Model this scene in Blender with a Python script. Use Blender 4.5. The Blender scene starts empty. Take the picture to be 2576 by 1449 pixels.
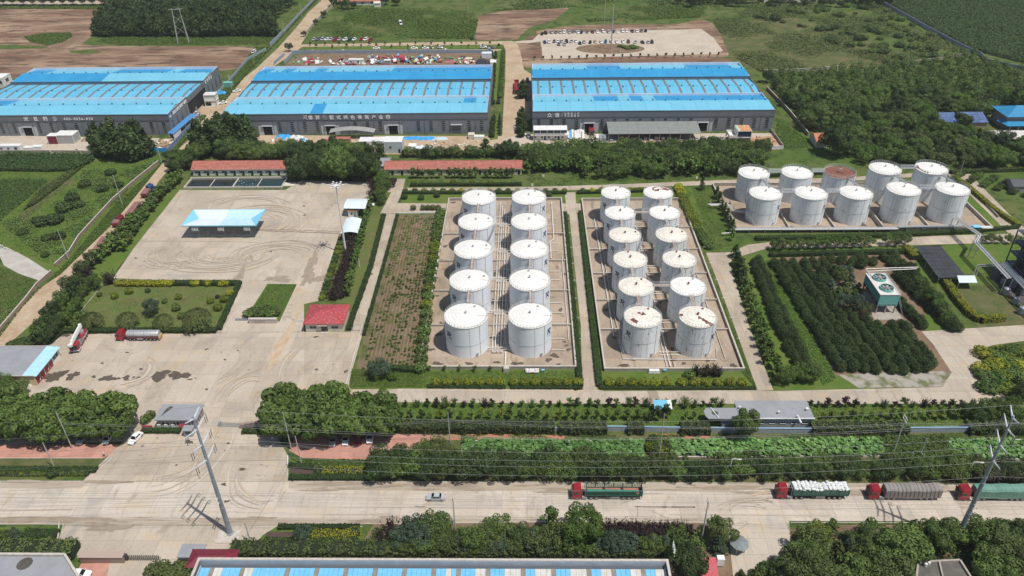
import bpy,bmesh,math,random
import numpy as np
from mathutils import Vector,Matrix
from mathutils.geometry import tessellate_polygon
from math import cos,sin,pi,atan2
R=random.Random(7);RU=R.uniform;RC=R.choice
NR=np.random.RandomState(11)
rad=math.radians
sc=bpy.context.scene
COL=sc.collection
# ------------------------------------------------------------------ camera
H=145.0
FPX=1950.0            # focal length in units of a 2576 px wide picture
def _basis():
    p,r,y=rad(33.43),rad(-0.87),rad(1.27)
    f=Vector((0,cos(p),-sin(p)));u=Vector((0,sin(p),cos(p)));x=Vector((1,0,0))
    X=cos(r)*x+sin(r)*u;U=-sin(r)*x+cos(r)*u
    Rz=Matrix.Rotation(y,3,'Z')
    return Rz @ X,Rz @ U,Rz @ f
CX,CU,CF=_basis()
cam_d=bpy.data.cameras.new('camera');cam=bpy.data.objects.new('camera',cam_d);COL.objects.link(cam)
m3=Matrix((CX,CU,-CF)).transposed()
cam.matrix_world=Matrix.Translation((0,0,H)) @ m3.to_4x4()
cam_d.sensor_width=36;cam_d.lens=36*FPX/2576;cam_d.clip_end=6000;cam_d.clip_start=1
sc.camera=cam
def at(x,y,z=0.0):
    """the place at height z that the surveyed point (x, y) belongs to"""
    d=CF+CX*((x-1288)/FPX)-CU*((y-724.5)/FPX)
    t=(z-H)/d.z
    return Vector((d.x*t,d.y*t,z))
# ------------------------------------------------------------------ world, sun
SUN_EL,SUN_AZ=66.0,123.7      # azimuth clockwise from +Y
w=bpy.data.worlds.new('World');sc.world=w;w.use_nodes=True
nt=w.node_tree;nt.nodes.clear()
sky=nt.nodes.new('ShaderNodeTexSky');sky.sky_type='NISHITA';sky.sun_disc=False
sky.sun_elevation=rad(SUN_EL);sky.sun_rotation=rad(SUN_AZ);sky.air_density=1.2;sky.dust_density=1.5
bg=nt.nodes.new('ShaderNodeBackground');bg.inputs[1].default_value=0.08
wo=nt.nodes.new('ShaderNodeOutputWorld')
nt.links.new(sky.outputs[0],bg.inputs[0]);nt.links.new(bg.outputs[0],wo.inputs[0])
sd=bpy.data.lights.new('sun','SUN');sd.energy=4.15;sd.angle=rad(0.6);sd.color=(1,0.955,0.89)
so=bpy.data.objects.new('sun',sd);COL.objects.link(so)
a=rad(SUN_AZ);e=rad(SUN_EL)
sdir=Vector((sin(a)*cos(e),cos(a)*cos(e),sin(e)))
so.rotation_euler=sdir.to_track_quat('Z','Y').to_euler();so.location=(0,0,300)
sc.view_settings.view_transform='Standard';sc.view_settings.look='None'
sc.view_settings.exposure=0;sc.view_settings.gamma=1;sc.view_settings.use_curve_mapping=False
sc.render.engine='CYCLES';sc.cycles.max_bounces=5;sc.cycles.diffuse_bounces=2;sc.cycles.glossy_bounces=2
sc.cycles.transmission_bounces=2;sc.cycles.transparent_max_bounces=4;sc.cycles.caustics_reflective=False;sc.cycles.caustics_refractive=False
# ------------------------------------------------------------------ materials
MATS={}
def _nodes(name):
    m=bpy.data.materials.new(name);m.use_nodes=True;t=m.node_tree
    b=t.nodes['Principled BSDF'];return m,t,b
def _mix(t,fac,a,b,mode='MIX'):
    n=t.nodes.new('ShaderNodeMix');n.data_type='RGBA';n.blend_type=mode
    for s,v in ((0,fac),(6,a),(7,b)):
        if hasattr(v,'is_output'):t.links.new(v,n.inputs[s])
        else:n.inputs[s].default_value=v if s==0 else (*v,1)
    return n.outputs[2]
def _noise(t,scale,detail=4,stretch=None,rough=.55,coord=None,dist=0):
    g=t.nodes.new('ShaderNodeNewGeometry');v=g.outputs['Position']
    if coord=='obj':
        v=t.nodes.new('ShaderNodeTexCoord').outputs['Object']
    if stretch:
        mp=t.nodes.new('ShaderNodeMapping');mp.inputs['Scale'].default_value=stretch[:3]
        if len(stretch)>3:mp.inputs['Rotation'].default_value=(0,0,rad(stretch[3]))
        t.links.new(v,mp.inputs[0]);v=mp.outputs[0]
    n=t.nodes.new('ShaderNodeTexNoise');n.inputs['Scale'].default_value=scale;n.inputs['Detail'].default_value=detail
    n.inputs['Roughness'].default_value=rough;n.inputs['Distortion'].default_value=dist
    t.links.new(v,n.inputs['Vector']);return n.outputs[0]
def _ramp(t,fac,lo,hi):
    n=t.nodes.new('ShaderNodeMapRange');n.inputs[1].default_value=lo;n.inputs[2].default_value=hi
    n.clamp=True
    t.links.new(fac,n.inputs[0]);return n.outputs[0]
def mat(name,c,c2=None,scale=.4,lo=.35,hi=.65,rough=.8,metal=0,c3=None,s3=3.,lo3=.5,hi3=.7,objvar=0.,stretch=None,bump=0,bscale=2.,wave=None,coord=None,objcol=False,spec=.5,stretch3=None):
    if name in MATS:return MATS[name]
    m,t,b=_nodes(name)
    col=tuple(c)
    if objcol:
        oi=t.nodes.new('ShaderNodeObjectInfo');col=oi.outputs['Color']
    if c2 is not None:
        col=_mix(t,_ramp(t,_noise(t,scale,5,stretch,coord=coord),lo,hi),col,c2)
    if c3 is not None:
        col=_mix(t,_ramp(t,_noise(t,s3,4,stretch3,.7,coord=coord),lo3,hi3),col,c3)
    if objvar:
        oi=t.nodes.new('ShaderNodeObjectInfo');mr=t.nodes.new('ShaderNodeMapRange')
        mr.inputs[3].default_value=1-objvar;mr.inputs[4].default_value=1+objvar
        t.links.new(oi.outputs['Random'],mr.inputs[0])
        cc=t.nodes.new('ShaderNodeCombineColor');
        for i in range(3):t.links.new(mr.outputs[0],cc.inputs[i])
        col=_mix(t,1.0,col,cc.outputs[0],'MULTIPLY')
    if hasattr(col,'is_output'):t.links.new(col,b.inputs['Base Color'])
    else:b.inputs['Base Color'].default_value=(*col,1)
    b.inputs['Roughness'].default_value=rough;b.inputs['Metallic'].default_value=metal
    b.inputs['Specular IOR Level'].default_value=spec
    h=None
    if wave:# (axis, period metres, strength): ribs pressed into a metal sheet
        g=t.nodes.new('ShaderNodeNewGeometry');wv=t.nodes.new('ShaderNodeTexWave');wv.bands_direction=wave[0]
        wv.inputs['Scale'].default_value=pi/(10*wave[1])*2;t.links.new(g.outputs['Position'],wv.inputs[0])
        bn=t.nodes.new('ShaderNodeBump');bn.inputs['Strength'].default_value=wave[2];bn.inputs['Distance'].default_value=.05
        t.links.new(wv.outputs[1],bn.inputs['Height']);t.links.new(bn.outputs[0],b.inputs['Normal'])
    elif bump:
        bn=t.nodes.new('ShaderNodeBump');bn.inputs['Strength'].default_value=bump;bn.inputs['Distance'].default_value=.3
        t.links.new(_noise(t,bscale,3),bn.inputs['Height']);t.links.new(bn.outputs[0],b.inputs['Normal'])
    MATS[name]=m;return m
def leafmat(name,a,b_,trans=.28,objvar=.25,rough=.65):
    if name in MATS:return MATS[name]
    m,t,b=_nodes(name)
    g=t.nodes.new('ShaderNodeNewGeometry')
    col=_mix(t,g.outputs['Random Per Island'],a,b_)
    oi=t.nodes.new('ShaderNodeObjectInfo');mr=t.nodes.new('ShaderNodeMapRange')
    mr.inputs[3].default_value=1-objvar;mr.inputs[4].default_value=1+objvar
    t.links.new(oi.outputs['Random'],mr.inputs[0])
    cc=t.nodes.new('ShaderNodeCombineColor')
    for i in range(3):t.links.new(mr.outputs[0],cc.inputs[i])
    col=_mix(t,1.0,col,cc.outputs[0],'MULTIPLY')
    big=_ramp(t,_noise(t,.09,3),.35,.65)
    col=_mix(t,big,col,_mix(t,.22,col,(.11,.12,.035)))
    t.links.new(col,b.inputs['Base Color']);b.inputs['Roughness'].default_value=rough
    b.inputs['Specular IOR Level'].default_value=.25
    tr=t.nodes.new('ShaderNodeBsdfTranslucent');t.links.new(col,tr.inputs[0])
    ms=t.nodes.new('ShaderNodeMixShader');ms.inputs[0].default_value=trans
    out=t.nodes['Material Output']
    t.links.new(b.outputs[0],ms.inputs[1]);t.links.new(tr.outputs[0],ms.inputs[2]);t.links.new(ms.outputs[0],out.inputs[0])
    MATS[name]=m;return m
# foliage
L_DARK=leafmat('leaf_dark',(.022,.050,.015),(.090,.140,.045))
L_MID=leafmat('leaf_mid',(.050,.105,.024),(.175,.255,.062))
L_BRIGHT=leafmat('leaf_bright',(.065,.130,.020),(.130,.230,.040))
L_PLANE=leafmat('leaf_plane',(.040,.090,.016),(.185,.270,.062))
L_YEL=leafmat('leaf_yellow',(.25,.28,.018),(.46,.45,.032),objvar=.2)
L_YELG=leafmat('leaf_yellow_green',(.08,.13,.015),(.24,.28,.03),objvar=.2)
L_PURP=leafmat('leaf_purple',(.018,.009,.014),(.050,.026,.036),.1)
L_BLUE=leafmat('leaf_blue',(.035,.065,.040),(.095,.145,.090))
L_OLIVE=leafmat('leaf_olive',(.055,.088,.022),(.155,.195,.062))
L_WIL=leafmat('leaf_willow',(.10,.14,.04),(.24,.27,.10),.35)
L_HEDGE=leafmat('leaf_hedge',(.030,.072,.014),(.075,.140,.026))
L_CORN=leafmat('leaf_corn',(.034,.080,.024),(.078,.145,.045),objvar=.05)
L_LOTUS=leafmat('leaf_lotus',(.06,.16,.035),(.17,.31,.09),.12,.2,.45)
L_GRASS=leafmat('leaf_grass',(.06,.12,.018),(.14,.21,.042),objvar=.05)
BARK=mat('bark',(.11,.085,.06),(.06,.045,.035),3)
# ground
LAWN=mat('lawn',(.075,.140,.022),(.115,.160,.034),.16,c3=(.16,.145,.062),s3=.5,lo3=.52,hi3=.72,rough=.95,bump=.4,bscale=4,spec=.1)
MEADOW=mat('meadow',(.072,.122,.025),(.125,.135,.048),.035,c3=(.042,.078,.02),s3=.16,lo3=.48,hi3=.62,rough=.95,bump=.6,bscale=1.5,spec=.1)
WEEDS=mat('weeds',(.055,.095,.022),(.14,.13,.06),.15,c3=(.16,.12,.075),s3=.8,lo3=.5,hi3=.7,rough=.95,bump=.5,spec=.1)
SOIL=mat('soil',(.17,.115,.075),(.235,.165,.11),.2,c3=(.11,.10,.045),s3=.7,lo3=.55,hi3=.75,rough=.95,bump=.4,spec=.1)
BROWN=mat('brown_soil',(.19,.115,.078),(.33,.235,.16),.035,lo=.42,hi=.6,c3=(.115,.075,.055),s3=.12,lo3=.5,hi3=.6,rough=.95,bump=.8,bscale=.6,spec=.1,stretch=(.5,1.5,1),stretch3=(.4,1.6,1))
DIRT=mat('dirt_road',(.46,.36,.25),(.36,.26,.17),.1,c3=(.50,.41,.31),s3=.5,rough=.95,bump=.2,spec=.1)
GRAVEL=mat('gravel',(.50,.43,.35),(.42,.35,.28),.08,c3=(.55,.49,.41),s3=.6,rough=.95,spec=.1)
BED=mat('bed_soil',(.19,.135,.095),(.14,.125,.06),.12,c3=(.11,.13,.04),s3=.6,lo3=.55,hi3=.7,rough=.95,bump=.4,spec=.1)
def concrete(name,base,dirt,dark,joint=False,rot=0,var=.085):
    m,t,b=_nodes(name)
    c=_mix(t,_ramp(t,_noise(t,.045,5,dist=1.2),.38,.66),base,dirt)
    c=_mix(t,_ramp(t,_noise(t,.35,5,(1,.22,1,rot),.7,dist=.8),.54,.80),c,dark)
    c=_mix(t,_ramp(t,_noise(t,1.6,5,None,.75),.52,.78),c,tuple(x*.76 for x in dirt));c=_mix(t,_ramp(t,_noise(t,.16,6,(1,.5,1,rot+12),.72,dist=1.5),.56,.7),c,(dark[0]*1.08,dark[1]*1.04,dark[2]*.98))
    c=_mix(t,_ramp(t,_noise(t,.07,4,(1,1.6,1,30),dist=2),.56,.72),c,(base[0]*.98,base[1]*.90,base[2]*.74));c=_mix(t,_ramp(t,_noise(t,.055,5,(1.5,1,1,70),dist=2.5),.57,.72),c,(base[0]*.74,base[1]*.77,base[2]*.80))
    oi=t.nodes.new('ShaderNodeObjectInfo');mr=t.nodes.new('ShaderNodeMapRange');mr.inputs[3].default_value=1-var;mr.inputs[4].default_value=1+var
    t.links.new(oi.outputs['Random'],mr.inputs[0]);cc=t.nodes.new('ShaderNodeCombineColor')
    for i in range(3):t.links.new(mr.outputs[0],cc.inputs[i])
    c=_mix(t,1.0,c,cc.outputs[0],'MULTIPLY')
    t.links.new(c,b.inputs['Base Color']);b.inputs['Roughness'].default_value=.9;b.inputs['Specular IOR Level'].default_value=.2
    MATS[name]=m;return m
CONC=concrete('yard_concrete',(.475,.41,.335),(.40,.335,.265),(.31,.26,.21))
ROADC=concrete('road_concrete',(.535,.475,.405),(.475,.41,.335),(.37,.31,.245),rot=90)
PATHC=concrete('path_concrete',(.45,.385,.305),(.37,.305,.235),(.29,.235,.18))
FARMC=concrete('farm_concrete',(.42,.34,.265),(.30,.235,.175),(.17,.13,.095),var=.08)
JOINT=mat('joint',(.30,.25,.195),rough=.95)
PAD=mat('pale_path',(.47,.44,.40),(.38,.35,.31),.3,rough=.9)
KERB=mat('kerb',(.55,.50,.44),(.42,.38,.33),1.5,rough=.9)
WETC=mat('wet_stain',(.085,.068,.05),(.12,.095,.07),.6,rough=.45)
DUSTW=mat('damp_dust',(.27,.215,.16),(.33,.27,.205),.5,rough=.8)
PINK=mat('pink_paving',(.50,.25,.19),(.42,.21,.165),.5,objvar=.1,rough=.9)
# built things
WHITE=mat('white_paint',(.78,.78,.76),(.66,.66,.64),.8,rough=.5)
CREAM=mat('cream_wall',(.66,.61,.50),(.55,.50,.40),.8,rough=.85)
WALLW=mat('white_wall',(.80,.77,.71),(.68,.64,.57),.7,c3=(.40,.35,.30),s3=2,lo3=.6,hi3=.8,rough=.85)
CLAD=mat('grey_cladding',(.20,.215,.235),(.175,.19,.21),.3,rough=.55,wave=('Z',.45,.5),objvar=.03)
CLADD=mat('dark_fascia',(.10,.115,.135),(.085,.10,.12),.3,rough=.5,wave=('Z',.45,.3))
PARA=mat('parapet_liner',(.72,.76,.82),(.64,.68,.75),.3,rough=.5)
RB_L=mat('roof_light_blue',(.155,.465,.63),(.18,.49,.65),.15,c3=(.14,.43,.59),s3=1.5,rough=.6,wave=('X',.5,.35),stretch3=(3,.2,1),spec=.25,objvar=.035)
RB_M=mat('roof_mid_blue',(.125,.435,.63),(.14,.46,.65),.15,c3=(.11,.40,.60),s3=1.5,rough=.6,wave=('X',.5,.35),stretch3=(3,.2,1),spec=.25,objvar=.035)
RB_D=mat('roof_deep_blue',(.03,.27,.54),(.04,.31,.57),.15,c3=(.025,.24,.49),s3=1.5,rough=.6,wave=('X',.5,.45),stretch3=(3,.2,1),spec=.25,objvar=.035)
SKYL=mat('skylight',(.14,.15,.16),(.22,.20,.18),1.5,rough=.6)
GLASS=mat('window_glass',(.025,.03,.035),(.05,.06,.065),.8,rough=.15,spec=.6)
DARK=mat('dark_inside',(.012,.012,.014),rough=.9)
STEEL=mat('steel',(.42,.44,.46),(.34,.36,.38),2,rough=.45,metal=.3)
GALV=mat('galvanised',(.30,.33,.37),(.25,.275,.31),.8,rough=.5,metal=.2)
PIPEW=mat('pipe_white',(.72,.71,.68),(.58,.55,.50),1.2,rough=.5)
ALU=mat('pipe_cladding',(.62,.64,.66),(.5,.52,.54),1,rough=.25,metal=.7)
CONCW=mat('wall_concrete',(.40,.36,.31),(.31,.275,.23),.5,c3=(.23,.20,.165),s3=1.5,lo3=.58,hi3=.8,rough=.9)
POLEM=mat('pole_concrete',(.46,.45,.42),(.38,.37,.35),1,rough=.9)
TANKW=mat('tank_white',(.84,.88,.92),(.80,.84,.87),.5,c3=(.58,.60,.61),s3=1.2,lo3=.55,hi3=.8,rough=.5,stretch=(1,1,.12),stretch3=(3,3,.1))
TROOF=mat('tank_roof',(.80,.79,.75),(.74,.72,.67),.6,objvar=.03,rough=.55)
def rusty(name,base,amt,spotlo,spothi):
    m,t,b=_nodes(name)
    c=_mix(t,_ramp(t,_noise(t,1.0,4,(3,3,.08)),.48,.72),base,(base[0]*.72,base[1]*.68,base[2]*.62))
    c=_mix(t,_ramp(t,_noise(t,1.3,5,(2.2,2.2,.45),.62,dist=.4),spotlo,spothi),c,(.17,.085,.05))
    oi=t.nodes.new('ShaderNodeObjectInfo')
    t.links.new(c,b.inputs['Base Color']);b.inputs['Roughness'].default_value=.6
    MATS[name]=m;return m
TANKR=rusty('tank_rust_spotted',(.80,.84,.86),.5,.63,.68)
TANKR2=rusty('tank_rust_heavy',(.72,.76,.77),.5,.59,.65)
TROOFR=mat('tank_roof_weathered',(.78,.75,.68),(.72,.67,.57),.8,c3=(.52,.38,.26),s3=2.2,lo3=.62,hi3=.80,objvar=.06,rough=.7)
RUST=mat('rust',(.22,.085,.055),(.15,.06,.04),1.2,rough=.9)
RUSTP=mat('rust_roof',(.19,.075,.052),(.25,.115,.08),.5,rough=.85)
REDM=mat('red_paint',(.36,.025,.035),(.30,.02,.03),1,rough=.35)
MAROON=mat('maroon_roof',(.20,.018,.035),(.15,.015,.028),1,rough=.45,wave=('X',.3,.3))
REDTILE=mat('red_tile',(.43,.155,.115),(.34,.12,.09),.8,c3=(.30,.12,.08),s3=2.5,lo3=.58,hi3=.75,rough=.85,objvar=.10)
REDROOF=mat('red_sheet_roof',(.40,.045,.06),(.34,.05,.06),.5,c3=(.50,.22,.20),s3=1.6,lo3=.52,hi3=.68,rough=.6,wave=('X',.35,.3))
CANB=mat('canopy_blue',(.46,.68,.78),(.52,.72,.80),.5,rough=.45,wave=('Y',.4,.2))
CANW=mat('canopy_white',(.68,.76,.80),(.64,.72,.77),.5,rough=.45)
CANM=mat('canopy_rim_blue',(.22,.55,.74),rough=.45)
NAVY=mat('logo_navy',(.02,.045,.12),rough=.5)
NAVYF=mat('logo_faded',(.26,.30,.37),rough=.6)
RUBBER=mat('rubber',(.022,.022,.024),rough=.85)
RIM=mat('wheel_rim',(.35,.35,.36),rough=.4,metal=.5)
CHAS=mat('chassis',(.05,.05,.055),rough=.7)
GREENT=mat('truck_green',(.02,.13,.085),(.025,.10,.07),1,rough=.55)
GREENB=mat('cargo_green',(.03,.26,.19),(.05,.22,.15),.8,rough=.7)
TARPG=mat('tarp_grey',(.28,.25,.23),(.23,.21,.195),.8,rough=.85)
TARPN=mat('tarp_green',(.10,.24,.18),(.15,.29,.23),.4,rough=.6)
SACK=mat('sack_white',(.70,.72,.70),(.58,.60,.58),2,rough=.8,objvar=.06)
CARP=mat('car_paint',(1,1,1),rough=.25,objcol=True)
CARG=mat('car_glass',(.012,.014,.017),rough=.08)
LAMPW=mat('lamp_lens',(.75,.75,.72),rough=.2)
LAMPR=mat('tail_lens',(.45,.02,.02),rough=.3)
GARD=mat('garden_ground',(.12,.125,.045),(.10,.145,.035),.2,c3=(.19,.145,.095),s3=.5,lo3=.55,hi3=.7,rough=.95,spec=.1)
TEAL=mat('teal_panel',(.14,.42,.37),(.17,.46,.40),.6,rough=.55)
TEALD=mat('teal_side',(.07,.28,.26),(.09,.31,.28),.6,rough=.55)
GREYROOF=mat('grey_flat_roof',(.29,.30,.32),(.25,.26,.275),.4,c3=(.21,.215,.225),s3=1.4,lo3=.6,hi3=.85,rough=.85)
DROOF=mat('dark_roof_stain',(.06,.055,.05),(.10,.09,.075),.8,rough=.7)
NET=mat('shade_net',(.025,.027,.034),(.045,.048,.058),.6,rough=.8,stretch=(2,.3,1))
CANG=mat('canopy_grey',(.20,.22,.22),(.24,.255,.23),.4,rough=.6)
STONE=mat('granite',(.30,.22,.19),(.25,.185,.16),1.5,rough=.6,objvar=.08)
PLAQ=mat('pale_stone',(.55,.49,.45),(.47,.42,.38),1.5,rough=.7)
WATER=mat('pond_water',(.012,.03,.03),(.02,.05,.045),.6,rough=.08,spec=.7)
POOLD=mat('dark_water',(.018,.024,.022),rough=.1,spec=.6)
TARPB=mat('tarp_blue',(.03,.28,.62),(.05,.36,.70),.6,rough=.55)
SIGNR=mat('sign_red',(.60,.03,.06),rough=.5)
BLUEH=mat('house_blue',(.02,.21,.42),(.03,.25,.46),.5,rough=.5,wave=('X',.4,.3))
SOLAR=mat('solar_panel',(.09,.14,.28),(.13,.19,.34),.4,rough=.2,objvar=.15)
HOUSEW=mat('house_wall',(.30,.25,.215),(.25,.21,.18),.6,rough=.9)
ORANGE=mat('orange_tile',(.52,.20,.105),(.44,.165,.085),1,rough=.85)
WOOD=mat('timber',(.36,.26,.16),(.28,.19,.11),2,rough=.85)
SKIN=mat('skin',(.42,.24,.16),rough=.6)
HAIRM=mat('hair',(.012,.01,.01),rough=.6)
TROUS=mat('dark_trousers',(.02,.022,.035),rough=.8)
ARUST=mat('rusty_sheet',(.55,.22,.08),(.62,.42,.25),1.1,lo=.45,hi=.6,rough=.8,stretch=(2,.4,1))
FENCEB=mat('fence_blue_grey',(.30,.36,.44),(.25,.30,.37),.8,rough=.6)
BROWNW=mat('brick_wall',(.31,.235,.18),(.24,.18,.135),.8,rough=.9)
# ------------------------------------------------------------------ mesh helpers
def tag(o,label=None,cat=None,group=None,kind=None):
    if label:o['label']=label
    if cat:o['category']=cat
    if group:o['group']=group
    if kind:o['kind']=kind
    return o
def empty(name,loc=(0,0,0),rz=0,label=None,cat=None,group=None):
    o=bpy.data.objects.new(name,None);COL.objects.link(o);o.location=loc;o.rotation_euler=(0,0,rz)
    o.empty_display_size=.2
    return tag(o,label,cat,group)
def inst(name,me,parent=None,loc=(0,0,0),rz=0,s=1,m=None,color=None):
    o=bpy.data.objects.new(name,me);COL.objects.link(o)
    if parent is not None:o.parent=parent
    o.location=loc;o.rotation_euler=(0,0,rz)
    o.scale=(s,s,s) if not hasattr(s,'__len__') else s
    if m is not None:
        o.material_slots[0].link='OBJECT';o.material_slots[0].material=m
    if color:o.color=color
    return o
def copy_tree(o,parent=None):
    c=o.copy();COL.objects.link(c)
    if parent is not None:c.parent=parent
    for ch in list(o.children):copy_tree(ch,c)
    return c
class MB:
    def __init__(s):s.v=[];s.f=[];s.mi=[];s.k=0
    def add(s,vs,fs):
        b=len(s.v);s.v+=[tuple(p) for p in vs];s.f+=[tuple(b+i for i in f) for f in fs];s.mi+=[s.k]*len(fs);return s
    def box(s,c,d,rz=0,taper=1.0):
        x,y,z=d[0]/2,d[1]/2,d[2]/2;P=[]
        cs,sn=cos(rz),sin(rz)
        for dz,k in ((-z,1),(z,taper)):
            for dx,dy in ((-x,-y),(x,-y),(x,y),(-x,y)):
                dx*=k;dy*=k
                P.append((c[0]+dx*cs-dy*sn,c[1]+dx*sn+dy*cs,c[2]+dz))
        return s.add(P,[(0,3,2,1),(4,5,6,7),(0,1,5,4),(1,2,6,5),(2,3,7,6),(3,0,4,7)])
    def ab(s,a,b):# box by corners
        return s.box([(a[i]+b[i])/2 for i in range(3)],[abs(b[i]-a[i]) for i in range(3)])
    def quad(s,*p):return s.add(p,[tuple(range(len(p)))])
    def slab(s,p,t):# thick panel from a planar loop, thickness downwards
        n=len(p);q=[(a[0],a[1],a[2]-t) for a in p]
        return s.add(list(p)+q,[tuple(range(n)),tuple(range(2*n-1,n-1,-1))]+[(i,n+i,n+(i+1) % n,(i+1) % n) for i in range(n)])
    def prism(s,poly,z0,z1):
        n=len(poly);return s.add([(x,y,z0) for x,y in poly]+[(x,y,z1) for x,y in poly],
            [tuple(range(n-1,-1,-1)),tuple(range(n,2*n))]+[(i,(i+1) % n,n+(i+1) % n,n+i) for i in range(n)])
    def cyl(s,c,r,h,n=12,r2=None,cap=True):
        r2=r if r2 is None else r2
        A=[2*pi*i/n for i in range(n)]
        vs=[(c[0]+r*cos(a),c[1]+r*sin(a),c[2]) for a in A]+[(c[0]+r2*cos(a),c[1]+r2*sin(a),c[2]+h) for a in A]
        fs=[(i,(i+1) % n,n+(i+1) % n,n+i) for i in range(n)]
        if cap:fs+=[tuple(range(n-1,-1,-1)),tuple(range(n,2*n))]
        return s.add(vs,fs)
    def tube(s,pts,r,n=6,r2=None,closed=False):
        pts=[Vector(p) for p in pts];L=len(pts);rings=[]
        for i,p in enumerate(pts):
            if closed:d=pts[(i+1) % L]-pts[i-1]
            else:d=pts[min(i+1,L-1)]-pts[max(i-1,0)]
            d.normalize();u=d.cross(Vector((0,0,1)))
            if u.length<1e-3:u=Vector((1,0,0))
            u.normalize();v=d.cross(u)
            rr=r if r2 is None else r+(r2-r)*i/(L-1)
            rings.append([p+(u*cos(2*pi*k/n)+v*sin(2*pi*k/n))*rr for k in range(n)])
        vs=[q for ring in rings for q in ring];fs=[]
        for i in range(L if closed else L-1):
            j=(i+1) % L
            for k in range(n):fs.append((i*n+k,i*n+(k+1) % n,j*n+(k+1) % n,j*n+k))
        if not closed:fs+=[tuple(range(n-1,-1,-1)),tuple((L-1)*n+k for k in range(n))]
        return s.add(vs,fs)
    def wheelx(s,c,r,w,n=14):# wheel with its axle along y
        A=[2*pi*i/n for i in range(n)]
        vs=[(c[0]+r*cos(a),c[1]-w/2,c[2]+r*sin(a)) for a in A]+[(c[0]+r*cos(a),c[1]+w/2,c[2]+r*sin(a)) for a in A]
        return s.add(vs,[(i,n+i,n+(i+1) % n,(i+1) % n) for i in range(n)]+[tuple(range(n)),tuple(range(2*n-1,n-1,-1))])
    def mesh(s,name,mats):
        me=bpy.data.meshes.new(name);me.from_pydata(s.v,[],s.f)
        for m in (mats if isinstance(mats,(list,tuple)) else [mats]):me.materials.append(m)
        if s.k or any(s.mi):me.polygons.foreach_set('material_index',s.mi)
        me.update();return me
    def build(s,name,mats,parent=None,loc=(0,0,0),rz=0,label=None,cat=None,group=None,kind=None,smooth=False):
        me=s.mesh(name,mats)
        if smooth:
            me.polygons.foreach_set('use_smooth',[True]*len(me.polygons))
            try:me.set_sharp_from_angle(angle=rad(40))
            except Exception:pass
        o=inst(name,me,parent,loc,rz);return tag(o,label,cat,group,kind)
def BX(name,c,d,m,parent=None,rz=0,**k):return MB().box(c,d,rz).build(name,m,parent,**k)
# leaf clouds ---------------------------------------------------------------
def leaf_mesh(name,C,N,size,m,jit=.55,asp=.6,up=0.):
    """one diamond-shaped leaf clump per centre, facing roughly along N"""
    n=len(C);N=N+NR.normal(0,jit,(n,3));N[:,2]+=up
    N/=np.linalg.norm(N,axis=1)[:,None]+1e-9
    A=np.cross(N,NR.normal(0,1,(n,3)));A/=np.linalg.norm(A,axis=1)[:,None]+1e-9
    B=np.cross(N,A);s=(size*NR.uniform(.6,1.35,n))[:,None] if not hasattr(size,'__len__') else np.asarray(size)[:,None]
    V=np.empty((n,4,3));V[:,0]=C+A*s;V[:,1]=C+B*s*asp;V[:,2]=C-A*s;V[:,3]=C-B*s*asp
    me=bpy.data.meshes.new(name);me.vertices.add(4*n);me.vertices.foreach_set('co',V.ravel())
    me.loops.add(4*n);me.loops.foreach_set('vertex_index',np.arange(4*n));me.polygons.add(n)
    me.polygons.foreach_set('loop_start',np.arange(0,4*n,4));me.materials.append(m);me.update(calc_edges=True)
    return me
def sphere_pts(n):
    v=NR.normal(0,1,(n,3));return v/np.linalg.norm(v,axis=1)[:,None]
def lobes_mesh(name,lobes,n,size,m,shell=.55,**k):
    w_=np.array([l[1][0]*l[1][2] for l in lobes]);w_=w_/w_.sum();C=[];N=[]
    for (c,r),ww in zip(lobes,w_):
        q=max(4,int(n*ww));d=sphere_pts(q);rr=NR.uniform(shell,1.04,q)[:,None]**.6
        C.append(np.array(c)+d*np.array(r)*rr);N.append(d/np.array(r))
    C=np.vstack(C);N=np.vstack(N);N/=np.linalg.norm(N,axis=1)[:,None]
    ok=C[:,2]>.02
    return leaf_mesh(name,C[ok],N[ok],size,m,**k)
def in_poly(px,py,poly):
    ins=np.zeros(len(px),bool);j=len(poly)-1
    for i in range(len(poly)):
        xi,yi=poly[i][:2];xj,yj=poly[j][:2]
        c=((yi>py)!=(yj>py)) & (px<(xj-xi)*(py-yi)/((yj-yi) or 1e-9)+xi);ins ^= c;j=i
    return ins
def wpoly(pl):return [tuple(at(x,y)[:2]) for x,y in pl]
def scatter_pts(poly,n):
    P=np.array([p[:2] for p in poly]);lo,hi=P.min(0),P.max(0)
    q=NR.uniform(lo,hi,(n*3,2));q=q[in_poly(q[:,0],q[:,1],poly)]
    return q[:n]
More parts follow.
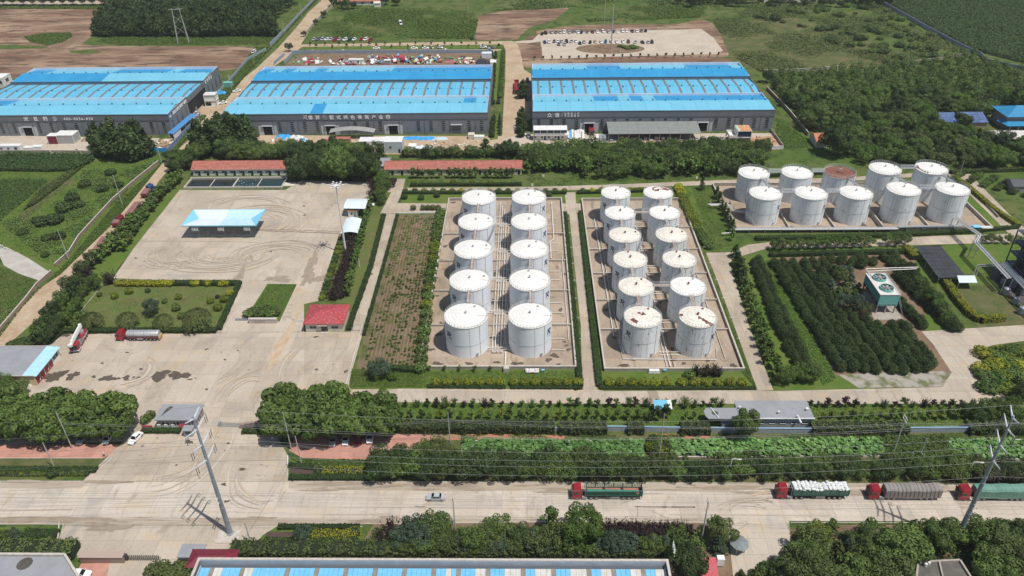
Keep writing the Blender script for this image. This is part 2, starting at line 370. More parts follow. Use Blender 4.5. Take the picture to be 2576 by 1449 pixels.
# ------------------------------------------------------------------ the ground
def sheet(name,poly,m,z,kind='structure',label=None,parent=None):
    P=[Vector((p[0],p[1],0)) for p in poly]
    tr=tessellate_polygon([P])
    me=bpy.data.meshes.new(name)
    fs=[]
    for t in tr:
        a_,b_,c_=(P[i] for i in t)
        fs.append(tuple(t) if (b_-a_).cross(c_-a_).z>0 else tuple(reversed(t)))
    me.from_pydata([(p.x,p.y,0) for p in P],[],fs);me.materials.append(m)
    o=inst(name,me,parent,(0,0,z));return tag(o,label,None,None,kind)
_IX=[0]
def lvz(lv):
    _IX[0]+=1;return .018*lv+.00024*(_IX[0] % 70)
def area(name,px,m,lv,label=None):return sheet(name,wpoly(px),m,lvz(lv),label=label)
def clip(poly,axis,v,keep_less):
    out=[]
    for i in range(len(poly)):
        a_,b_=poly[i-1],poly[i]
        ia=(a_[axis]<=v) if keep_less else (a_[axis]>=v);ib=(b_[axis]<=v) if keep_less else (b_[axis]>=v)
        if ia!=ib:
            t=(v-a_[axis])/(b_[axis]-a_[axis]);out.append((a_[0]+(b_[0]-a_[0])*t,a_[1]+(b_[1]-a_[1])*t))
        if ib:out.append(b_)
    return out
def parea(p):return abs(sum(p[i-1][0]*p[i][1]-p[i][0]*p[i-1][1] for i in range(len(p))))/2
def slabs(parent,poly,sx,sy,m,z,gap=.07,name='slab',rot=0.,t=.03,seed=0,minA=.6,cap=300):
    """cast slabs with open joints, cut to the outline of the pavement"""
    cs,sn=cos(rot),sin(rot)
    L=[(x*cs+y*sn,-x*sn+y*cs) for x,y in poly]
    xs=[p[0] for p in L];ys=[p[1] for p in L];pcs=[]
    i0,i1=math.floor(min(xs)/sx),math.ceil(max(xs)/sx);j0,j1=math.floor(min(ys)/sy),math.ceil(max(ys)/sy)
    for i in range(i0,i1):
        colp=clip(clip(L,0,i*sx+gap/2,False),0,(i+1)*sx-gap/2,True)
        if len(colp)<3:continue
        for j in range(j0,j1):
            c=clip(clip(colp,1,j*sy+gap/2,False),1,(j+1)*sy-gap/2,True)
            if len(c)>=3 and parea(c)>minA:pcs.append([(x*cs-y*sn,x*sn+y*cs) for x,y in c])
    pcs.sort(key=lambda p:p[0][0]**2+p[0][1]**2 if cap<1e6 else 0)
    rest=MB()
    for k,c in enumerate(pcs):
        if k<cap:mb=MB();cx=sum(p[0] for p in c)/len(c);cy=sum(p[1] for p in c)/len(c)
        n=len(c);sgn=sum(c[i-1][0]*c[i][1]-c[i][0]*c[i-1][1] for i in range(n))
        if sgn<0:c=c[::-1]
        if k<cap:
            mb.prism([(x-cx,y-cy) for x,y in c],-t,0);mb.build(name,m,parent,(cx,cy,z))
        else:rest.prism([(x,y) for x,y in c],z-t,z)
    if rest.v:rest.build(name+'s',m,parent,kind='stuff')
def paved(name,px,m,lv,sx,sy,label=None,rot=0.,world=False,**k):
    poly=px if world else wpoly(px);z=lvz(lv)
    o=sheet(name,poly,JOINT,z,label=label);slabs(o,poly,sx,sy,m,.014,t=.022,rot=rot,**k);return o
def kerb(name,px,closed=False,w_=.16,h=.13,m=None,world=False,kind='structure'):
    P=[Vector((*p[:2],0)) for p in (px if world else wpoly(px))];mb=MB()
    n=len(P)
    for i in range(n if closed else n-1):
        a_,b_=P[i],P[(i+1) % n];d=b_-a_
        if d.length<.05:continue
        c=(a_+b_)/2;mb.box((c.x,c.y,h/2+.005*(i % 2)),(d.length+w_*.9,w_,h+.01*(i % 2)),atan2(d.y,d.x))
    return mb.build(name,m or KERB,kind=kind)
g=MB();g.quad((-2500,-300,0),(2500,-300,0),(2500,4500,0),(-2500,4500,0));g.build('ground',MEADOW,kind='structure')
# --- far land
area('brown_ground',[(-220,22),(150,18),(325,26),(300,48),(242,70),(235,88),(205,112),(300,116),(640,117),(636,140),(600,172),(560,178),(300,172),(-60,205),(-330,210)],BROWN,1)
area('grass_patch',[(60,92),(110,84),(178,82),(182,92),(160,106),(118,114),(75,106)],MEADOW,2)
area('grass_patch',[(-40,115),(30,112),(120,117),(110,122),(-40,124)],MEADOW,2)
area('grass_patch',[(172,127),(230,125),(262,131),(220,136),(180,134)],MEADOW,2)
area('track',[(120,120),(150,113),(200,88),(212,84),(206,92),(170,118),(110,130),(60,140),(40,138)],SOIL,3)
area('far_road',[(-200,6),(345,1),(345,9),(-200,14)],PATHC,2)
area('brown_ground',[(1195,95),(1204,40),(1290,24),(1432,20),(1395,50),(1330,70),(1300,100),(1200,101)],BROWN,1)
area('brown_ground',[(1303,106),(1350,84),(1348,78),(1420,66),(1500,62),(1700,62),(1760,48),(1790,56),(1842,124),(1830,142),(1780,148),(1361,158),(1338,172),(1306,166)],BROWN,1)
area('brown_ground',[(1340,152),(1760,145),(1838,148),(1840,160),(1340,160)],BROWN,2)
area('meadow',[(1800,60),(1990,40),(2330,150),(2300,175),(1915,182),(1840,150)],WEEDS,1)
area('gravel_car_park',[(1354,87),(1440,82),(1764,73),(1795,95),(1819,128),(1800,136),(1500,144),(1365,149),(1362,115),(1330,109),(1300,108),(1300,104),(1340,101)],GRAVEL,3)
isl=[(1535+87*cos(i*pi/12),123+12.5*sin(i*pi/12)) for i in range(24)]
area('earth_island',isl,SOIL,4)
DR=[(-300,1070),(-60,850),(0,796),(60,752),(153,690),(287,560),(353,480),(408,412),(475,352),(520,300),(548,262),(602,205),(646,171),(700,120),(745,70),(775,32),(812,-2),(870,-40),(905,-40),(843,0),(800,45),(757,112),(1288,103),(1300,108),(1268,112),(760,118),(744,130),(670,180),(610,235),(565,285),(546,310),(500,360),(436,414),(400,455),(372,502),(305,585),(225,665),(120,780),(40,850),(0,880),(-200,1070)]
area('dirt_road',DR,DIRT,2)
area('dirt_road',[(744,132),(770,126),(1262,124),(1262,131),(770,133)],DIRT,2)
area('verge',[(772,118.5),(1240,113),(1262,117),(1255,122),(772,125)],LAWN,3)
area('dirt_road',[(1264,108),(1300,104),(1310,135),(1318,175),(1336,186),(1338,300),(1306,310),(1306,384),(1258,384),(1262,350),(1271,200),(1272,127)],DIRT,3)
area('brown_ground',[(1311,112),(1360,104),(1362,160),(1336,170),(1318,166)],BROWN,4)
area('works_yard',[(590,340),(1264,343),(1262,384),(590,395)],DIRT,3)
area('works_yard',[(1300,338),(1950,335),(1968,372),(1960,376),(1264,382),(1264,352)],GRAVEL,4)
area('red_earth',[(1560,357),(1790,352),(1950,342),(1966,362),(1940,372),(1600,377)],mat('red_earth',(.42,.21,.11),(.47,.34,.24),.12,c3=(.30,.14,.08),s3=.6,rough=.95),5)
area('works_yard',[(-150,338),(400,348),(392,380),(378,388),(-150,385)],GRAVEL,3)
area('debris_ground',[(716,166),(742,140),(790,133),(1238,132),(1236,166)],SOIL,3)
area('verge',[(1242,130),(1262,126),(1258,200),(1252,250),(1238,260),(1240,170)],LAWN,4)
area('verge',[(1238,300),(1252,290),(1256,300),(1252,350),(1232,353)],LAWN,4)
# --- left fields
area('meadow',[(-200,432),(0,432),(190,430),(245,392),(400,400),(350,470),(300,530),(150,680),(100,700),(60,670),(0,640),(-200,560)],LAWN,1)
area('concrete_track',[(-60,600),(0,614),(40,633),(75,652),(118,680),(132,686),(100,706),(50,690),(10,668),(0,646),(-60,620)],PAD,2)
area('soil_strip',[(22,560),(80,510),(170,452),(200,448),(110,510),(60,560),(20,585)],WEEDS,2)
# --- factory plots
area('verge',[(285,690),(452,478),(430,452),(395,470),(230,680),(60,835),(120,868),(155,838),(215,760)],LAWN,3)
YARD_UP=[(285,700),(345,612),(452,478),(718,478),(760,454),(935,458),(928,500),(852,592),(800,757),(765,765),(765,835),(545,838),(548,834),(600,712)]
YARD_LO=[(-60,1010),(-60,960),(60,905),(155,838),(545,838.5),(765,835.5),(885,835),(880,1020),(1000,1012),(1000,1095),(-60,1120)]
paved('yard_pavement',YARD_UP,CONC,1,8,7.5,'pale concrete yard round the blue valley-roofed canopy',minA=1)
paved('yard_pavement',YARD_LO,CONC,1,6,6,'dusty concrete forecourt in front of the fire garage',minA=1)
ROAD=[(-420,1212),(727,1211.6),(1700,1216),(3000,1222),(3000,1312),(1985,1311),(2000,1500),(1850,1500),(1830,1318),(1500,1312),(700,1321),(-420,1319)]
paved('main_road',ROAD,ROADC,1,6.0,4.3,'wide pale concrete road across the foreground',minA=.8)
APRON=[(208,1211),(300,1120),(350,1083),(510,1078),(612,1074),(690,1084),(725,1148),(727,1211)]
paved('gate_apron',APRON,CONC,2,7,5,'concrete gate apron between the road and the gatehouse',minA=.6)
SAP=[(160,1322),(700,1322),(660,1350),(640,1372),(600,1400),(520,1500),(262,1500),(275,1416),(205,1404),(148,1370)]
paved('gate_apron',SAP,CONC,2,6,5,'concrete apron south of the road behind the maroon roof')
FR=[(1000,978),(1440,980),(1447,984),(1460,980),(1500,980),(1520,984),(1900,982),(1947,984),(2370,974),(2394,938),(2347,866),(2318,834),(2440,826),(2700,810),(2700,846),(2576,858),(2500,868),(2452,883),(2502,963),(2536,990),(2530,1016),(1500,1016),(1000,1012)]
paved('service_road',FR,CONC,2,7,5.2,'concrete service road south of the tank yards')
P1=[(969,538),(998,538),(960,670),(919,813),(873,980),(1000,979),(1000,1010),(765,1010),(765,838),(884,836),(884,811),(935,670)]
paved('path',P1,PATHC,3,4.2,6,'concrete path west of the planting bed')
paved('path',[(984,484),(1012,484),(1000,511),(1130,512),(1128,534),(998,537),(957,538),(955,512),(978,510),(930,510),(926,530),(935,534),(960,522)][:7]+[(957,537)],PATHC,3,5,6,'concrete crossing path at the top of the planting bed')
paved('path',[(984,450),(1020,450),(1012,484),(984,484)],PATHC,3,5,6)
paved('path',[(975,484),(975,473),(1320,471),(1560,464),(1870,451),(2100,448),(2360,432),(2380,440),(2100,458),(1870,463),(1640,470),(1420,479),(1200,483)],PATHC,2,6,4,'pale path behind the tank yards')
paved('path',[(1420,484),(1447,484),(1450,512),(1462,512),(1462,534),(1455,540),(1485,820),(1503,982),(1465,982),(1461,820),(1432,540),(1414,534),(1413,512),(1424,512)],PATHC,3,4,7.5,'narrow concrete path between the two tank yards')
paved('path',[(1776,636),(1836,635),(1881,616),(1932,610),(2189,604),(2345,594),(2700,584),(2700,603),(2576,609),(2292,617),(2100,622),(1932,624),(1848,650),(1835,662),(1886,825),(1945,982),(1905,982),(1851,831),(1798,690)],PATHC,2,4.5,6.5,'concrete path right of the middle tank yard')
paved('path',[(2375,433),(2440,437),(2470,470),(2565,566),(2610,590),(2540,590),(2410,460)],PATHC,2,5,6)
area('bare_ground',[(2400,734),(2440,718),(2500,716),(2576,770),(2700,800),(2700,812),(2460,824),(2430,780)],WEEDS,2);area('rubble_ground',[(2110,944),(2200,938),(2370,934),(2392,940),(2372,973),(2160,976)],mat('grey_rubble',(.34,.31,.27),(.13,.14,.06),.35,lo=.45,hi=.62,rough=.95),3)
area('bare_ground',[(2280,820),(2318,834),(2347,866),(2394,938),(2370,974),(2160,976),(2200,942),(2330,940),(2350,900)],SOIL,1)
area('lawn',[(2010,590),(2380,618),(2300,624),(2330,700),(2420,760),(2500,790),(2600,760),(2700,700),(2700,606),(2290,619)],LAWN,1)
area('lawn',[(2400,440),(2530,572),(2500,582),(2470,560),(2400,490)],LAWN,1)
area('lawn',[(1700,470),(1808,466),(1845,600),(1880,612),(1800,632),(1770,632),(1745,560)],LAWN,1)
area('lawn',[(1010,486),(1130,484),(1430,484),(1430,506),(1130,512),(1010,510)],LAWN,1)
area('lawn',[(1450,484),(1700,476),(1712,506),(1450,510)],LAWN,1)
area('lawn',[(905,940),(1050,925),(1462,930),(1464,980),(875,978)],LAWN,1)
area('lawn',[(1503,932),(1868,932),(1900,982),(1505,982)],LAWN,1)
area('lawn',[(1722,506),(1770,640),(1905,982),(1868,935)],LAWN,1)
area('planting_bed',[(1003,541),(1100,540),(1085,700),(1060,800),(1048,940),(940,945),(885,970),(925,815),(965,670)],BED,2)
area('orchard_lawn',[(1845,650),(1900,640),(2290,625),(2330,700),(2400,800),(2440,830),(2310,836),(2350,900),(2340,945),(2180,980),(1950,982),(1890,825)],LAWN,1)
area('orchard_soil',[(1935,650),(2290,632),(2320,700),(2330,830),(2350,935),(2200,942),(2100,945)],SOIL,2)
area('grass_strip',[(1900,655),(1935,650),(2010,770),(2110,960),(2060,975),(1980,800)],LAWN,3)
area('lawn',[(990,1014),(1530,1017),(2530,1017),(2540,1075),(980,1072)],LAWN,1)
area('lawn',[(960,1090),(1500,1092),(2700,1085),(2700,1225),(960,1210)],WEEDS,1)
area('rubble_strip',[(1040,1093),(1200,1092),(1420,1096),(1420,1105),(1040,1108)],mat('red_rubble',(.42,.17,.11),(.20,.19,.07),.4,lo=.45,hi=.6,rough=.95),2)
area('rubble_strip',[(1650,1092),(1760,1090),(1790,1102),(1660,1105)],MATS['red_rubble'],2)
# planted islands with kerbs
I1=[(188,836),(206,780),(258,716),(300,704),(604,708),(548,836)]
area('planted_island',I1,GARD,4);kerb('kerb',I1,True)
I2=[(672,714),(748,715),(704,810),(612,806),(620,796)]
area('planted_island',I2,LAWN,4);kerb('kerb',I2,True)
I3=[(857,592),(925,545),(965,540),(930,670),(884,810),(878,835),(868,764),(800,758)]
area('planted_island',I3,GARD,4)
kerb('kerb',[(857,592),(800,758)]);kerb('kerb',[(969,538),(935,670),(884,811),(884,836)]);kerb('kerb',[(997,538),(960,670),(919,813)])
I4=[(725,1152),(760,1160),(950,1162),(950,1209),(725,1208)]
area('planted_island',I4,LAWN,3);kerb('kerb',[(724,1150),(724.5,1211),(1500,1214),(2800,1220)])
I5=[(-300,1176),(250,1176),(217,1198),(-300,1198)]
area('planted_island',I5,LAWN,3);kerb('kerb',[(-300,1211),(216,1211),(300,1135)]);kerb('kerb',[(-300,1153),(258,1153)])
area('rough_ground',[(-300,1153),(262,1153),(250,1176),(-300,1176)],WEEDS,2)
I6=[(700,1322),(912,1325),(905,1366),(640,1368),(662,1345)]
area('planted_island',I6,LAWN,3);kerb('kerb',[(640,1368),(662,1345),(700,1322),(912,1325)])
I7=[(-200,1326),(150,1328),(146,1365),(-200,1362)]
area('planted_island',I7,LAWN,3);kerb('kerb',[(-300,1319),(160,1319),(148,1368)])
area('planted_ground',[(640,1368),(912,1366),(940,1318),(1820,1314),(1850,1449),(1850,1560),(500,1560),(600,1400)],SOIL,1)
area('planted_ground',[(1985,1330),(2100,1320),(2700,1322),(2700,1560),(2000,1560)],SOIL,1)
kerb('kerb',[(1000,1319),(1500,1311),(1828,1316)]);kerb('kerb',[(1990,1315),(2800,1316)])
for k_,poly in enumerate([[(-300,1119),(70,1117),(325,1118),(262,1152),(-300,1152)],[(727,1133),(745,1093),(1000,1088),(1120,1092),(1098,1104),(1045,1130),(935,1158),(760,1152)],[(185,1449),(205,1418),(275,1416),(262,1500),(170,1500)]]):
    paved('pink_pavement',poly,PINK,2,3.2,2.6,['pink brick pavement under the left plane trees','pink brick car bays under the middle plane trees','pink brick paving by the bottom gate wall'][k_],gap=.06,cap=280)
# damp stains and puddles
def blob(name,cx,cy,rx,ry,m,lv,seed=0,n=26,rag=.28,rot=0.):
    r_=random.Random(seed);ph=[r_.uniform(0,6.28) for _ in range(6)];P=[]
    c0=at(cx,cy);ax=(at(cx+rx,cy)-c0).length;ay=abs((at(cx,cy-ry)-c0).y)
    for i in range(n):
        t=2*pi*i/n;q=1+rag*(sin(2*t+ph[0])*.5+sin(3*t+ph[1])*.45+sin(5*t+ph[2])*.35+sin(9*t+ph[3])*.3)
        x=ax*q*cos(t);y=ay*q*sin(t);P.append((c0.x+x*cos(rot)-y*sin(rot),c0.y+x*sin(rot)+y*cos(rot)))
    return sheet(name,P,m,lvz(lv))
S=[(137,947,22,15,1),(182,946,13,10,2),(270,952,15,8,3),(292,953,9,4,4),(318,951,9,6,5),(400,945,26,11,6),(450,945,24,10,7),(343,950,8,3,8),(166,843,9,5,9),(355,929,5,2,10),(257,914,4,2,11),(236,948,5,3,12),(478,955,6,2,14),(519,879,4,2,15),(320,887,4,1.6,16),(566,905,3,2,17),(600,882,3,2,18),(520,980,4,2,19),(290,985,6,2,20),(132,976,3,1.5,21),(795,848,6,2,22),(870,935,5,3,23),(796,930,5,2,24),(770,1005,5,3,25),(610,1181,10,3,26),(563,1219,7,3,27),(570,1262,6,3,28),(475,1112,11,4,29),(575,1116,5,2,30),(568,1134,4,2,31)]
for x,y,rx,ry,s_ in S:blob('damp_stain',x,y,rx,ry,WETC,6,s_,rag=.45)
for x,y,rx,ry,s_ in [(1545,955-22,4,2,51),(1430,880,6,3,52),(1420,860,5,2,53),(1380,906,9,4,54),(1405,917,5,2,55),(1395,895,10,5,551),(1085,880,8,3,552),(1100,915,12,4,553),(1180,915,10,3,554),(1300,915,14,4,555),(1150,800,6,3,556),(1095,700,6,3,557),(1107,655,6,2,558),(1120,620,5,3,559),(1425,630,5,2,560),(1410,590,6,3,561),(1240,760,6,6,562),(1240,850,7,5,563),(1245,690,5,5,564),(1410,780,5,4,565),(1500,640,5,3,566),(1510,700,6,3,567),(1525,780,6,4,568),(1545,850,7,3,569),(1690,880,5,7,570),(1660,760,4,6,571),(1900,560,12,3,572),(2170,566,10,3,573),(2230,560,8,3,574),(1690,905,12,4,575),(1570,920,16,3,576),(1445-20,870,5,2,56),(1105,842,9,4,57),(1112,815,7,3,58),(1100,745,4,2,59),(1250,912,8,3,60),(1590,905,7,3,61),(1780,908,6,3,62),(1810,925,5,2,63),(1845,920,8,5,64),(1420,690,5,3,65),(1120,590,4,2,66),(1140,510,6,2,67),(2062,556,8,2,68),(1990,572,9,2,69),(1720,915,6,3,70)]:
    blob('damp_stain',x,y,rx,ry,WETC,7,s_,rag=.4)
blob('puddle',265,1326,50,12,DUSTW,7,41,40,.4);blob('puddle',140,1307,95,7,DUSTW,6,42,40,.3);blob('puddle',20,1309,90,8,DUSTW,6,43,30,.2)
blob('puddle',240,1306,50,5,DUSTW,6,44,30,.3);blob('puddle',940,1312,60,6,DUSTW,6,45,30,.3);blob('puddle',860,1218,110,5,DUSTW,6,46,30,.3)
blob('damp_stain',1150,1222,60,5,DUSTW,6,461,30,.3);blob('damp_stain',1900,1228,70,6,DUSTW,6,47,30,.4);blob('damp_stain',2160,1240,60,6,DUSTW,6,48,30,.4)
blob('damp_stain',60,1212,60,4,DUSTW,6,481,30,.3);blob('damp_stain',265,1213,60,4,DUSTW,6,482,30,.3);blob('damp_stain',820,700,36,8,DUSTW,6,49,40,.5)
blob('damp_stain',775,690,14,26,DUSTW,7,50,40,.6);blob('damp_stain',700,702,36,6,DUSTW,6,501,30,.5);blob('damp_stain',790,655,8,20,DUSTW,6,502,30,.5)
blob('damp_stain',935,690,3,2,WETC,7,503)
SHO=mat('road_shoulder',(.43,.365,.29),(.36,.295,.225),.12,c3=(.29,.235,.175),s3=.5,lo3=.55,hi3=.72,rough=.95,stretch=(.4,1.4,1),stretch3=(.3,1.5,1))
area('road_shoulder',[(727,1213),(1700,1218),(2800,1224),(2800,1238),(1900,1240),(1500,1232),(1100,1236),(727,1229)],SHO,4);area('road_shoulder',[(-300,1303),(300,1302),(700,1305),(1100,1306),(1830,1304),(1828,1314),(1100,1316),(700,1320),(-300,1318)],SHO,4);area('road_shoulder',[(-300,1213),(216,1213),(205,1229),(-300,1228)],SHO,4)
for i in range(34):blob('mud',RU(740,2560),1219+RU(0,22),RU(14,60),RU(1.5,4),DUSTW,5,900+i,30,.45)
for i in range(20):blob('mud',RU(0,1800),1309+RU(-7,7),RU(10,50),RU(1,3),DUSTW,5,950+i,30,.45)
for i in range(46):blob('oil_spot',*RC([(RU(340,860),RU(490,690)),(RU(180,860),RU(860,990)),(RU(300,700),RU(1095,1205))]),RU(1.5,5),RU(.8,2),RC([WETC,DUSTW,DUSTW]),6,1000+i,12,.4)
# scored seams, ruts and cracks that stand out in the slabs
def crack(px,r_=.05,m=None,name='crack',jit=.25):
    P=[at(x,y) for x,y in px];Q=[]
    for a_,b_ in zip(P,P[1:]):
        n=max(2,int((b_-a_).length/1.2))
        for i in range(n):Q.append(a_.lerp(b_,i/n)+Vector((RU(-jit,jit),RU(-jit,jit),0)))
    Q.append(P[-1]);mb=MB()
    for a_,b_ in zip(Q,Q[1:]):
        d=(b_-a_).normalized();n_=Vector((-d.y,d.x,0))*r_*RU(.6,1.4)
        mb.quad(a_-n_,b_-n_,b_+n_,a_+n_)
    for i,v in enumerate(mb.v):mb.v[i]=(v[0],v[1],.095)
    return mb.build(name,m or JOINT,kind='structure')
crack([(350,607),(450,607),(560,608),(650,610)],.12,jit=.05);crack([(645,580),(860,588)],.3,mat('drain_line',(.22,.18,.135)),'drain',.15);crack([(645,577),(780,580),(862,584)],.2,MATS['drain_line'],'drain',.2)
for px in [[(450,1230),(520,1140),(560,1060)],[(370,1228),(430,1130)],[(240,1230),(330,1110)],[(285,1262),(290,1250),(297,1232)],[(702,1262),(718,1236)],[(1602,1274),(1604,1300)],[(1560,1268),(1600,1255)],[(1855,1315),(1880,1312),(1878,1322),(1860,1330)],[(1643,1288),(1675,1303)],[(1020,985),(1022,1010)],[(1270,984),(1268,1012)],[(1640,985),(1645,1012)],[(2150,984),(2170,1012)],[(2240,984),(2262,1012)]]:
    crack(px,.06)
area('damp_strip',[(1628,984),(1652,984),(1664,1014),(1640,1014)],DUSTW,7)
area('ochre_rut',[(735,812),(738,740),(750,720),(773,735),(735,840),(690,920),(668,940),(690,870)],mat('ochre_dust',(.44,.31,.20),(.50,.40,.29),.4,rough=.95),6)
# weigh beam in front of the red-roofed gate office
wb=empty('weighbridge',at(730,780),label='narrow steel weighbridge deck set in the yard left of the red-roofed office',cat='weighbridge')
q=wpoly([(744,737),(773,737),(742,797),(710,797)]);c0=wb.location
for i in range(6):
    a_=[Vector(p) for p in q];lo=[a_[0].lerp(a_[3],i/6+.006),a_[1].lerp(a_[2],i/6+.006),a_[1].lerp(a_[2],(i+1)/6-.006),a_[0].lerp(a_[3],(i+1)/6-.006)]
    MB().slab([(p.x-c0.x,p.y-c0.y,.14) for p in lo],.13).build('deck_plate',mat('weigh_deck',(.40,.33,.25),(.46,.39,.30),.8,rough=.9),wb)
area('ring_scar',[(640,660),(622,650),(612,700),(580,706),(600,690),(615,655),(632,640)],DUSTW,6)
# ---- gravel-edge slabs under the transmission pole
BX('pole_plinth',at(575,1350,.12),(5.2,3.6,.22),KERB,label='square pale concrete plinth under the left steel power pole',cat='plinth')

# tyre tracks swept over the yard slabs
TRK=mat('tyre_dust',(.37,.315,.255),(.43,.37,.30),.5,rough=.95);TRL=mat('pale_dust',(.54,.47,.39),(.49,.425,.35),.5,rough=.95);TRY=mat('ochre_track',(.47,.375,.27),(.43,.355,.275),.5,rough=.95)
def arc(cx,cy,rx,ry,a0,a1,w_,m,ph=0):
    c=at(cx,cy);ax=(at(cx+rx,cy)-c).length;ay=abs((at(cx,cy-ry)-c).y);n=26;mb=MB();P=[]
    for i in range(n+1):
        t=rad(a0+(a1-a0)*i/n);q=1+.03*sin(5*t+ph);P.append(Vector((c.x+ax*q*cos(t),c.y+ay*q*sin(t),.1)))
    for i in range(n):
        d=(P[i+1]-P[i]).normalized();k0,k1=sin(pi*(i+.02)/n)**.5,sin(pi*min(.999,(i+1)/n))**.5;nn=Vector((-d.y,d.x,0))*w_
        mb.quad(P[i]-nn*k0,P[i+1]-nn*k1,P[i+1]+nn*k1,P[i]+nn*k0)
    z=.105+.00023*_IX[0];_IX[0]+=1;mb.v=[(x,y,z) for x,y,_ in mb.v];mb.build('tyre_track',m,kind='structure')
RT=random.Random(17)
for cx,cy,rx,ry,a0,a1,n in ((640,560,130,45,-50,120,9),(560,640,150,42,170,350,12),(700,645,120,40,20,200,9),(450,640,90,34,150,330,7),(620,520,110,30,0,190,6),(330,935,60,40,-80,60,7),(560,905,70,70,-60,50,8),(620,1010,90,80,90,190,6),(420,1130,150,110,-70,20,7),(700,1190,120,90,180,260,5),(1900,1310,110,60,60,130,7),(1960,1300,120,70,70,120,6),(760,930,60,70,120,240,5)):
    for i in range(n):
        k=1-.07*i+RT.uniform(-.02,.02);arc(cx+RT.uniform(-6,6),cy+RT.uniform(-2,2),rx*k,ry*k,a0+RT.uniform(-15,15),a1+RT.uniform(-25,25),RT.uniform(.10,.32),RT.choice([TRK,TRL,TRY,TRK]),i)
for i in range(26):y=1226+RT.uniform(4,82);x=RT.uniform(-60,2300);crack([(x,y),(x+RT.uniform(100,420),y+RT.uniform(-3,3))],RT.uniform(.08,.22),RT.choice([TRK,TRL,TRL]),'tyre_track',.03)
# ------------------------------------------------------------------ writing
def text(name,s,size,m,parent,loc,rot,extr=.04,align='LEFT'):
    cu=bpy.data.curves.new(name,'FONT');cu.body=s;cu.size=size;cu.extrude=extr;cu.align_x=align;cu.offset=size*.022
    cu.materials.append(m);o=bpy.data.objects.new(name,cu);COL.objects.link(o);o.parent=parent;o.location=loc;o.rotation_euler=rot;return o
RLOGO=[[(-.45,.42),(-.30,.52),(.05,.50),(.38,.50),(.50,.34),(.36,.14),(.02,.05),(-.12,.04)],[(-.12,.50),(-.18,.2),(-.30,-.12),(-.42,-.34)],[(0,.05),(.16,-.18),(.34,-.40),(.52,-.50)]]
def logo_flat(parent,m,c,s,ax=Vector((1,0,0)),up=Vector((0,0,1)),name='logo',off=Vector((0,-.05,0)),wd=.09):
    mb=MB();c=Vector(c)
    for st in RLOGO:
        P=[c+ax*(x*s)+up*(y*s)+off for x,y in st]
        for a_,b_ in zip(P,P[1:]):
            d=(b_-a_).normalized();n=ax.cross(up).cross(d).normalized()*s*wd
            mb.quad(a_-n-d*s*.03,b_-n+d*s*.03,b_+n+d*s*.03,a_+n-d*s*.03)
    return mb.build(name,m,parent)
# ------------------------------------------------------------------ the three great workshops
WIN=None
def window_mesh(n=5,w_=1.6,ph=.92,gap=.16):
    """tall strip window: dark panes between pale rails"""
    f=MB();hh=n*ph+(n+1)*gap
    for s_ in (-1,1):f.box((s_*(w_/2+.04),-.05,hh/2),(.08,.14,hh))
    for i in range(n+1):f.box((0,-.05,gap/2+i*(ph+gap)),(w_,.12,gap*.55))
    g_=MB();g_.box((0,0,ph/2),(w_-.02,.06,ph-.02))
    return f.mesh('window_frame',GALV),g_.mesh('pane',GLASS),[gap+i*(ph+gap) for i in range(n)]
WF,WP,WZ=window_mesh()
def put_window(parent,x,y,z,rz=0):
    f=inst('window',WF,parent,(x,y,z),rz)
    for zz in WZ:inst('pane',WP,f,(0,-.02,zz))
DOORM=MB().box((0,-.08,2.3),(2.35,.12,4.6)).mesh('door_leaf',mat('door_panel',(.50,.53,.55),(.44,.47,.49),.6,rough=.5))
DOORH=MB().box((0,-.45,4.75),(5.4,.9,.16)).mesh('door_hood',MATS['door_panel'])
DOORO=MB().box((0,-.03,2.3),(4.1,.10,4.55)).mesh('opening',DARK)
SHUT=MB().box((0,-.03,2.2),(4.1,.14,4.4)).mesh('shutter',CLADD)
VENT=MB().cyl((0,0,-.1),.32,.45,8).cyl((0,0,.35),.48,.3,8,.25).mesh('roof_vent',mat('vent_blue',(.04,.16,.24),rough=.5))
def put_door(parent,x,y,rz=0,leaves=2,closed=False):
    inst('opening' if not closed else 'shutter',DOORO if not closed else SHUT,parent,(x,y,0),rz);inst('door_hood',DOORH,parent,(x,y,0),rz)
    if closed:return
    for s_ in ((-1,1) if leaves==2 else ()):
        inst('door_leaf',DOORM,parent,(x+s_*3.3*cos(rz),y+s_*3.3*sin(rz),0),rz)
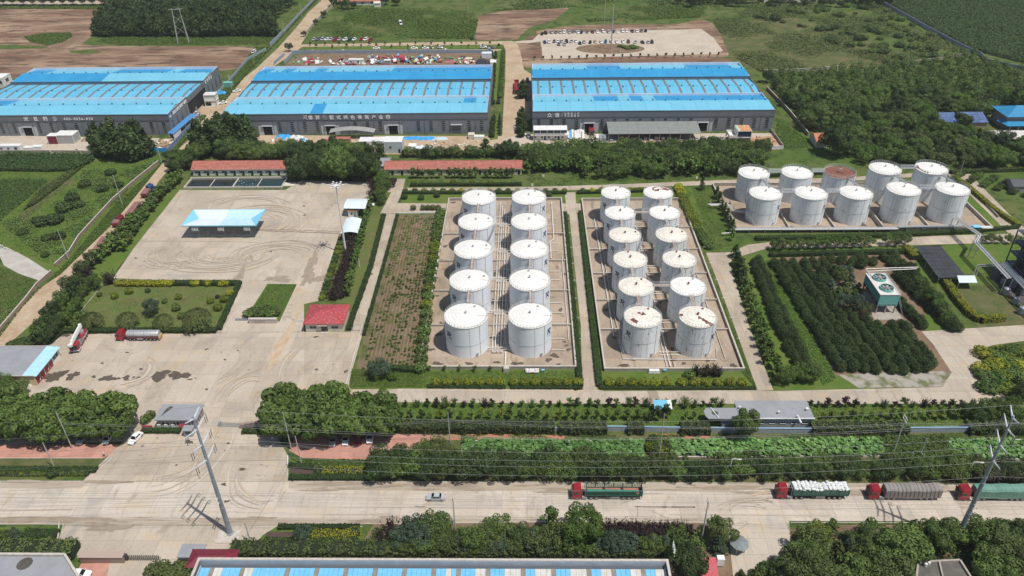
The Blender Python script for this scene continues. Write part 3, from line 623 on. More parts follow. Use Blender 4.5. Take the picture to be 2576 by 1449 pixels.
def workshop(x0,x1,y0,nb,label,deep_front,deep_back_f,deep_back_b,wins,doors,mid,h=10.6,light_back=RB_L,front2=RB_L):
    """three roofs side by side: front and back higher, the middle one lower with skylight strips"""
    wsh=empty('workshop',((x0+x1)/2,y0,0),label=label,cat='factory hall');X=(x0+x1)/2;W=x1-x0;bw=W/nb
    Y=[0,24.2,49.8,74.5];hm=9.0
    lx=lambda x:x-X
    b=MB();t=.3
    b.ab((-W/2,0,0),(W/2,t,h-2.9)).ab((-W/2,Y[3]-t,0),(W/2,Y[3],h-.02))
    for s_ in (-1,1):
        xa=s_*(W/2)-(t if s_>0 else 0)
        for a_,c_,hh in ((0,Y[1],h),(Y[1],Y[2],hm+.4),(Y[2],Y[3],h)):b.ab((xa,a_+t,0),(xa+t,c_-t if c_==Y[3] else c_+t-.003,hh-2.9))
    b.build('wall',CLAD,wsh)
    d=MB();d.ab((-W/2-.06,-.06,h-2.9),(W/2+.06,t,h));
    for s_ in (-1,1):
        xa=s_*(W/2+.06)-(t if s_>0 else 0)
        for a_,c_,hh in ((0,Y[1],h),(Y[1],Y[2],hm+1.0),(Y[2],Y[3],h)):d.ab((xa,a_+t,hh-2.9),(xa+t,c_+t if c_<70 else c_-t,hh))
    d.ab((-W/2+t,Y[2]-.1,hm-.5),(W/2-t,Y[2]+.12,h-.05))
    d.build('fascia',mat('fascia',(.155,.17,.195),(.135,.15,.175),.3,rough=.5,wave=('Z',.6,.3)),wsh)
    e_=MB();e_.ab((-W/2-.12,-.14,h-3.35),(W/2+.12,-.02,h-2.88)).ab((-W/2-.12,-.16,h-.28),(W/2+.12,-.02,h+.04)).ab((-W/2,Y[2]-.22,h-.25),(W/2,Y[2]-.02,h))
    e_.build('trim_band',CLADD,wsh)
    p=MB();p.ab((-W/2+t,Y[1]-.2,hm-.3),(W/2-t,Y[1]+.06,h)).ab((-W/2+t,Y[3]-.62,hm-.3),(W/2-t,Y[3]-.36,h))
    for s_ in (-1,1):xa=s_*(W/2-t-.12);p.ab((xa-.1,.3,9),(xa+.1,Y[1]-.2,h+.05)).ab((xa-.1,Y[2]+.3,9),(xa+.1,Y[3]-.6,h+.05))
    p.build('parapet',PARA,wsh)
    def slope(i,ya,za,yb,zb,m,nm='roof_panel'):
        xa=-W/2+t+i*(W-2*t)/nb;xb=xa+(W-2*t)/nb-.05
        MB().slab([(xa,ya,za),(xb,ya,za),(xb,yb,zb),(xa,yb,zb)],.12).build(nm,m,wsh)
    for i in range(nb):
        slope(i,.25,h-.12,11.9,11.25,RB_D if i in deep_front[0] else front2)
        slope(i,11.95,11.25,Y[1]-.25,9.45,RB_D if i in deep_front[1] else (RB_L if i % 1==0 else RB_M))
        slope(i,Y[1]+.1,hm+.1,37.0,hm+.85,mid);slope(i,37.04,hm+.85,Y[2]-.15,hm,mid)
        slope(i,Y[2]+.15,h-.15,61.6,11.25,RB_D if i in deep_back_f else RB_L)
        slope(i,61.65,11.25,Y[3]-.65,9.2,RB_D if i in deep_back_b else light_back)
        xs=-W/2+t+(i+.5)*(W-2*t)/nb
        MB().slab([(xs-.55,Y[1]+.5,hm+.2),(xs+.55,Y[1]+.5,hm+.2),(xs+.55,36.4,hm+.93),(xs-.55,36.4,hm+.93)],.08).build('skylight',SKYL,wsh)
        MB().slab([(xs-.55,37.6,hm+.93),(xs+.55,37.6,hm+.93),(xs+.55,Y[2]-.6,hm+.14),(xs-.55,Y[2]-.6,hm+.14)],.08).build('skylight',SKYL,wsh)
        for yy,zz in ((12+(i % 2)*.9,11.25),(37-(i % 2)*.5,hm+.9),(61.6+(i % 2)*.9,11.25)):
            if i % 1==0:inst('roof_vent',VENT,wsh,(xs+1.4,yy,zz))
        if i in doors:put_door(wsh,-W/2+(i+.5)*bw,0,0,2,doors[i]=='shut')
        elif i in wins:put_window(wsh,-W/2+(i+.5)*bw,0,1.35)
    for zz in (9.45,11.3):
        pass
    MB().ab((-W/2+t,11.8,11.22),(W/2-t,12.1,11.33)).ab((-W/2+t,61.5,11.22),(W/2-t,61.8,11.33)).ab((-W/2+t,36.9,hm+.84),(W/2-t,37.2,hm+.95)).build('ridge_cap',RB_M,wsh)
    return wsh
rng=lambda*a_:set(range(*a_))
W3=workshop(3.2,119.1,357.2,19,'right-hand grey factory hall whose three roofs are patched in light and deep blue',(set(),{5,6,8}|rng(10,19)),rng(0,19),{5,6,7}|rng(14,18),rng(0,19)-{4},{4:'open',13:'open'},RB_M)
W2=workshop(-147.2,-18.3,356.2,21,'middle grey factory hall with the long row of white characters on its fascia',({7},{19}),rng(0,21),rng(12,21)|{0,2,5},rng(3,21)-{9,14,18},{3:'open',8:'open',13:'open',18:'shut'},RB_M)
W1=workshop(-278.3,-173.4,357.0,17,'left-hand grey factory hall with a white telephone number on its fascia',(set(),{1,2}),rng(0,8),{0,1}|rng(8,13)|rng(14,17),rng(0,17),{5:'open'},RB_M)
LET=mat('letter_white',(.80,.81,.80),rough=.5)
def letters(ws,s,x0,dx,z,size,y=-.24):
    for i,ch in enumerate(s):
        if ch!=' ':text('letter',ch,size,LET,ws,(x0+i*dx,y,z),(rad(90),0,0))
x2=(-147.2-18.3)/2
letters(W2,'德润装配式绿色建筑产业园',at(778,299,8)[0]-x2-0.3,3.41,8.0,2.15)
logo_flat(W2,LET,(at(769,295,8.6)[0]-x2,-.24,8.85),1.9)
x1_=(-278.3-173.4)/2
letters(W1,'宏巨箱房',at(66,300,8)[0]-x1_,4.75,7.95,2.3)
letters(W1,'400-0536-828',at(165,300,8)[0]-x1_,1.22,8.1,1.75)
x3=(3.2+119.1)/2
letters(W3,'众信',at(1376,294,8)[0]-x3,3.75,7.95,2.3)
letters(W3,'装配式房屋',at(1419,294,8)[0]-x3,1.55,9.1,1.05);letters(W3,'专业制造商',at(1419,294,8)[0]-x3,1.55,7.95,1.05)
MB().box((at(1413.5,294,8)[0]-x3,-.2,8.85),(.14,.08,2.0)).build('divider_bar',LET,W3)
# east wall of the left hall
for i,ch in enumerate('装配式模块建筑产业园'):text('letter',ch,1.75,LET,W1,(52.55,5.3+i*1.85,8.3),(rad(90),0,rad(90)))
for i,ch in enumerate('宏巨箱房'):text('letter',ch,2.0,LET,W1,(52.55,51.5+i*2.9,8.3),(rad(90),0,rad(90)))
BX('sign_panel',(52.56,2.0,8.9),(.1,2.6,2.1),mat('sign_blue',(.05,.22,.48),rough=.5),W1);
for i,ch in enumerate('箱房'):text('letter',ch,1.1,LET,W1,(52.66,3.4+i*1.2-2.4,8.4),(rad(90),0,rad(90)))
BX('opening',(52.33,37,3.4),(.5,25,6.6),DARK,W1)
for yy in (3.2,9.2,15.2,21,54,60,66,72):put_window(W1,52.46,yy,1.35,rad(90))
# a green ring mark and green characters near the left end of the middle hall
mb=MB();mb.tube([(cos(i*.5)*.95,0,sin(i*.5)*.95) for i in range(1,12)],.16,5)
o=mb.build('logo',mat('sign_green',(.03,.32,.16),rough=.5),W2,(-147.2-x2+3.6,-.25,9.0))
for i,ch in enumerate('绿色建筑'):text('letter',ch,1.35,MATS['sign_green'],W2,(-147.2-x2+6.2+i*2.1,-.25,8.5),(rad(90),0,0))
# small fittings on the halls: gutters' drain pipes and lamps
for ws,W in ((W1,104.9),(W2,128.9),(W3,115.9)):
    nb=round(W/6.1)
    for i in range(0,nb+1,2):MB().tube([(-W/2+i*W/nb,-.22,.1),(-W/2+i*W/nb,-.22,7.2)],.07,5).build('downpipe',CLADD,ws)
    for i in range(2,nb,3):MB().tube([(-W/2+i*W/nb+1.4,-.1,6.0),(-W/2+i*W/nb+1.5,-.8,6.4),(-W/2+i*W/nb+1.5,-1.0,6.1)],.10,5).build('wall_lamp',CHAS,ws)
# ------------------------------------------------------------------ generic small buildings
def house(name,x0,y0,x1,y1,h,label,cat,wall,roof='flat',rm=None,over=.35,ridge=1.6,wins=(),doors=(),rz=0,para=.35,winsz=(1.3,1.2,1.0),panel=None):
    """wins/doors: (side, position 0-1). side f=front (towards road) b r l"""
    cx,cy=(x0+x1)/2,(y0+y1)/2;W,D=x1-x0,y1-y0
    t=empty(name,(cx,cy,0),rz,label,cat);w_=MB()
    w_.ab((-W/2,-D/2,0),(W/2,-D/2+.24,h)).ab((-W/2,D/2-.24,0),(W/2,D/2,h)).ab((-W/2,-D/2+.24,0),(-W/2+.24,D/2-.24,h)).ab((W/2-.24,-D/2+.24,0),(W/2,D/2-.24,h))
    if roof=='gable':
        for s_ in (-1,1):
            xa=s_*W/2;w_.add([(xa,-D/2,h),(xa,D/2,h),(xa,0,h+ridge-.1),(xa-s_*.24,-D/2,h),(xa-s_*.24,D/2,h),(xa-s_*.24,0,h+ridge-.1)],[(0,1,2),(3,5,4),(0,2,5,3),(1,4,5,2)])
    w_.build('wall',wall,t)
    A,B=W/2+over,D/2+over
    if roof=='flat':
        MB().ab((-A,-B,h),(A,B,h+.22)).build('roof',rm or GREYROOF,t)
        if para:
            r_=MB().ab((-A,-B,h+.22),(A,-B+.2,h+.22+para)).ab((-A,B-.2,h+.22),(A,B,h+.22+para)).ab((-A,-B+.2,h+.22),(-A+.2,B-.2,h+.22+para)).ab((A-.2,-B+.2,h+.22),(A,B-.2,h+.22+para));r_.build('parapet',KERB,t)
    elif roof=='gable' and panel is None:
        zl=h-over*ridge/(D/2)
        for s_ in (-1,1):MB().slab([(-A,s_*B,zl),(A,s_*B,zl),(A,0,h+ridge),(-A,0,h+ridge)][::s_*-1 if s_<0 else-1],.12).build('roof',rm,t)
    elif roof=='gable':# rows of tiles as raised courses
        zl=h-over*ridge/(D/2);nx=int(2*A/panel);ny=6
        for s_ in (-1,1):
            rest=MB()
            for j in range(ny):
                f0,f1=j/ny,(j+1)/ny;ya,yb=s_*B*(1-f0),s_*B*(1-f1);za,zb=zl+(h+ridge-zl)*f0+.05,zl+(h+ridge-zl)*f1
                for i in range(nx):
                    xa=-A+i*2*A/nx;xb=xa+2*A/nx-.04;k=RU(-.015,.02)
                    p=[(xa,ya,za+k),(xb,ya,za+k),(xb,yb,zb+k),(xa,yb,zb+k)]
                    if s_>0:p=p[::-1]
                    if s_<0 and nx*ny<=300:MB().slab(p,.07).build('tile_panel',rm,t)
                    else:rest.slab(p,.07)
            if rest.v:rest.build('tile_panels',rm,t,kind='stuff')
        MB().tube([(-A,0,h+ridge+.04),(A,0,h+ridge+.04)],.11,6).build('ridge_tile',rm,t)
        MB().ab((-A+.1,-B-.06,zl-.16),(A-.1,-B+.1,zl-.02)).build('fascia',KERB,t)
    elif roof=='hip':
        zl=h;rl=max(W-D,.8)/2
        P=[(-A,-B,zl),(A,-B,zl),(A,B,zl),(-A,B,zl),(-rl,0,zl+ridge),(rl,0,zl+ridge)]
        for f in ((0,1,5,4),(1,2,5),(2,3,4,5),(3,0,4)):MB().slab([P[i] for i in f],.12).build('roof',rm,t)
        MB().ab((-A+.05,-B+.05,zl-.2),(A-.05,B-.05,zl-.1)).build('soffit',KERB,t)
        for a_,b_ in ((0,4),(1,5),(2,5),(3,4),(4,5)):MB().tube([P[a_],P[b_]],.1,5).build('hip_ridge',rm,t)
    def place(side,f,w2,z0,hh,kind):
        r_={'f':0,'r':rad(90),'b':rad(180),'l':rad(-90)}[side];L_=W if side in 'fb' else D;dd=D/2 if side in 'fb' else W/2
        loc=Matrix.Rotation(r_,3,'Z') @ Vector(((f-.5)*L_,-dd,0))
        if kind=='w':
            fr=MB()
            for s_ in (-1,1):fr.box((s_*w2/2,-.03,z0+hh/2),(.09,.12,hh+.1))
            fr.box((0,-.03,z0),(w2,.14,.09)).box((0,-.03,z0+hh),(w2,.12,.09)).box((0,-.03,z0+hh/2),(.06,.1,hh))
            fo=fr.build('window',WHITE,t,loc,r_);BX('pane',(0,.01,z0+hh/2),(w2-.06,.05,hh-.06),GLASS,fo)
        else:
            BX('door',(0,0,0),(1,1,1),GLASS,t);d_=t.children[-1] if False else COL.objects[-1]
            d_.data=MB().box((0,-.02,hh/2),(w2,.1,hh)).mesh('door',DARK if kind=='o' else TROUS);d_.location=loc;d_.rotation_euler=(0,0,r_)
    for s_,f in wins:place(s_,f,winsz[0],winsz[2],winsz[1],'w')
    for s_,f in doors:place(s_,f,1.1,0,2.1,'d')
    return t
# long brick row houses with red tile roofs
n1=11
house('row_house',-146.4,310.1,-103.4,318.2,3.3,'long white row house with a red tiled roof behind the two concrete ponds','row house',WALLW,'gable',REDTILE,.45,1.9,
      wins=[('f',(i+.45)/n1) for i in range(n1)]+[('r',.5)],doors=[('f',(i+.70)/n1) for i in range(n1)],panel=1.5)
n2=14
house('row_house',-61.4,309.4,-1.9,317.2,3.2,'longer white row house with a red tiled roof behind a row of young trees','row house',CREAM,'gable',REDTILE,.45,1.8,
      wins=[('f',(i+.4)/n2) for i in range(n2)],doors=[('f',(i+.72)/n2) for i in range(n2)],panel=1.6)
house('shed',-67.5,311.5,-60.2,320,3.6,'small grey-roofed shed at the left end of the longer red-tiled row house','shed',CREAM,'gable',GREYROOF,.3,1.2)
# guard office with red hip roof
gh=house('gate_office',-69.2,194.9,-57.4,204.6,3.4,'small white office with a faded red hipped roof beside the tree island','office',CREAM,'hip',REDROOF,.55,1.9,wins=[('f',.2),('f',.78)],winsz=(2.2,1.2,1.1),doors=[])
MB().box((0,-4.9,1.25),(2.0,.12,2.5)).build('door',GLASS,gh);MB().box((-.4,-5.3,2.8),(3.0,.7,.14)).build('door_hood',KERB,gh);MB().box((0,-5.3,.1),(2.4,.7,.2)).build('step',KERB,gh)
# fire garage
fg=empty('fire_garage',(-153,175.9,0),label='fire engine garage with two red doors and a pale blue strip roof',cat='garage')
MB().ab((-12,-6.7,0),(12,-6.4,3.5)).ab((-12,6.4,0),(12,6.7,3.5)).ab((-12,-6.4,0),(-11.7,6.4,3.5)).build('wall',mat('yellow_wall',(.62,.53,.34),(.55,.46,.30),.6,rough=.85),fg)
MB().ab((11.7,2.6,0),(12,6.4,3.5)).ab((11.7,-6.4,3.2),(12,2.6,3.5)).ab((11.72,-2.0,0),(11.98,-1.7,3.2)).build('front_wall',WHITE,fg)
for yy in (-4.2,.45):
    d_=BX('garage_door',(11.8,yy,1.6),(.16,4.2,3.2),REDM,fg);e_=MB()
    e_.tube([(11.95,yy-.6,.5),(11.95,yy-.2,1.6),(11.95,yy+.1,2.2),(11.95,yy-.1,2.7),(11.95,yy-.5,2.6)],.09,4).tube([(11.95,yy+.5,.5),(11.95,yy+.3,1.6),(11.95,yy+.35,2.4)],.07,4);e_.build('emblem',WHITE,d_)
fw=BX('window',(12.02,4.5,2.1),(.1,2.3,1.7),WHITE,fg);
for yy in (3.85,5.15):BX('pane',(12.06,yy,2.1),(.08,1.05,1.4),GLASS,fw)
sw=BX('window',(9.0,-6.75,1.7),(1.2,.1,.9),WHITE,fg);BX('pane',(9.0,-6.8,1.7),(1.0,.06,.7),GLASS,sw)
MB().ab((-12.3,-7.0,3.5),(8.9,7.0,3.75)).build('roof',GREYROOF,fg);MB().ab((-12.3,-7.1,3.75),(12.2,-6.9,3.95)).ab((-12.3,6.9,3.75),(12.2,7.1,3.95)).build('parapet',KERB,fg)
for i in range(7):MB().slab([(8.9,-6.9+i*1.97,3.98),(12.9,-6.9+i*1.97,3.62),(12.9,-6.9+i*1.97+1.94,3.62),(8.9,-6.9+i*1.97+1.94,3.98)],.09).build('roof_panel',mat('pale_blue_roof',(.34,.62,.72),(.42,.67,.75),.8,c3=(.55,.68,.66),s3=2.5,lo3=.6,hi3=.75,rough=.6),fg)
P_=[(-12+8.2*i/9,-6.2+3.0*sin(i/9*3)+1.2) for i in range(10)]
MB().slab([(-12,-6.7,3.77)]+[(x,y,3.77) for x,y in P_]+[(-3.2,-6.7,3.77)],.01).build('roof_puddle',DROOF,fg);MB().cyl((-6,4.6,3.752),1.5,.015,14).build('roof_puddle',DROOF,fg)
# gatehouse
gt=house('gatehouse',-98.6,151.6,-88.2,156.9,3.3,'flat grey-roofed gatehouse beside the sliding gate','gatehouse',mat('gate_wall',(.34,.25,.22),(.28,.2,.18),1,rough=.8),'flat',GREYROOF,.5,para=0,wins=[('f',.2),('f',.48),('f',.76),('r',.4)],winsz=(2.1,1.6,.9))
MB().slab([(-4.4,-1.8,3.545),(-2.9,0.8,3.545),(-2.3,2.1,3.545),(-3.3,2.3,3.545),(-4.0,1.2,3.545),(-4.2,0,3.545)],.02).build('roof_puddle',DROOF,gt)
for i in range(3):
    b_=BX('pillar',(-3.9+i*1.9-1,-3.0,.9),(.9,.2,1.8),WHITE,gt)
bd=empty('notice_board',at(461,1080),.3,'red notice board at the right end of the gatehouse hedge','notice board');BX('panel',(0,0,1.2),(1.5,.1,1.3),SIGNR,bd)
for s_ in (-.6,.6):BX('leg',(s_,.08,.5),(.08,.08,1.0),STEEL,bd)
sign=empty('sign_board',at(373,1082),label='long low red sign board left of the gatehouse',cat='sign');BX('panel',(0,0,1.3),(2.8,.1,.9),SIGNR,sign)
for s_ in (-1.2,1.2):BX('leg',(s_,.08,.5),(.08,.08,1.0),STEEL,sign)
bk=empty('sentry_box',at(478,1093),label='small grey sentry box under the steel power pole by the gate',cat='sentry box');BX('body',(0,0,1.1),(2.2,1.8,2.2),GALV,bk);BX('roof',(0,0,2.3),(2.7,2.2,.18),STEEL,bk);BX('window',(0,-.92,1.4),(1.3,.06,.8),GLASS,bk)
# flat-roofed workshop south of the service road
fl=house('flat_building',56.2,152.0,75.2,158.5,3.3,'long low building with a grey flat roof beside the lawn of saplings','building',mat('grey_wall',(.33,.345,.355),(.27,.28,.29),.6,rough=.85),'flat',GREYROOF,.25,para=0,wins=[('f',.3),('f',.45),('f',.6),('f',.75),('f',.9)],winsz=(1.4,.9,1.5))
MB().ab((-9.8,-3.75,3.5),(9.8,-3.5,3.75)).build('gutter',WHITE,fl)
MB().slab([(-17.9,-3.5,3.42),(-9.6,-3.6,3.42),(-9.6,.8,3.42),(-17.9,.7,3.42),(-18.6,-.6,3.42),(-18.5,-2.4,3.42)],.18).build('annexe_roof',GREYROOF,fl)
for x_,y_ in ((-17.6,-3.2),(-14,-3.2),(-17.8,.4),(-14,.4)):BX('post',(x_,y_,1.6),(.14,.14,3.2),GALV,fl)
MB().ab((-14,-3.0,0),(-9.6,.5,3.2)).build('annexe_wall',MATS['grey_wall'],fl)
for x_,y_,s_ in ((-9.0,.3,1),(-8.6,-2.0,1),(0.8,-1.6,1),(8.6,-.4,1.2),(5.3,-3.2,.8)):
    v_=MB().cyl((x_,y_,3.5),.12*s_,.5,8);v_.box((x_,y_,4.1),(.6*s_,.45*s_,.5));v_.build('air_unit',WHITE,fl)
MB().tube([(-15.2,-3.4,3.55),(-16.6,.6,3.62)],.16,6).build('roof_pipe',WHITE,fl);MB().tube([(5.4,-3.3,4.0),(6.0,-4.6,3.0)],.25,7).build('exhaust_duct',WHITE,fl)
MB().cyl((-4.8,-1.6,3.525),.7,.012,12).build('roof_puddle',DROOF,fl);MB().cyl((-15.8,-1.3,3.425),.9,.012,9).build('roof_puddle',DROOF,fl)
bs=empty('shelter',at(1664,1036),label='small bright blue sheet-roofed shelter among saplings by the service road',cat='shelter')
MB().slab([(-2.3,-1.6,2.5),(1.4,-1.6,2.5),(1.4,1.6,2.9),(-2.3,1.6,2.9)],.1).build('roof_sheet',RB_L,bs);MB().slab([(1.43,-1.6,2.5),(2.5,-1.6,2.5),(2.5,1.6,2.9),(1.43,1.6,2.9)],.1).build('roof_sheet',WHITE,bs)
for x_ in (-2,2.2):
    for y_ in (-1.4,1.4):BX('post',(x_,y_,1.2),(.1,.1,2.5),STEEL,bs)
BX('cabinet',(0,0,.7),(2.6,1.6,1.4),GALV,bs)
# valley-roofed canopy over the fuel island
A0,B0,C0,D0=at(463.7,564,6),at(640.8,566,6),at(661,529.6,6),at(490.8,529,6)
cc=(A0+B0+C0+D0)/4;cn=empty('canopy',(cc.x,cc.y,0),label='big pale blue canopy with a valley roof on slim columns in the upper yard',cat='canopy')
hw,hd=14.0,6.4
O=[(-hw,-hd,6),(hw,-hd,6),(hw,hd,6),(-hw,hd,6)];I_=[(-hw+4,.6,5.1),(hw-4,.6,5.1)]
for i in range(8):
    xa,xb=-hw+4+i*(2*hw-8)/8,-hw+4+(i+1)*(2*hw-8)/8-.04
    fa=-hw+i*2*hw/8;fb=-hw+(i+1)*2*hw/8-.04;mm=CANW if i<4 else CANB
    MB().slab([(fa,-hd,6),(fb,-hd,6),(xb,.6,5.1),(xa,.6,5.1)],.12).build('roof_panel',mm,cn)
    MB().slab([(xa,.64,5.1),(xb,.64,5.1),(fb,hd,6),(fa,hd,6)],.12).build('roof_panel',mm if i<4 else CANB,cn)
MB().slab([O[0],I_[0],O[3]],.12).build('end_panel',CANM,cn);MB().slab([O[1],O[2],I_[1]],.12).build('end_panel',CANM,cn)
MB().ab((-hw-.08,-hd-.1,5.7),(hw+.08,-hd,6.06)).ab((-hw-.08,hd,5.7),(hw+.08,hd+.1,6.06)).ab((-hw-.1,-hd,5.7),(-hw,hd,6.06)).ab((hw,-hd,5.7),(hw+.1,hd,6.06)).build('rim',CANM,cn)
for x_ in (-9.5,0.3,10.2):
    for y_ in (-3.6,3.6):MB().cyl((x_,y_,0),.22,5.5,10).build('column',GALV,cn)
    k_=BX('notice_frame',(x_,-6.2,4.3),(2.3,.12,1.3),WHITE,cn)
    for s_ in (-.55,.55):BX('notice_sheet',(x_+s_,-6.28,4.3),(.8,.06,.9),STEEL,k_)
BX('island',(0.2,-3.6,.12),(22,1.2,.24),KERB,cn);BX('island',(0.2,3.6,.12),(22,1.2,.24),KERB,cn)
for i,x_ in enumerate((-6,-1,4,8)):
    dp=empty('dispenser',(cc.x+x_,cc.y-3.6+(i % 2)*7.2,.24),label='grey fuel dispenser under the valley-roofed canopy',cat='fuel pump',group='fuel dispensers under the canopy');BX('body',(0,0,.9),(.9,.5,1.8),GALV,dp);BX('display',(0,-.27,1.3),(.6,.05,.4),GLASS,dp)
# two small curved canopies and the rusty cabin
def curved(px,label,h=4.0,axis='x',rise=.7):
    q=[at(x,y,h) for x,y in px];c=sum(q,Vector())/4;t=empty('curved_canopy',(c.x,c.y,0),label=label,cat='canopy');q=[p-Vector((c.x,c.y,0)) for p in q];n=8;mbs=[]
    for i in range(n):
        f0,f1=i/n,(i+1)/n;r0,r1=rise*sin(pi*f0),rise*sin(pi*f1)
        if axis=='x':P=[q[0].lerp(q[3],f0),q[1].lerp(q[2],f0),q[1].lerp(q[2],f1),q[0].lerp(q[3],f1)];Z=(r0,r0,r1,r1)
        else:P=[q[0].lerp(q[1],f0),q[0].lerp(q[1],f1),q[3].lerp(q[2],f1),q[3].lerp(q[2],f0)];Z=(r0,r1,r1,r0)
        MB().slab([(p.x,p.y,p.z+z) for p,z in zip(P,Z)],.08).build('roof_panel',CANW,t)
    for p in q:BX('post',(p.x*.88,p.y*.88,h/2),(.14,.14,h),STEEL,t)
    return t
curved([(864,524),(919,525),(929,500),(874,500)],'upper of the two pale arched canopies beside the tall mast lamp');curved([(856,588),(900,586),(910,551),(871,549)],'lower pale arched canopy beside the mast lamp, over the purple shrubs',axis='y')
cb=empty('cabin',at(888.5,546),label='little white cabin with a rusty roof between the two arched canopies',cat='cabin');BX('body',(0,1,1.3),(3.6,2.3,2.6),WHITE,cb);BX('roof',(0,1,2.68),(3.9,2.6,.16),ARUST,cb);BX('window',(-.4,-.18,1.6),(.8,.06,.8),GLASS,cb);BX('door',(.9,-.18,1.0),(.8,.06,1.9),GALV,cb)
# ponds behind the upper yard
pd=empty('concrete_pond',(-124.5,303.0,0),label='concrete basin in four bays holding dark water before the red-tiled row house',cat='pond')
PA,PB=at(462,475),at(710,474)
xa,xb,ya=PA.x+124.5,PB.x+124.5,PA.y-303.0;yb=at(600,452).y-303
MB().ab((xa,ya,0),(xb,ya+.5,.75)).ab((xa,yb,0),(xb,yb+.6,1.1)).ab((xa,ya+.5,0),(xa+.5,yb,.7)).ab((xb-.5,ya+.5,0),(xb,yb,.7)).build('basin_wall',KERB,pd)
xm=xa+(xb-xa)*.49;MB().ab((xm,ya+.5,0),(xm+.5,yb,.72)).ab((xa+(xb-xa)*.735,ya+.5,0),(xa+(xb-xa)*.735+.35,yb,.5)).ab((xa+(xb-xa)*.25,ya+.5,0),(xa+(xb-xa)*.25+.3,yb,.4)).build('divider',KERB,pd)
MB().ab((xa+.5,ya+.5,.02),(xm,yb,.12)).build('water',POOLD,pd);MB().ab((xm+.5,ya+.5,.02),(xb-.5,yb,.3)).build('water',WATER,pd)
for i in range(26):
    x_=RU(xm+1,xa+(xb-xa)*.73);y_=RU(ya+1,yb-.5);MB().cyl((x_,y_,.3),RU(.08,.2),.03,5).build('floating_scrap',SACK,pd)
# ------------------------------------------------------------------ storage tanks
SEG=56
def shell_mesh(r,h,m,lean=None):
    mb=MB();mb.cyl((0,0,0),r,h,SEG,cap=False);me=mb.mesh('shell',m);me.polygons.foreach_set('use_smooth',[True]*len(me.polygons));return me
def ringpts(r,z,a0=0,a1=360,n=48):return [(r*cos(rad(a0+(a1-a0)*i/n)),r*sin(rad(a0+(a1-a0)*i/n)),z) for i in range(n+1)]
_cache={}
def cached(key,fn):
    if key not in _cache:_cache[key]=fn()
    return _cache[key]
def rail_mesh(r,h,a0=0,a1=360):
    mb=MB();n=40
    for z in (.55,1.05):mb.tube(ringpts(r-.08,h+z,a0,a1,n),.035,4)
    for i in range(n+1):
        a_=rad(a0+(a1-a0)*i/n);mb.box(((r-.08)*cos(a_),(r-.08)*sin(a_),h+.52),(.06,.06,1.05),a_)
    return mb.mesh('railing',mat('railing',(.62,.66,.70),(.45,.47,.48),2,rough=.6))
def plate_mesh(r0,r1,z0,z1,da,m,t=.05,gap=.05):
    mb=MB();g0,g1=gap/2/max(r0,.3),gap/2/r1;n=3 if da>.4 else 1
    for k in range(n):
        a0,a1=da*k/n,da*(k+1)/n;b0=g0 if k==0 else 0;b1=g0 if k==n-1 else 0;c0=g1 if k==0 else 0;c1=g1 if k==n-1 else 0
        P=[(r0*cos(a0+b0),r0*sin(a0+b0),z0),((r1-gap)*cos(a0+c0),(r1-gap)*sin(a0+c0),z1),((r1-gap)*cos(a1-c1),(r1-gap)*sin(a1-c1),z1),(r0*cos(a1-b1),r0*sin(a1-b1),z0)]
        mb.slab(P,t)
    return mb.mesh('roof_plate',m)
def ring_mesh(r0,r1,z0,z1,m):
    mb=MB();n=SEG;vs=[]
    for rr,z in ((r0,z0),(r1-.03,z1),(r1-.03,z1-.05)):vs+=[(rr*cos(2*pi*i/n),rr*sin(2*pi*i/n),z) for i in range(n)]
    fs=[]
    for k in range(2):fs+=[(k*n+i,(k+1)*n+i,(k+1)*n+(i+1) % n,k*n+(i+1) % n) for i in range(n)]
    if r0<.01:pass
    mb.add(vs,fs);return mb.mesh('roof_ring',m)
def wrap_logo(r,az,z,s,m,fade=NAVYF,txt=True):
    mb=MB()
    def P(u,v):a_=rad(-90)+az+u/r;return Vector(((r+.035)*cos(a_),(r+.035)*sin(a_),z+v))
    for st in RLOGO:
        pts=[]
        for (x0,y0),(x1,y1) in zip(st,st[1:]):
            d=math.hypot(x1-x0,y1-y0);nx,ny=-(y1-y0)/d*.11*s,(x1-x0)/d*.11*s
            for i in range(2):
                f0,f1=i/2-.06,(i+1)/2+.06
                u0,v0,u1,v1=(x0+(x1-x0)*f0)*s,(y0+(y1-y0)*f0)*s,(x0+(x1-x0)*f1)*s,(y0+(y1-y0)*f1)*s
                mb.quad(P(u0-nx,v0-ny),P(u1-nx,v1-ny),P(u1+nx,v1+ny),P(u0+nx,v0+ny))
    if txt:
        mb.k=1
        for i in range(4):
            u=(-.42+i*.28)*s
            for (a0,b0,a1,b1) in ((0,0,.2,0),(0,.1,.2,.1),(.1,-.1,.1,.2)):
                w_=.025*s;mb.quad(P(u+a0*s-w_*(a0==a1),-.82*s+b0*s-w_*(b0==b1)),P(u+a1*s+w_*(a0==a1),-.82*s+b1*s*1-w_*(b0==b1)),P(u+a1*s+w_*(a0==a1),-.82*s+b1*s+w_*(b0==b1)),P(u+a0*s-w_*(a0==a1),-.82*s+b0*s+w_*(b0==b1)))
    return mb.mesh('logo',[m,fade])
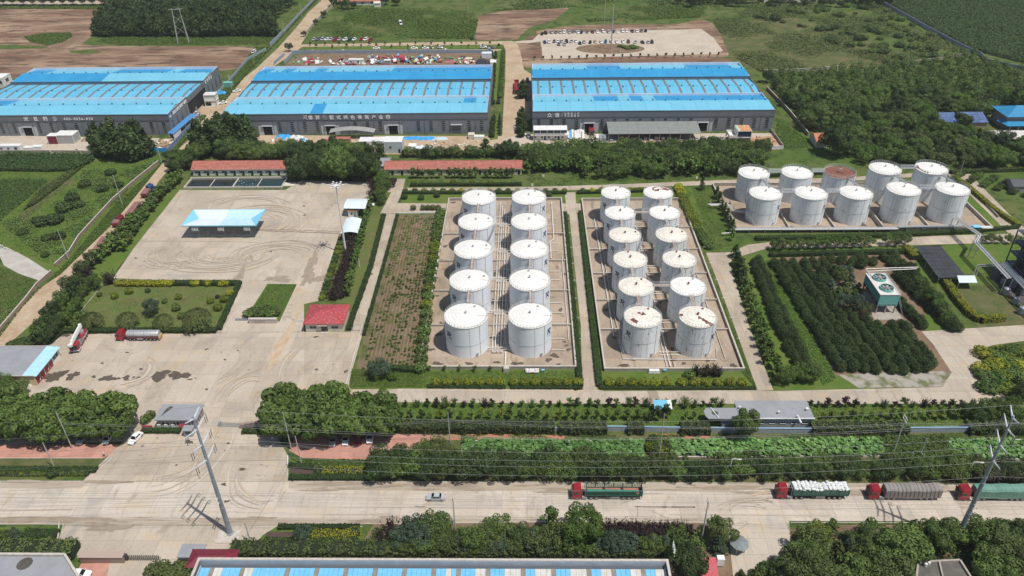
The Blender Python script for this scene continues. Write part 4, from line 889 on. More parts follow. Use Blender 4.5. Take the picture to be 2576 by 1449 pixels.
def tank(x,y,r,h,label,group,style='smooth',shell=TANKW,roofm=TROOF,logo=None,seam=.47,stair=None,rail='full',seed=0,spots=()):
    """storage tank > shell, roof rings or plates, rail, seam, vent, ladder, mark"""
    t=empty('storage_tank',(x,y,.06),label=label,cat='storage tank',group=group);rr=random.Random(seed)
    inst('shell',cached(('sh',r,h,shell.name),lambda:shell_mesh(r,h,shell)),t)
    rise=r*.13;zf=lambda q:h+.06+rise*(1-(q/r)**1.6);sags=6
    if style=='flatrust':
        mb=MB();mb.cyl((0,0,h-.25),r-.12,.1,SEG);mb.build('roof',roofm,t)
        for i in range(16):a_=i*pi/8;MB().box(((r*.5)*cos(a_),(r*.5)*sin(a_),h-.12),(r*.98,.1,.08),a_).build('rafter',RUST,t)
    elif style=='smooth':
        e_=[0,.16,.32,.48,.64,.8,.92,1.0]
        for i in range(7):inst('roof_ring',cached(('rg',r,h,i,roofm.name),lambda:ring_mesh(r*e_[i],r*e_[i+1]+(.12 if i==6 else 0),zf(r*e_[i])-(.012*i if i<6 else .09),zf(r*e_[i+1])-.012*i,roofm)),t)
    elif style=='plain':
        e_=[0,.5,1.0]
        for i in range(2):inst('roof_ring',cached(('rp',r,h,i,roofm.name),lambda:ring_mesh(r*e_[i],r*e_[i+1]+.05*i,zf(r*e_[i]),zf(r*e_[i+1]),roofm)),t)
    else:
        base_=inst('roof_deck',cached(('rd',r,h),lambda:ring_mesh(0,r+.08,zf(0)-.1,zf(r)-.1,mat('roof_seam',(.42,.33,.25),rough=.9))),t)
        for k,(q0,q1,nseg) in enumerate(((.02,.16,6),(.16,.36,10),(.36,.57,16),(.57,.79,20),(.79,1.01,24))):
            da=2*pi/nseg;me=cached(('pl',r,h,k,roofm.name),lambda:plate_mesh(r*q0,r*q1,zf(r*q0),zf(min(r*q1,r)),da,roofm))
            for i in range(nseg):
                o=inst('roof_plate',me,t,(0,0,0),i*da+k*.13)
                if (k,i) in spots:o.material_slots[0].link='OBJECT';o.material_slots[0].material=RUST
                if (k+100,i) in spots:o.material_slots[0].link='OBJECT';o.material_slots[0].material=WHITE
    inst('rim',cached(('rim',r,h),lambda:MB().tube(ringpts(r+.06,h-.02,n=56)[:-1],.08,4,closed=True).mesh('rim',KERB)),t)
    if seam:inst('seam_ring',cached(('sm',r,h,seam),lambda:MB().tube(ringpts(r+.02,h*seam,n=56)[:-1],.055,4,closed=True).mesh('seam_ring',mat('seam',(.30,.31,.33),rough=.7))),t)
    if rail:inst('railing',cached(('rl',r,h),lambda:rail_mesh(r,h)),t)
    inst('vent',cached(('vt',r,h),lambda:MB().cyl((0,0,h+rise-.05),.22,.7,8).cyl((0,0,h+rise+.65),.42,.22,8,.2).mesh('vent',RUST if roofm is not TROOF else STEEL)),t)
    if style!='flatrust':
        mb=MB();a_=rad(rr.choice([20,60,95]));mb.cyl(((r*.72)*cos(a_),(r*.72)*sin(a_),zf(r*.72)-.15),.33,.5,8);mb.build('hatch',STEEL if style!='plates' else RUST,t)
        mb=MB();a1=rad(-8);mb.box((r*.5*cos(a1),r*.5*sin(a1),h+rise*.62),(r*.98,.07,.07),a1);mb.build('roof_pipe',mat('roof_pipe',(.40,.30,.22),rough=.8),t)
    for az in (rad(12),rad(40)):# level gauge pipes down the front
        mb=MB();a_=rad(-90)+az;mb.tube([((r+.12)*cos(a_),(r+.12)*sin(a_),.4),((r+.12)*cos(a_),(r+.12)*sin(a_),h)],.05 if az>.5 else .03,4);mb.build('gauge_pipe',mat('gauge',(.33,.35,.38),rough=.6),t)
    mb=MB();a_=rad(-90+30);mb.box(((r+.12)*cos(a_),(r+.12)*sin(a_),.9),(.3,.8,.8),a_);mb.build('manhole',STEEL,t)
    if logo:az,z,s=logo;inst('logo',cached(('lg',r,logo,shell.name),lambda:wrap_logo(r,rad(az),z,s,NAVY)),t)
    if stair:
        a0,a1=stair;st=MB();n=30;ra=r+.55
        for i in range(n):
            f=i/(n-1);a_=rad(a0+(a1-a0)*f);z=.3+(h-.3)*f;st.box((ra*cos(a_),ra*sin(a_),z),(.8,.28,.05),a_)
        s_=st.build('stair',STEEL,t);rl=MB()
        for dz in (.5,1.0):rl.tube([((ra+.4)*cos(rad(a0+(a1-a0)*f/24)),(ra+.4)*sin(rad(a0+(a1-a0)*f/24)),.3+(h-.3)*f/24+dz) for f in range(25)],.035,4)
        for f in range(25):a_=rad(a0+(a1-a0)*f/24);rl.box(((ra+.4)*cos(a_),(ra+.4)*sin(a_),.3+(h-.3)*f/24+.5),(.04,.04,1.0))
        rl.build('handrail',STEEL,s_)
        sg=MB();sg.tube([((ra+.4)*cos(rad(a0+(a1-a0)*f/24)),(ra+.4)*sin(rad(a0+(a1-a0)*f/24)),.25+(h-.3)*f/24) for f in range(25)],.09,4);sg.build('stringer',STEEL,s_)
    return t
ORD=['front','second','third','fourth','fifth','rear']
TA=[]
for ci,x in enumerate((-18.0,1.1)):
    for k in range(5):
        y=188.0+19.45*k;side='left' if ci==0 else 'right'
        lab=f"clean white tank, {side} column of the left yard, "+('nearest the road' if k==0 else 'rearmost' if k==4 else f"{ORD[k]} from the front")
        TA.append(tank(x,y,6.52,11.0,lab,'tanks of the left tank yard','smooth',logo=((-50 if ci==0 else 58),7.0 if ci==0 else 7.6,1.9),stair=((-100,-20) if (ci,k) in ((0,3),) else (200,110)),seed=k+ci*9,seam=.40))
RS={(0,0):{(0,0),(1,3),(3,11),(3,10),(103,12),(103,13)},(1,0):{(0,1),(1,7),(2,12),(4,18),(3,15),(4,9)}}
for ci,x in enumerate((34.4,50.6)):
    for k in range(6):
        y=187.0+16.35*k;side='left' if ci==0 else 'right'
        desc={(0,0):'white tank with rust-red patches on its roof',(1,0):'rust-streaked tank with four rust-red roof plates',(1,1):'rust-spotted tank with a smooth bright white roof',(1,5):'tank with a broad brown patch on its roof'}.get((ci,k),'weathered white tank with a plated roof')
        lab=f"{desc}, {side} column of the middle yard, "+('nearest' if k==0 else 'rearmost' if k==5 else ORD[k])
        clean=(ci,k) in ((1,1),(0,4),(1,4),(0,5),(1,5))
        t=tank(x,y,5.58,11.1,lab,'tanks of the middle tank yard','plain' if (ci,k) in ((1,1),(0,4),(0,5),(1,4),(1,5)) else 'plates',TANKR2 if (ci,k) in ((1,0),(1,3),(1,2)) else TANKR,TROOF if clean else TROOFR,logo=((-54 if ci==0 else 48),7.3 if ci==0 else 6.4,1.75),seed=k+40,stair=((-100,-25) if (ci,k)==(0,3) else (215,120) if (ci,k)==(0,0) else None),spots=RS.get((ci,k),()),seam=.47)
        if (ci,k)==(1,5):
            mb=MB();rr_=random.Random(5);zf=lambda q:11.16+.725*(1-(q/5.58)**1.6)+.02
            pts=[(r_*cos(rad(a_)),r_*sin(rad(a_))) for r_,a_ in [(1.0,200),(2.4,150),(3.8,120),(4.6,95),(5.0,70),(4.9,45),(5.1,20),(4.0,12),(2.5,30),(1.6,60),(1.0,90),(.5,120)]]
            mb.slab([(a_,b_,zf(math.hypot(a_,b_))+.05) for a_,b_ in pts],.02);mb.build('rust_patch',RUSTP,t)
cxs=(91.4,108.6,125.6,143.4,161.7)
for row,y in enumerate((268.0,286.2)):
    for i,x in enumerate(cxs):
        big=i>=3;h=12.3 if big else 11.0;yy=y+(0 if not big else .4);rust=row==1 and i==2
        desc='tank with an open rust-brown roof' if rust else ('big pale tank' if big else 'pale domed tank');
        if row==1 and i==4:desc='big tank with rust flakes on its rim'
        lab=f"{desc}, {'front' if row == 0 else 'back'} row of the right tank yard, "+['leftmost','second from left','in the middle','second from right','rightmost'][i]
        t=tank(x,yy,6.1,h,lab,'tanks of the right tank yard','flatrust' if rust else 'smooth',TANKR,RUSTP if rust else TROOF,logo=((46,6.8,1.8) if row==0 and i in (0,1,2,4) else None),seed=i+row*7+80,stair=(None if row==0 and i==4 else (235,150) if row==0 and i==0 else None),seam=.45)
        if row==1 and i==4:
            for k in range(7):a_=rad(160+k*12);MB().box((5.2*cos(a_),5.2*sin(a_),h+.33),(RU(.3,.9),RU(.5,1.1),.12),a_).build('rust_flake',RUST,t)
# catwalks that join the tank tops
def catwalk(a_,b_,label,group,m=STEEL,z=.1,deck=None):
    a_=Vector(a_);b_=Vector(b_);d=b_-a_;L=d.length;c=empty('catwalk',a_,atan2(d.y,d.x),label,'catwalk',group);dz=d.z
    MB().slab([(0,-.45,0),(L,-.45,dz),(L,.45,dz),(0,.45,0)],.1).build('deck',deck or m,c)
    for s_ in (-.45,.45):
        mb=MB();mb.tube([(0,s_,1.05),(L,s_,1.05+dz)],.035,4).tube([(0,s_,.55),(L,s_,.55+dz)],.03,4)
        for i in range(int(L/1.2)+1):x=min(i*1.2,L);mb.box((x,s_,.52+dz*x/L),(.05,.05,1.05))
        mb.build('handrail',STEEL,c)
    for s_ in (-.4,.4):MB().tube([(0,s_,-.2),(L,s_,-.2+dz)],.09,4).build('beam',m,c)
for ci,x in enumerate((-18.0,1.1)):
    for k in range(4):
        y=188.0+19.45*k;catwalk((x+.3,y+6.3,11.3),(x+.3,y+19.45-6.3,11.3),f"rusty catwalk between tanks {['nearest', 'second', 'third', 'rear'][k]} pair, {'left' if ci == 0 else 'right'} column, left yard",'catwalks of the left tank yard',RUSTP if k<2 else STEEL,deck=mat('deck_rusty',(.42,.27,.19),(.50,.44,.38),1.2,rough=.8))
for ci,x in enumerate((34.4,50.6)):
    for k in range(5):
        y=187.0+16.35*k;catwalk((x-.2,y+5.4,11.4),(x-.2,y+16.35-5.4,11.4),f"grey catwalk between tank tops, {'left' if ci == 0 else 'right'} column of middle yard, {['nearest', 'second', 'third', 'fourth', 'rearmost'][k]}",'catwalks of the middle tank yard',STEEL,deck=MATS['deck_rusty'] if k % 2==0 else KERB)
catwalk((34.4+5.4,187+16.35+.4,11.4),(50.6-5.4,187+16.35+.4,11.4),'cross catwalk joining the second tanks of both columns in the middle yard',None,deck=MATS['deck_rusty']);catwalk((39.8,252.6,11.4),(45.2,252.6,11.4),'cross catwalk joining the fifth tanks of both columns in the middle yard',None,deck=MATS['deck_rusty'])
for row,y in enumerate((268.0,286.2)):
    for i in ((0,1,3) if row==0 else (0,1,3)):
        h=12.6 if i==3 else 11.3
        catwalk((cxs[i]+5.9,y+.8,h),(cxs[i+1]-5.9,y+.8,h),f"steel catwalk in the {'front' if row == 0 else 'back'} row of the right tank yard, {['leftmost', 'second', '', 'rightmost'][i]}",'catwalks of the right tank yard')
for i in (0,2,3,4):h=12.6 if i>2 else 11.3;catwalk((cxs[i]+1.4,286.2-5.9,h),(cxs[i]+2.9,268+5.6,h),f"slanting catwalk between back and front tanks of the right yard, {['leftmost', '', 'second', 'third', 'rightmost'][i]}",'catwalks of the right tank yard')
# tank yards: floor slabs, rim walls, inner walls
def yard(x0,x1,y0,y1,divs,label,h=1.15,mid=()):
    poly=[(x0,y0),(x1,y0),(x1,y1),(x0,y1)]
    paved('tank_yard_floor',poly,FARMC,2,5.5,5.5,'stained concrete floor of '+label,world=True,minA=1)
    w_=empty('bund_wall',((x0+x1)/2,y0,0),label='low concrete bund wall round '+label,cat='wall');X=(x1+x0)/2;D=y1-y0;W=(x1-x0)/2;t=.35
    MB().ab((-W-t,-t,0),(W+t,0,h)).build('front_wall',CONCW,w_);MB().ab((-W-t,D,0),(W+t,D+t,h)).build('back_wall',CONCW,w_)
    for s_ in (-1,1):MB().ab((s_*W-(t if s_<0 else 0),0,0),(s_*W+(t if s_>0 else 0),D,h)).build('side_wall',CONCW,w_)
    MB().ab((-W-t-.06,-t-.06,h),(W+t+.06,.06,h+.1)).ab((-W-t-.06,D-.06,h),(W+t+.06,D+t+.06,h+.1)).ab((-W-t-.06,.06,h),(-W+.06,D-.06,h+.1)).ab((W-.06,.06,h),(W+t+.06,D-.06,h+.1)).build('coping',KERB,w_)
    for y in divs:MB().ab((-W,y-y0-.13,0),(W,y-y0+.13,.75)).build('divider',CONCW,w_);
    for y in divs:MB().ab((-W,y-y0-.17,.75),(W,y-y0+.17,.83)).build('coping',KERB,w_)
    return w_
yard(-31.4,14.2,176.6,284.6,[197.7,217.2,236.6,256.1],'the left tank yard')
yard(22.9,62.8,175.6,283.8,[195.2,211.5,227.9,244.2,260.6],'the middle tank yard')
yard(78.6,175.2,258.3,297.0,[],'the right tank yard',1.3)
for x in (99.8,117.0,134.6,152.6):
    o=empty('divider_wall',(x,277,0),label=f"low dividing wall of the right yard, {['leftmost', 'second', 'tall third', 'rightmost'][(99.8, 117.0, 134.6, 152.6).index(x)]}",cat='wall',group='dividing walls of the right tank yard');BX('wall',(0,0,.5 if x!=134.6 else .9),(.3,37,1.0 if x!=134.6 else 1.8),CONCW,o);BX('coping',(0,0,1.04 if x!=134.6 else 1.84),(.4,37,.08),KERB,o)
# pipe runs
def pipe(name,pts,r_,m,label,cat='pipe',n=7,group=None,sup=None):
    P=[Vector(p) for p in pts];o=empty(name,P[0],label=label,cat=cat,group=group)
    MB().tube([p-P[0] for p in P],r_,n).build('tube',m,o,smooth=True)
    if sup:
        for a_,b_ in zip(P,P[1:]):
            L=(b_-a_).length;k=int(L/sup)
            for i in range(k):
                q=a_.lerp(b_,(i+.5)/k)-P[0];BX('support',(q.x,q.y,q.z/2-.05),(.25,.5,max(q.z-.05,.15)),KERB,o)
    return o
for i,(x,r_) in enumerate(((-10.4,.13),(-9.5,.16),(-8.7,.13),(-7.8,.2),(-6.9,.12))):
    pipe('pipe_run',[(x,183.6+i*.9,.55),(x,282-i*3,.55)],r_,PIPEW,f"white product pipe running between the tank columns of the left yard, {['first', 'second', 'third', 'fourth', 'fifth'][i]} from left",group='long pipes of the left tank yard',sup=8)
for k in range(5):
    y=188+19.45*k
    for dy in (-3.2,-2.2,3.4):pipe('pipe_branch',[(-12.2,y+dy,.5),(-11,y+dy,.85),(-5.3,y+dy,.85),(-5.1,y+dy,.5)],.11 if dy!=-2.2 else .16,PIPEW,'white branch pipe crossing the pipe run of the left tank yard',group='branch pipes of the left tank yard')
    for dy in (-3.0,2.6):pipe('pipe_branch',[(7.4,y+dy,.5),(11.8,y+dy,.5)],.1,PIPEW,'white branch pipe right of the tanks in the left yard',group='right branch pipes of the left tank yard')
    v_=empty('valve_group',(-8.5,y-4.2,0),label=f"white valve group on the left yard pipe run, {['nearest', 'second', 'third', 'fourth', 'rearmost'][k]}",cat='valve',group='valve groups of the left tank yard')
    for dx in (-1.4,-.3,.9):MB().cyl((dx,0,.4),.22,.7,8).tube([(dx-.5,0,.75),(dx+.5,0,.75)],.16,6).build('valve',PIPEW,v_)
pipe('pipe_run',[(8.9,238,.5),(8.9,250,.5),(10.3,252,.5),(10.3,282,.5)],.2,PIPEW,'thick white pipe at the rear right of the left tank yard');pipe('pipe_run',[(12.8,240,.5),(12.8,233,.5),(13.0,190,.35)],.13,PIPEW,'thin white pipe along the right wall of the left tank yard')
pipe('pipe_run',[(-6.3,184.0,.5),(-6.3,177.2,.5),(-5.9,175.0,.4)],.22,PIPEW,'pale pipe leaving the left tank yard at the front wall');BX('pipe_box',(-5.9,175.6,.8),(1.6,1.6,1.5),KERB,label='pale concrete pipe box on the front wall of the left tank yard',cat='box')
for i,(x,r_) in enumerate(((26.9,.19),(28.0,.13))):
    pipe('pipe_run',[(x+i*.8,192-i,.5),(x,205,.5),(x-.3,268,.5)],r_,PIPEW if i==0 else KERB,f"{'thick' if i == 0 else 'thin'} pipe left of the tanks in the middle yard",sup=8)
pipe('pipe_run',[(28.2,190,.4),(28.6,180.6,.4),(56.2,180.3,.4),(57.3,186,.4)],.15,PIPEW,'grey pipe looping in front of the nearest tanks of the middle yard',sup=6)
for i,x in enumerate((41.0,42.0,43.1)):pipe('pipe_run',[(x,177,.45),(x,262,.45)],(.11,.17,.1)[i],PIPEW if i!=2 else RUSTP,f"{['thin', 'thick', 'rusty'][i]} pipe between the tank columns of the middle yard",sup=8)
for k in range(6):
    y=187+16.35*k
    for dy in (-4.6,-3.2):pipe('pipe_branch',[(39.6,y+dy,.55),(45.4,y+dy,.55)],.1,PIPEW,'pale branch pipe between the middle yard tanks',group='branch pipes of the middle tank yard')
    pipe('pipe_run_piece',[(58.8,y-6,.4),(58.9,y+8,.4)],.13,PIPEW if k % 2 else mat('pipe_rusty',(.50,.38,.27),(.62,.58,.52),1.5,rough=.7),'weathered pipe length along the right wall of the middle yard',group='pipe lengths right of the middle tanks')
    if k<5:v_=empty('valve_group',(42.3,y+6.2,0),label=f"pipe valve block in the middle yard, {['nearest', 'second', 'third', 'fourth', 'rearmost'][k]}",cat='valve',group='valve blocks of the middle tank yard');MB().cyl((0,0,.1),.3,1.1,8).box((0,0,1.1),(.9,.3,.3)).build('valve',PIPEW,v_)
# big clad pipe rack before the right tank yard
rk=empty('pipe_rack',(80,256.9,0),label='long pipe rack with shiny clad pipes before the right tank yard',cat='pipe rack')
for i in range(4):
    L0,L1=(0,59.5) if i<2 else (-3,59.5);MB().tube([(-3,-.2+i*.38,1.5+(i % 2)*.12),(59.5,-.2+i*.38,1.5+(i % 2)*.12)],.2,8).build('pipe',PIPEW if i % 2==0 else ALU,rk)
for i in range(3):MB().tube([(59.5,.2+i*.4,2.0),(87,1.2+i*.4,2.0)],.18,8).build('pipe',ALU,rk)
for i in range(16):BX('frame',(-2+i*5.9,.5 if i<11 else 1.0,.85),(.16,1.8,1.7),STEEL,rk)
r2=empty('pipe_bridge',tuple(at(2400,575)),label='lattice pipe bridge stepping over the service road to the process plant',cat='pipe bridge')
o2=Vector(r2.location);QS=[(2402,566,2.5),(2462,590,5.5),(2466,600,6.6),(2458,616,6.6),(2460,624,5.5),(2530,706,5.5),(2560,745,5.2),(2700,905,5.2)]
BP=[at(x,y,z) for x,y,z in [(2405,548,5.2),(2466,591,6.6),(2456,609,6.6),(2540,700,6.2)]]
for k in range(4):
    off=Vector(((k-1.5)*.5,(k-1.5)*.15,0));MB().tube([p-o2+off for p in BP],.17,7).build('pipe',ALU if k % 2 else PIPEW,r2,smooth=True)
for p,q in zip(BP,BP[1:]):
    L=(q-p).length;n=max(2,int(L/3))
    for i in range(n):
        c=p.lerp(q,i/n)-o2;d=(q-p).normalized();BX('rung',(c.x,c.y,c.z-.25),(2.6,.14,.14),STEEL,r2,rz=0)
for p in (BP[0],BP[1],BP[2],BP[3]):
    for s_ in (-1,1):BX('leg',(p.x-o2.x+s_*1.1,p.y-o2.y,p.z/2-.2),(.2,.2,p.z-.3),STEEL,r2)
# pipe gantry left of the right yard
g_=empty('pipe_gantry',tuple(at(1800,520)),label='low pale pipe gantry with a bent end left of the right tank yard',cat='pipe gantry');o2=Vector(g_.location)
for k in range(4):
    P=[at(1783,513,1.6),at(1833,512,1.6),at(1843,528,1.6),at(1890,532,1.6)];MB().tube([p-o2+Vector((k*.35-.5,-k*.5,0)) for p in P],.13,6).build('pipe',PIPEW,g_)
for p in (at(1785,513),at(1810,513),at(1835,513),at(1843,528)):BX('leg',(p.x-o2.x,p.y-o2.y-.8,.75),(.15,2,1.5),STEEL,g_)
pipe('pipe_run',[tuple(at(1815,587,1.2)),tuple(at(1850,585,1.2))],.22,PIPEW,'thick pale pipe end over the hedge left of the right yard',sup=3)
# cooling tower on legs
ct=empty('cooling_tower',(114.6,210.3,0),label='teal cooling tower with two fans on tall legs among the orchard',cat='cooling tower')
MB().ab((-3.1,-6.3,3.0),(3.1,-6.15,7.2)).build('end_panel',TEAL,ct);MB().ab((-3.1,6.15,3.0),(3.1,6.3,7.2)).build('end_panel',TEAL,ct)
for s_ in (-1,1):
    for i in range(6):MB().ab((s_*3.1-(.0 if s_<0 else .15),-6.15+i*2.05+.02,4.1),(s_*3.1+(.15 if s_<0 else 0),-6.15+(i+1)*2.05-.02,7.2)).build('side_panel',TEALD,ct);MB().ab((s_*3.02-.05,-6.0+i*2.05,3.1),(s_*3.02+.05,-6.0+(i+1)*2.05-.35,4.0)).build('louvre',GLASS,ct)
for i in range(4):BX('louvre',(-2.25+i*1.5,-6.34,3.6),(1.15,.08,.8),mat('louvre',(.16,.30,.29),rough=.4),ct)
MB().ab((-3.2,-6.4,7.2),(3.2,6.4,7.36)).build('roof_deck',mat('tower_deck',(.66,.62,.60),(.55,.52,.50),.9,rough=.7),ct)
for yy in (-3.0,3.1):
    f_=empty('fan',(0,yy,7.36));f_.parent=ct;mb=MB();n=28
    for r0,r1 in ((2.15,2.0),):
        vs=[];
        for z,q in ((0,2.2),(.75,2.05),(.75,1.93),(0.02,2.05)):vs+=[(q*cos(2*pi*i/n),q*sin(2*pi*i/n),z) for i in range(n)]
        mb.add(vs,[(k*n+i,k*n+(i+1) % n,(k+1)*n+(i+1) % n,(k+1)*n+i) for k in range(3) for i in range(n)])
    mb.build('fan_ring',TEAL,f_);MB().cyl((0,0,.03),1.95,.03,24).build('fan_well',DARK,f_);MB().cyl((0,0,.1),.42,.6,12).build('motor',STEEL,f_)
    for i in range(6):a_=i*pi/3;MB().box((1.1*cos(a_),1.1*sin(a_),.35),(1.5,.5,.05),a_).build('blade',STEEL,f_)
    for i in range(2):MB().box((0,0,.72),(4.1,.12,.1),i*pi/2).build('guard_bar',KERB,f_)
for x_ in (-2.8,0,2.8):
    for y_ in (-5.9,0,5.9):BX('leg',(x_,y_,1.5),(.35,.35,3.0),CONCW,ct)
MB().tube([(3.1,-6.3,8.3),(3.1,6.3,8.3),(-3.1,6.3,8.3),(-3.1,3.5,8.3)],.05,4).tube([(3.1,-6.3,7.8),(3.1,6.3,7.8),(-3.1,6.3,7.8)],.04,4).build('handrail',WHITE,ct)
mb=MB()
for i in range(9):mb.box((3.1,-6.3+i*1.575,7.85),(.05,.05,1.0))
mb.build('rail_posts',WHITE,ct)
MB().tube([(3.4,-2.0,7.3),(5.2,-7.2,.1)],.07,5).tube([(3.9,-1.6,7.3),(5.7,-6.8,.1)],.07,5).build('ladder',STEEL,ct)
area('bare_ground',[(2188,752),(2150,800),(2200,815),(2290,802),(2300,770),(2250,740)],SOIL,4);BX('tower_pad',(114.6,208.5,.1),(9,16,.14),CONCW,kind='structure')
p0=at(2181,676,5.5);pipe('pipe_run',[(113,213.5,7.6),(111.9,217.2,7.9),(112.0,218.5,7.9),tuple(at(2310,672,6))],.16,PIPEW,'pair of thin pale pipes leading from the cooling tower to the right');pipe('pipe_run',[(112.4,217.6,7.5),tuple(at(2306,676,6))],.14,PIPEW,'lower pale pipe leading from the cooling tower')
# shade-net roof and process plant on the right edge
sn=empty('shade_net_roof',tuple(at(2380,660)),label='long black shade-net roof beside the cooling tower orchard',cat='shade roof');o2=Vector(sn.location)
NQ=[at(2302,619,2.6),at(2366,618,2.6),at(2433,698,2.6),at(2362,700,2.6)]
for i in range(8):
    a_,b_=NQ[0].lerp(NQ[3],i/8),NQ[1].lerp(NQ[2],i/8);c,d=NQ[1].lerp(NQ[2],(i+1)/8-.004),NQ[0].lerp(NQ[3],(i+1)/8-.004);m_=lambda p,dz:(p.x-o2.x,p.y-o2.y,p.z+dz)
    MB().slab([m_(a_,0),m_(b_,0),m_(c,.06*(i % 2)),m_(d,.06*(i % 2))],.06).build('net_panel',NET,sn)
for f in (0,.25,.5,.75,1):
    for a_,b_ in ((NQ[0],NQ[3]),(NQ[1],NQ[2])):p=a_.lerp(b_,f);BX('post',(p.x-o2.x,p.y-o2.y,1.25),(.12,.12,2.5),STEEL,sn)
cw=empty('canopy',tuple(at(2432,712)),label='small pale sheet canopy at the near end of the shade-net roof',cat='canopy');o2=Vector(cw.location);Q=[at(2408,693,3),at(2452,693,3),at(2459,711,3),at(2413,711,3)]
MB().slab([tuple(p-o2) for p in reversed(Q)],.12).build('roof',CANW,cw)
for p in Q:BX('post',(p.x-o2.x,p.y-o2.y,1.5),(.12,.12,3),STEEL,cw)
pp=empty('process_tower',tuple(at(2590,720)),label='dark steel process structure with columns and platforms at the right edge',cat='steel structure');
for x_ in (-4,1,6):
    for y_ in (-5,0,5,10):BX('column',(x_,y_,8),(.3,.3,16),CHAS,pp)
for z_ in (4,8,12,16):
    BX('platform',(1,2.5,z_),(10.3,15.3,.18),mat('steel_dark',(.07,.08,.10),(.05,.055,.065),1,rough=.5),pp);MB().tube([(-4,-5,z_+1),(-4,10,z_+1),(6,10,z_+1)],.06,4).tube([(-4,-5,z_+1),(6,-5,z_+1)],.06,4).build('handrail',STEEL,pp)
for x_,y_,r_,z_ in ((-1.5,6,1.3,19),(3.5,1,1.6,15),(-1,-2.5,1.1,12)):MB().cyl((x_,y_,0),r_,z_,14).cyl((x_,y_,z_),r_,1,14,.4).build('column_vessel',MATS['steel_dark'],pp)
MB().tube([(-4,-5,.2),(-4,0,4),(-4,5,.2)],.08,4).tube([(-4,-5,4.2),(-4,0,8),(-4,5,4.2)],.08,4).build('brace',CHAS,pp)
p2=empty('pipe_rack',tuple(at(2505,745)),label='shiny bundle of clad pipes running down to the right edge past dark equipment',cat='pipe rack');o2=Vector(p2.location)
for k in range(4):MB().tube([at(2517+k*4,664-k*2,6)-o2,at(2640+k*6,790,6)-o2],(.3,.22,.3,.2)[k],8).build('pipe',ALU,p2,smooth=True)
for f in range(6):p=at(2520,668,6).lerp(at(2645,790,6),f/5)-o2;BX('trestle',(p.x+.6,p.y,2.9),(.3,1.6,5.8),CHAS,p2)
MB().tube([at(2445,705,0)-o2,at(2458,666,4.5)-o2,at(2570,662,4.5)-o2],.14,6).tube([at(2450,706,0)-o2,at(2464,670,4.3)-o2,at(2575,667,4.3)-o2],.12,6).build('crossing_pipe',STEEL,p2)
area('plant_floor',[(2500,660),(2700,660),(2700,920),(2640,870),(2560,770),(2530,735),(2490,700)],mat('oily_floor',(.055,.05,.05),(.10,.085,.075),.4,rough=.7),2)
for i,(x,y,r_,h) in enumerate(((2528,742,1.0,2.2),(2553,765,.9,2),(2567,790,1.0,2.2),(2545,722,1.2,3),(2570,740,1.2,3.4),(2520,716,.7,1.6))):
    v_=empty('vessel',tuple(at(x,y)),label='dark round process vessel on the oily plant floor',cat='vessel',group='vessels at the right edge');MB().cyl((0,0,.4),r_,h,14).cyl((0,0,.4+h),r_,.4,14,r_*.3).build('body',GALV,v_);MB().cyl((0,0,0),r_*.6,.4,8).build('skirt',CHAS,v_)
tb=empty('pump_hut',tuple(at(2454,579)),label='small turquoise pump hut beside the bund wall corner',cat='hut');BX('body',(0,0,.8),(2.8,1.8,1.6),mat('turq',(.04,.27,.31),rough=.5),tb);BX('roof',(0,0,1.66),(3,2,.12),CANM,tb)
tb=empty('lean_to_roof',tuple(at(2478,579)),label='pale flat sheet roof right of the turquoise pump hut',cat='roof');BX('roof',(0,0,1.3),(4,1.8,.1),WHITE,tb)
for x_ in (-1.8,1.8):BX('post',(x_,0,.6),(.1,.1,1.25),STEEL,tb)
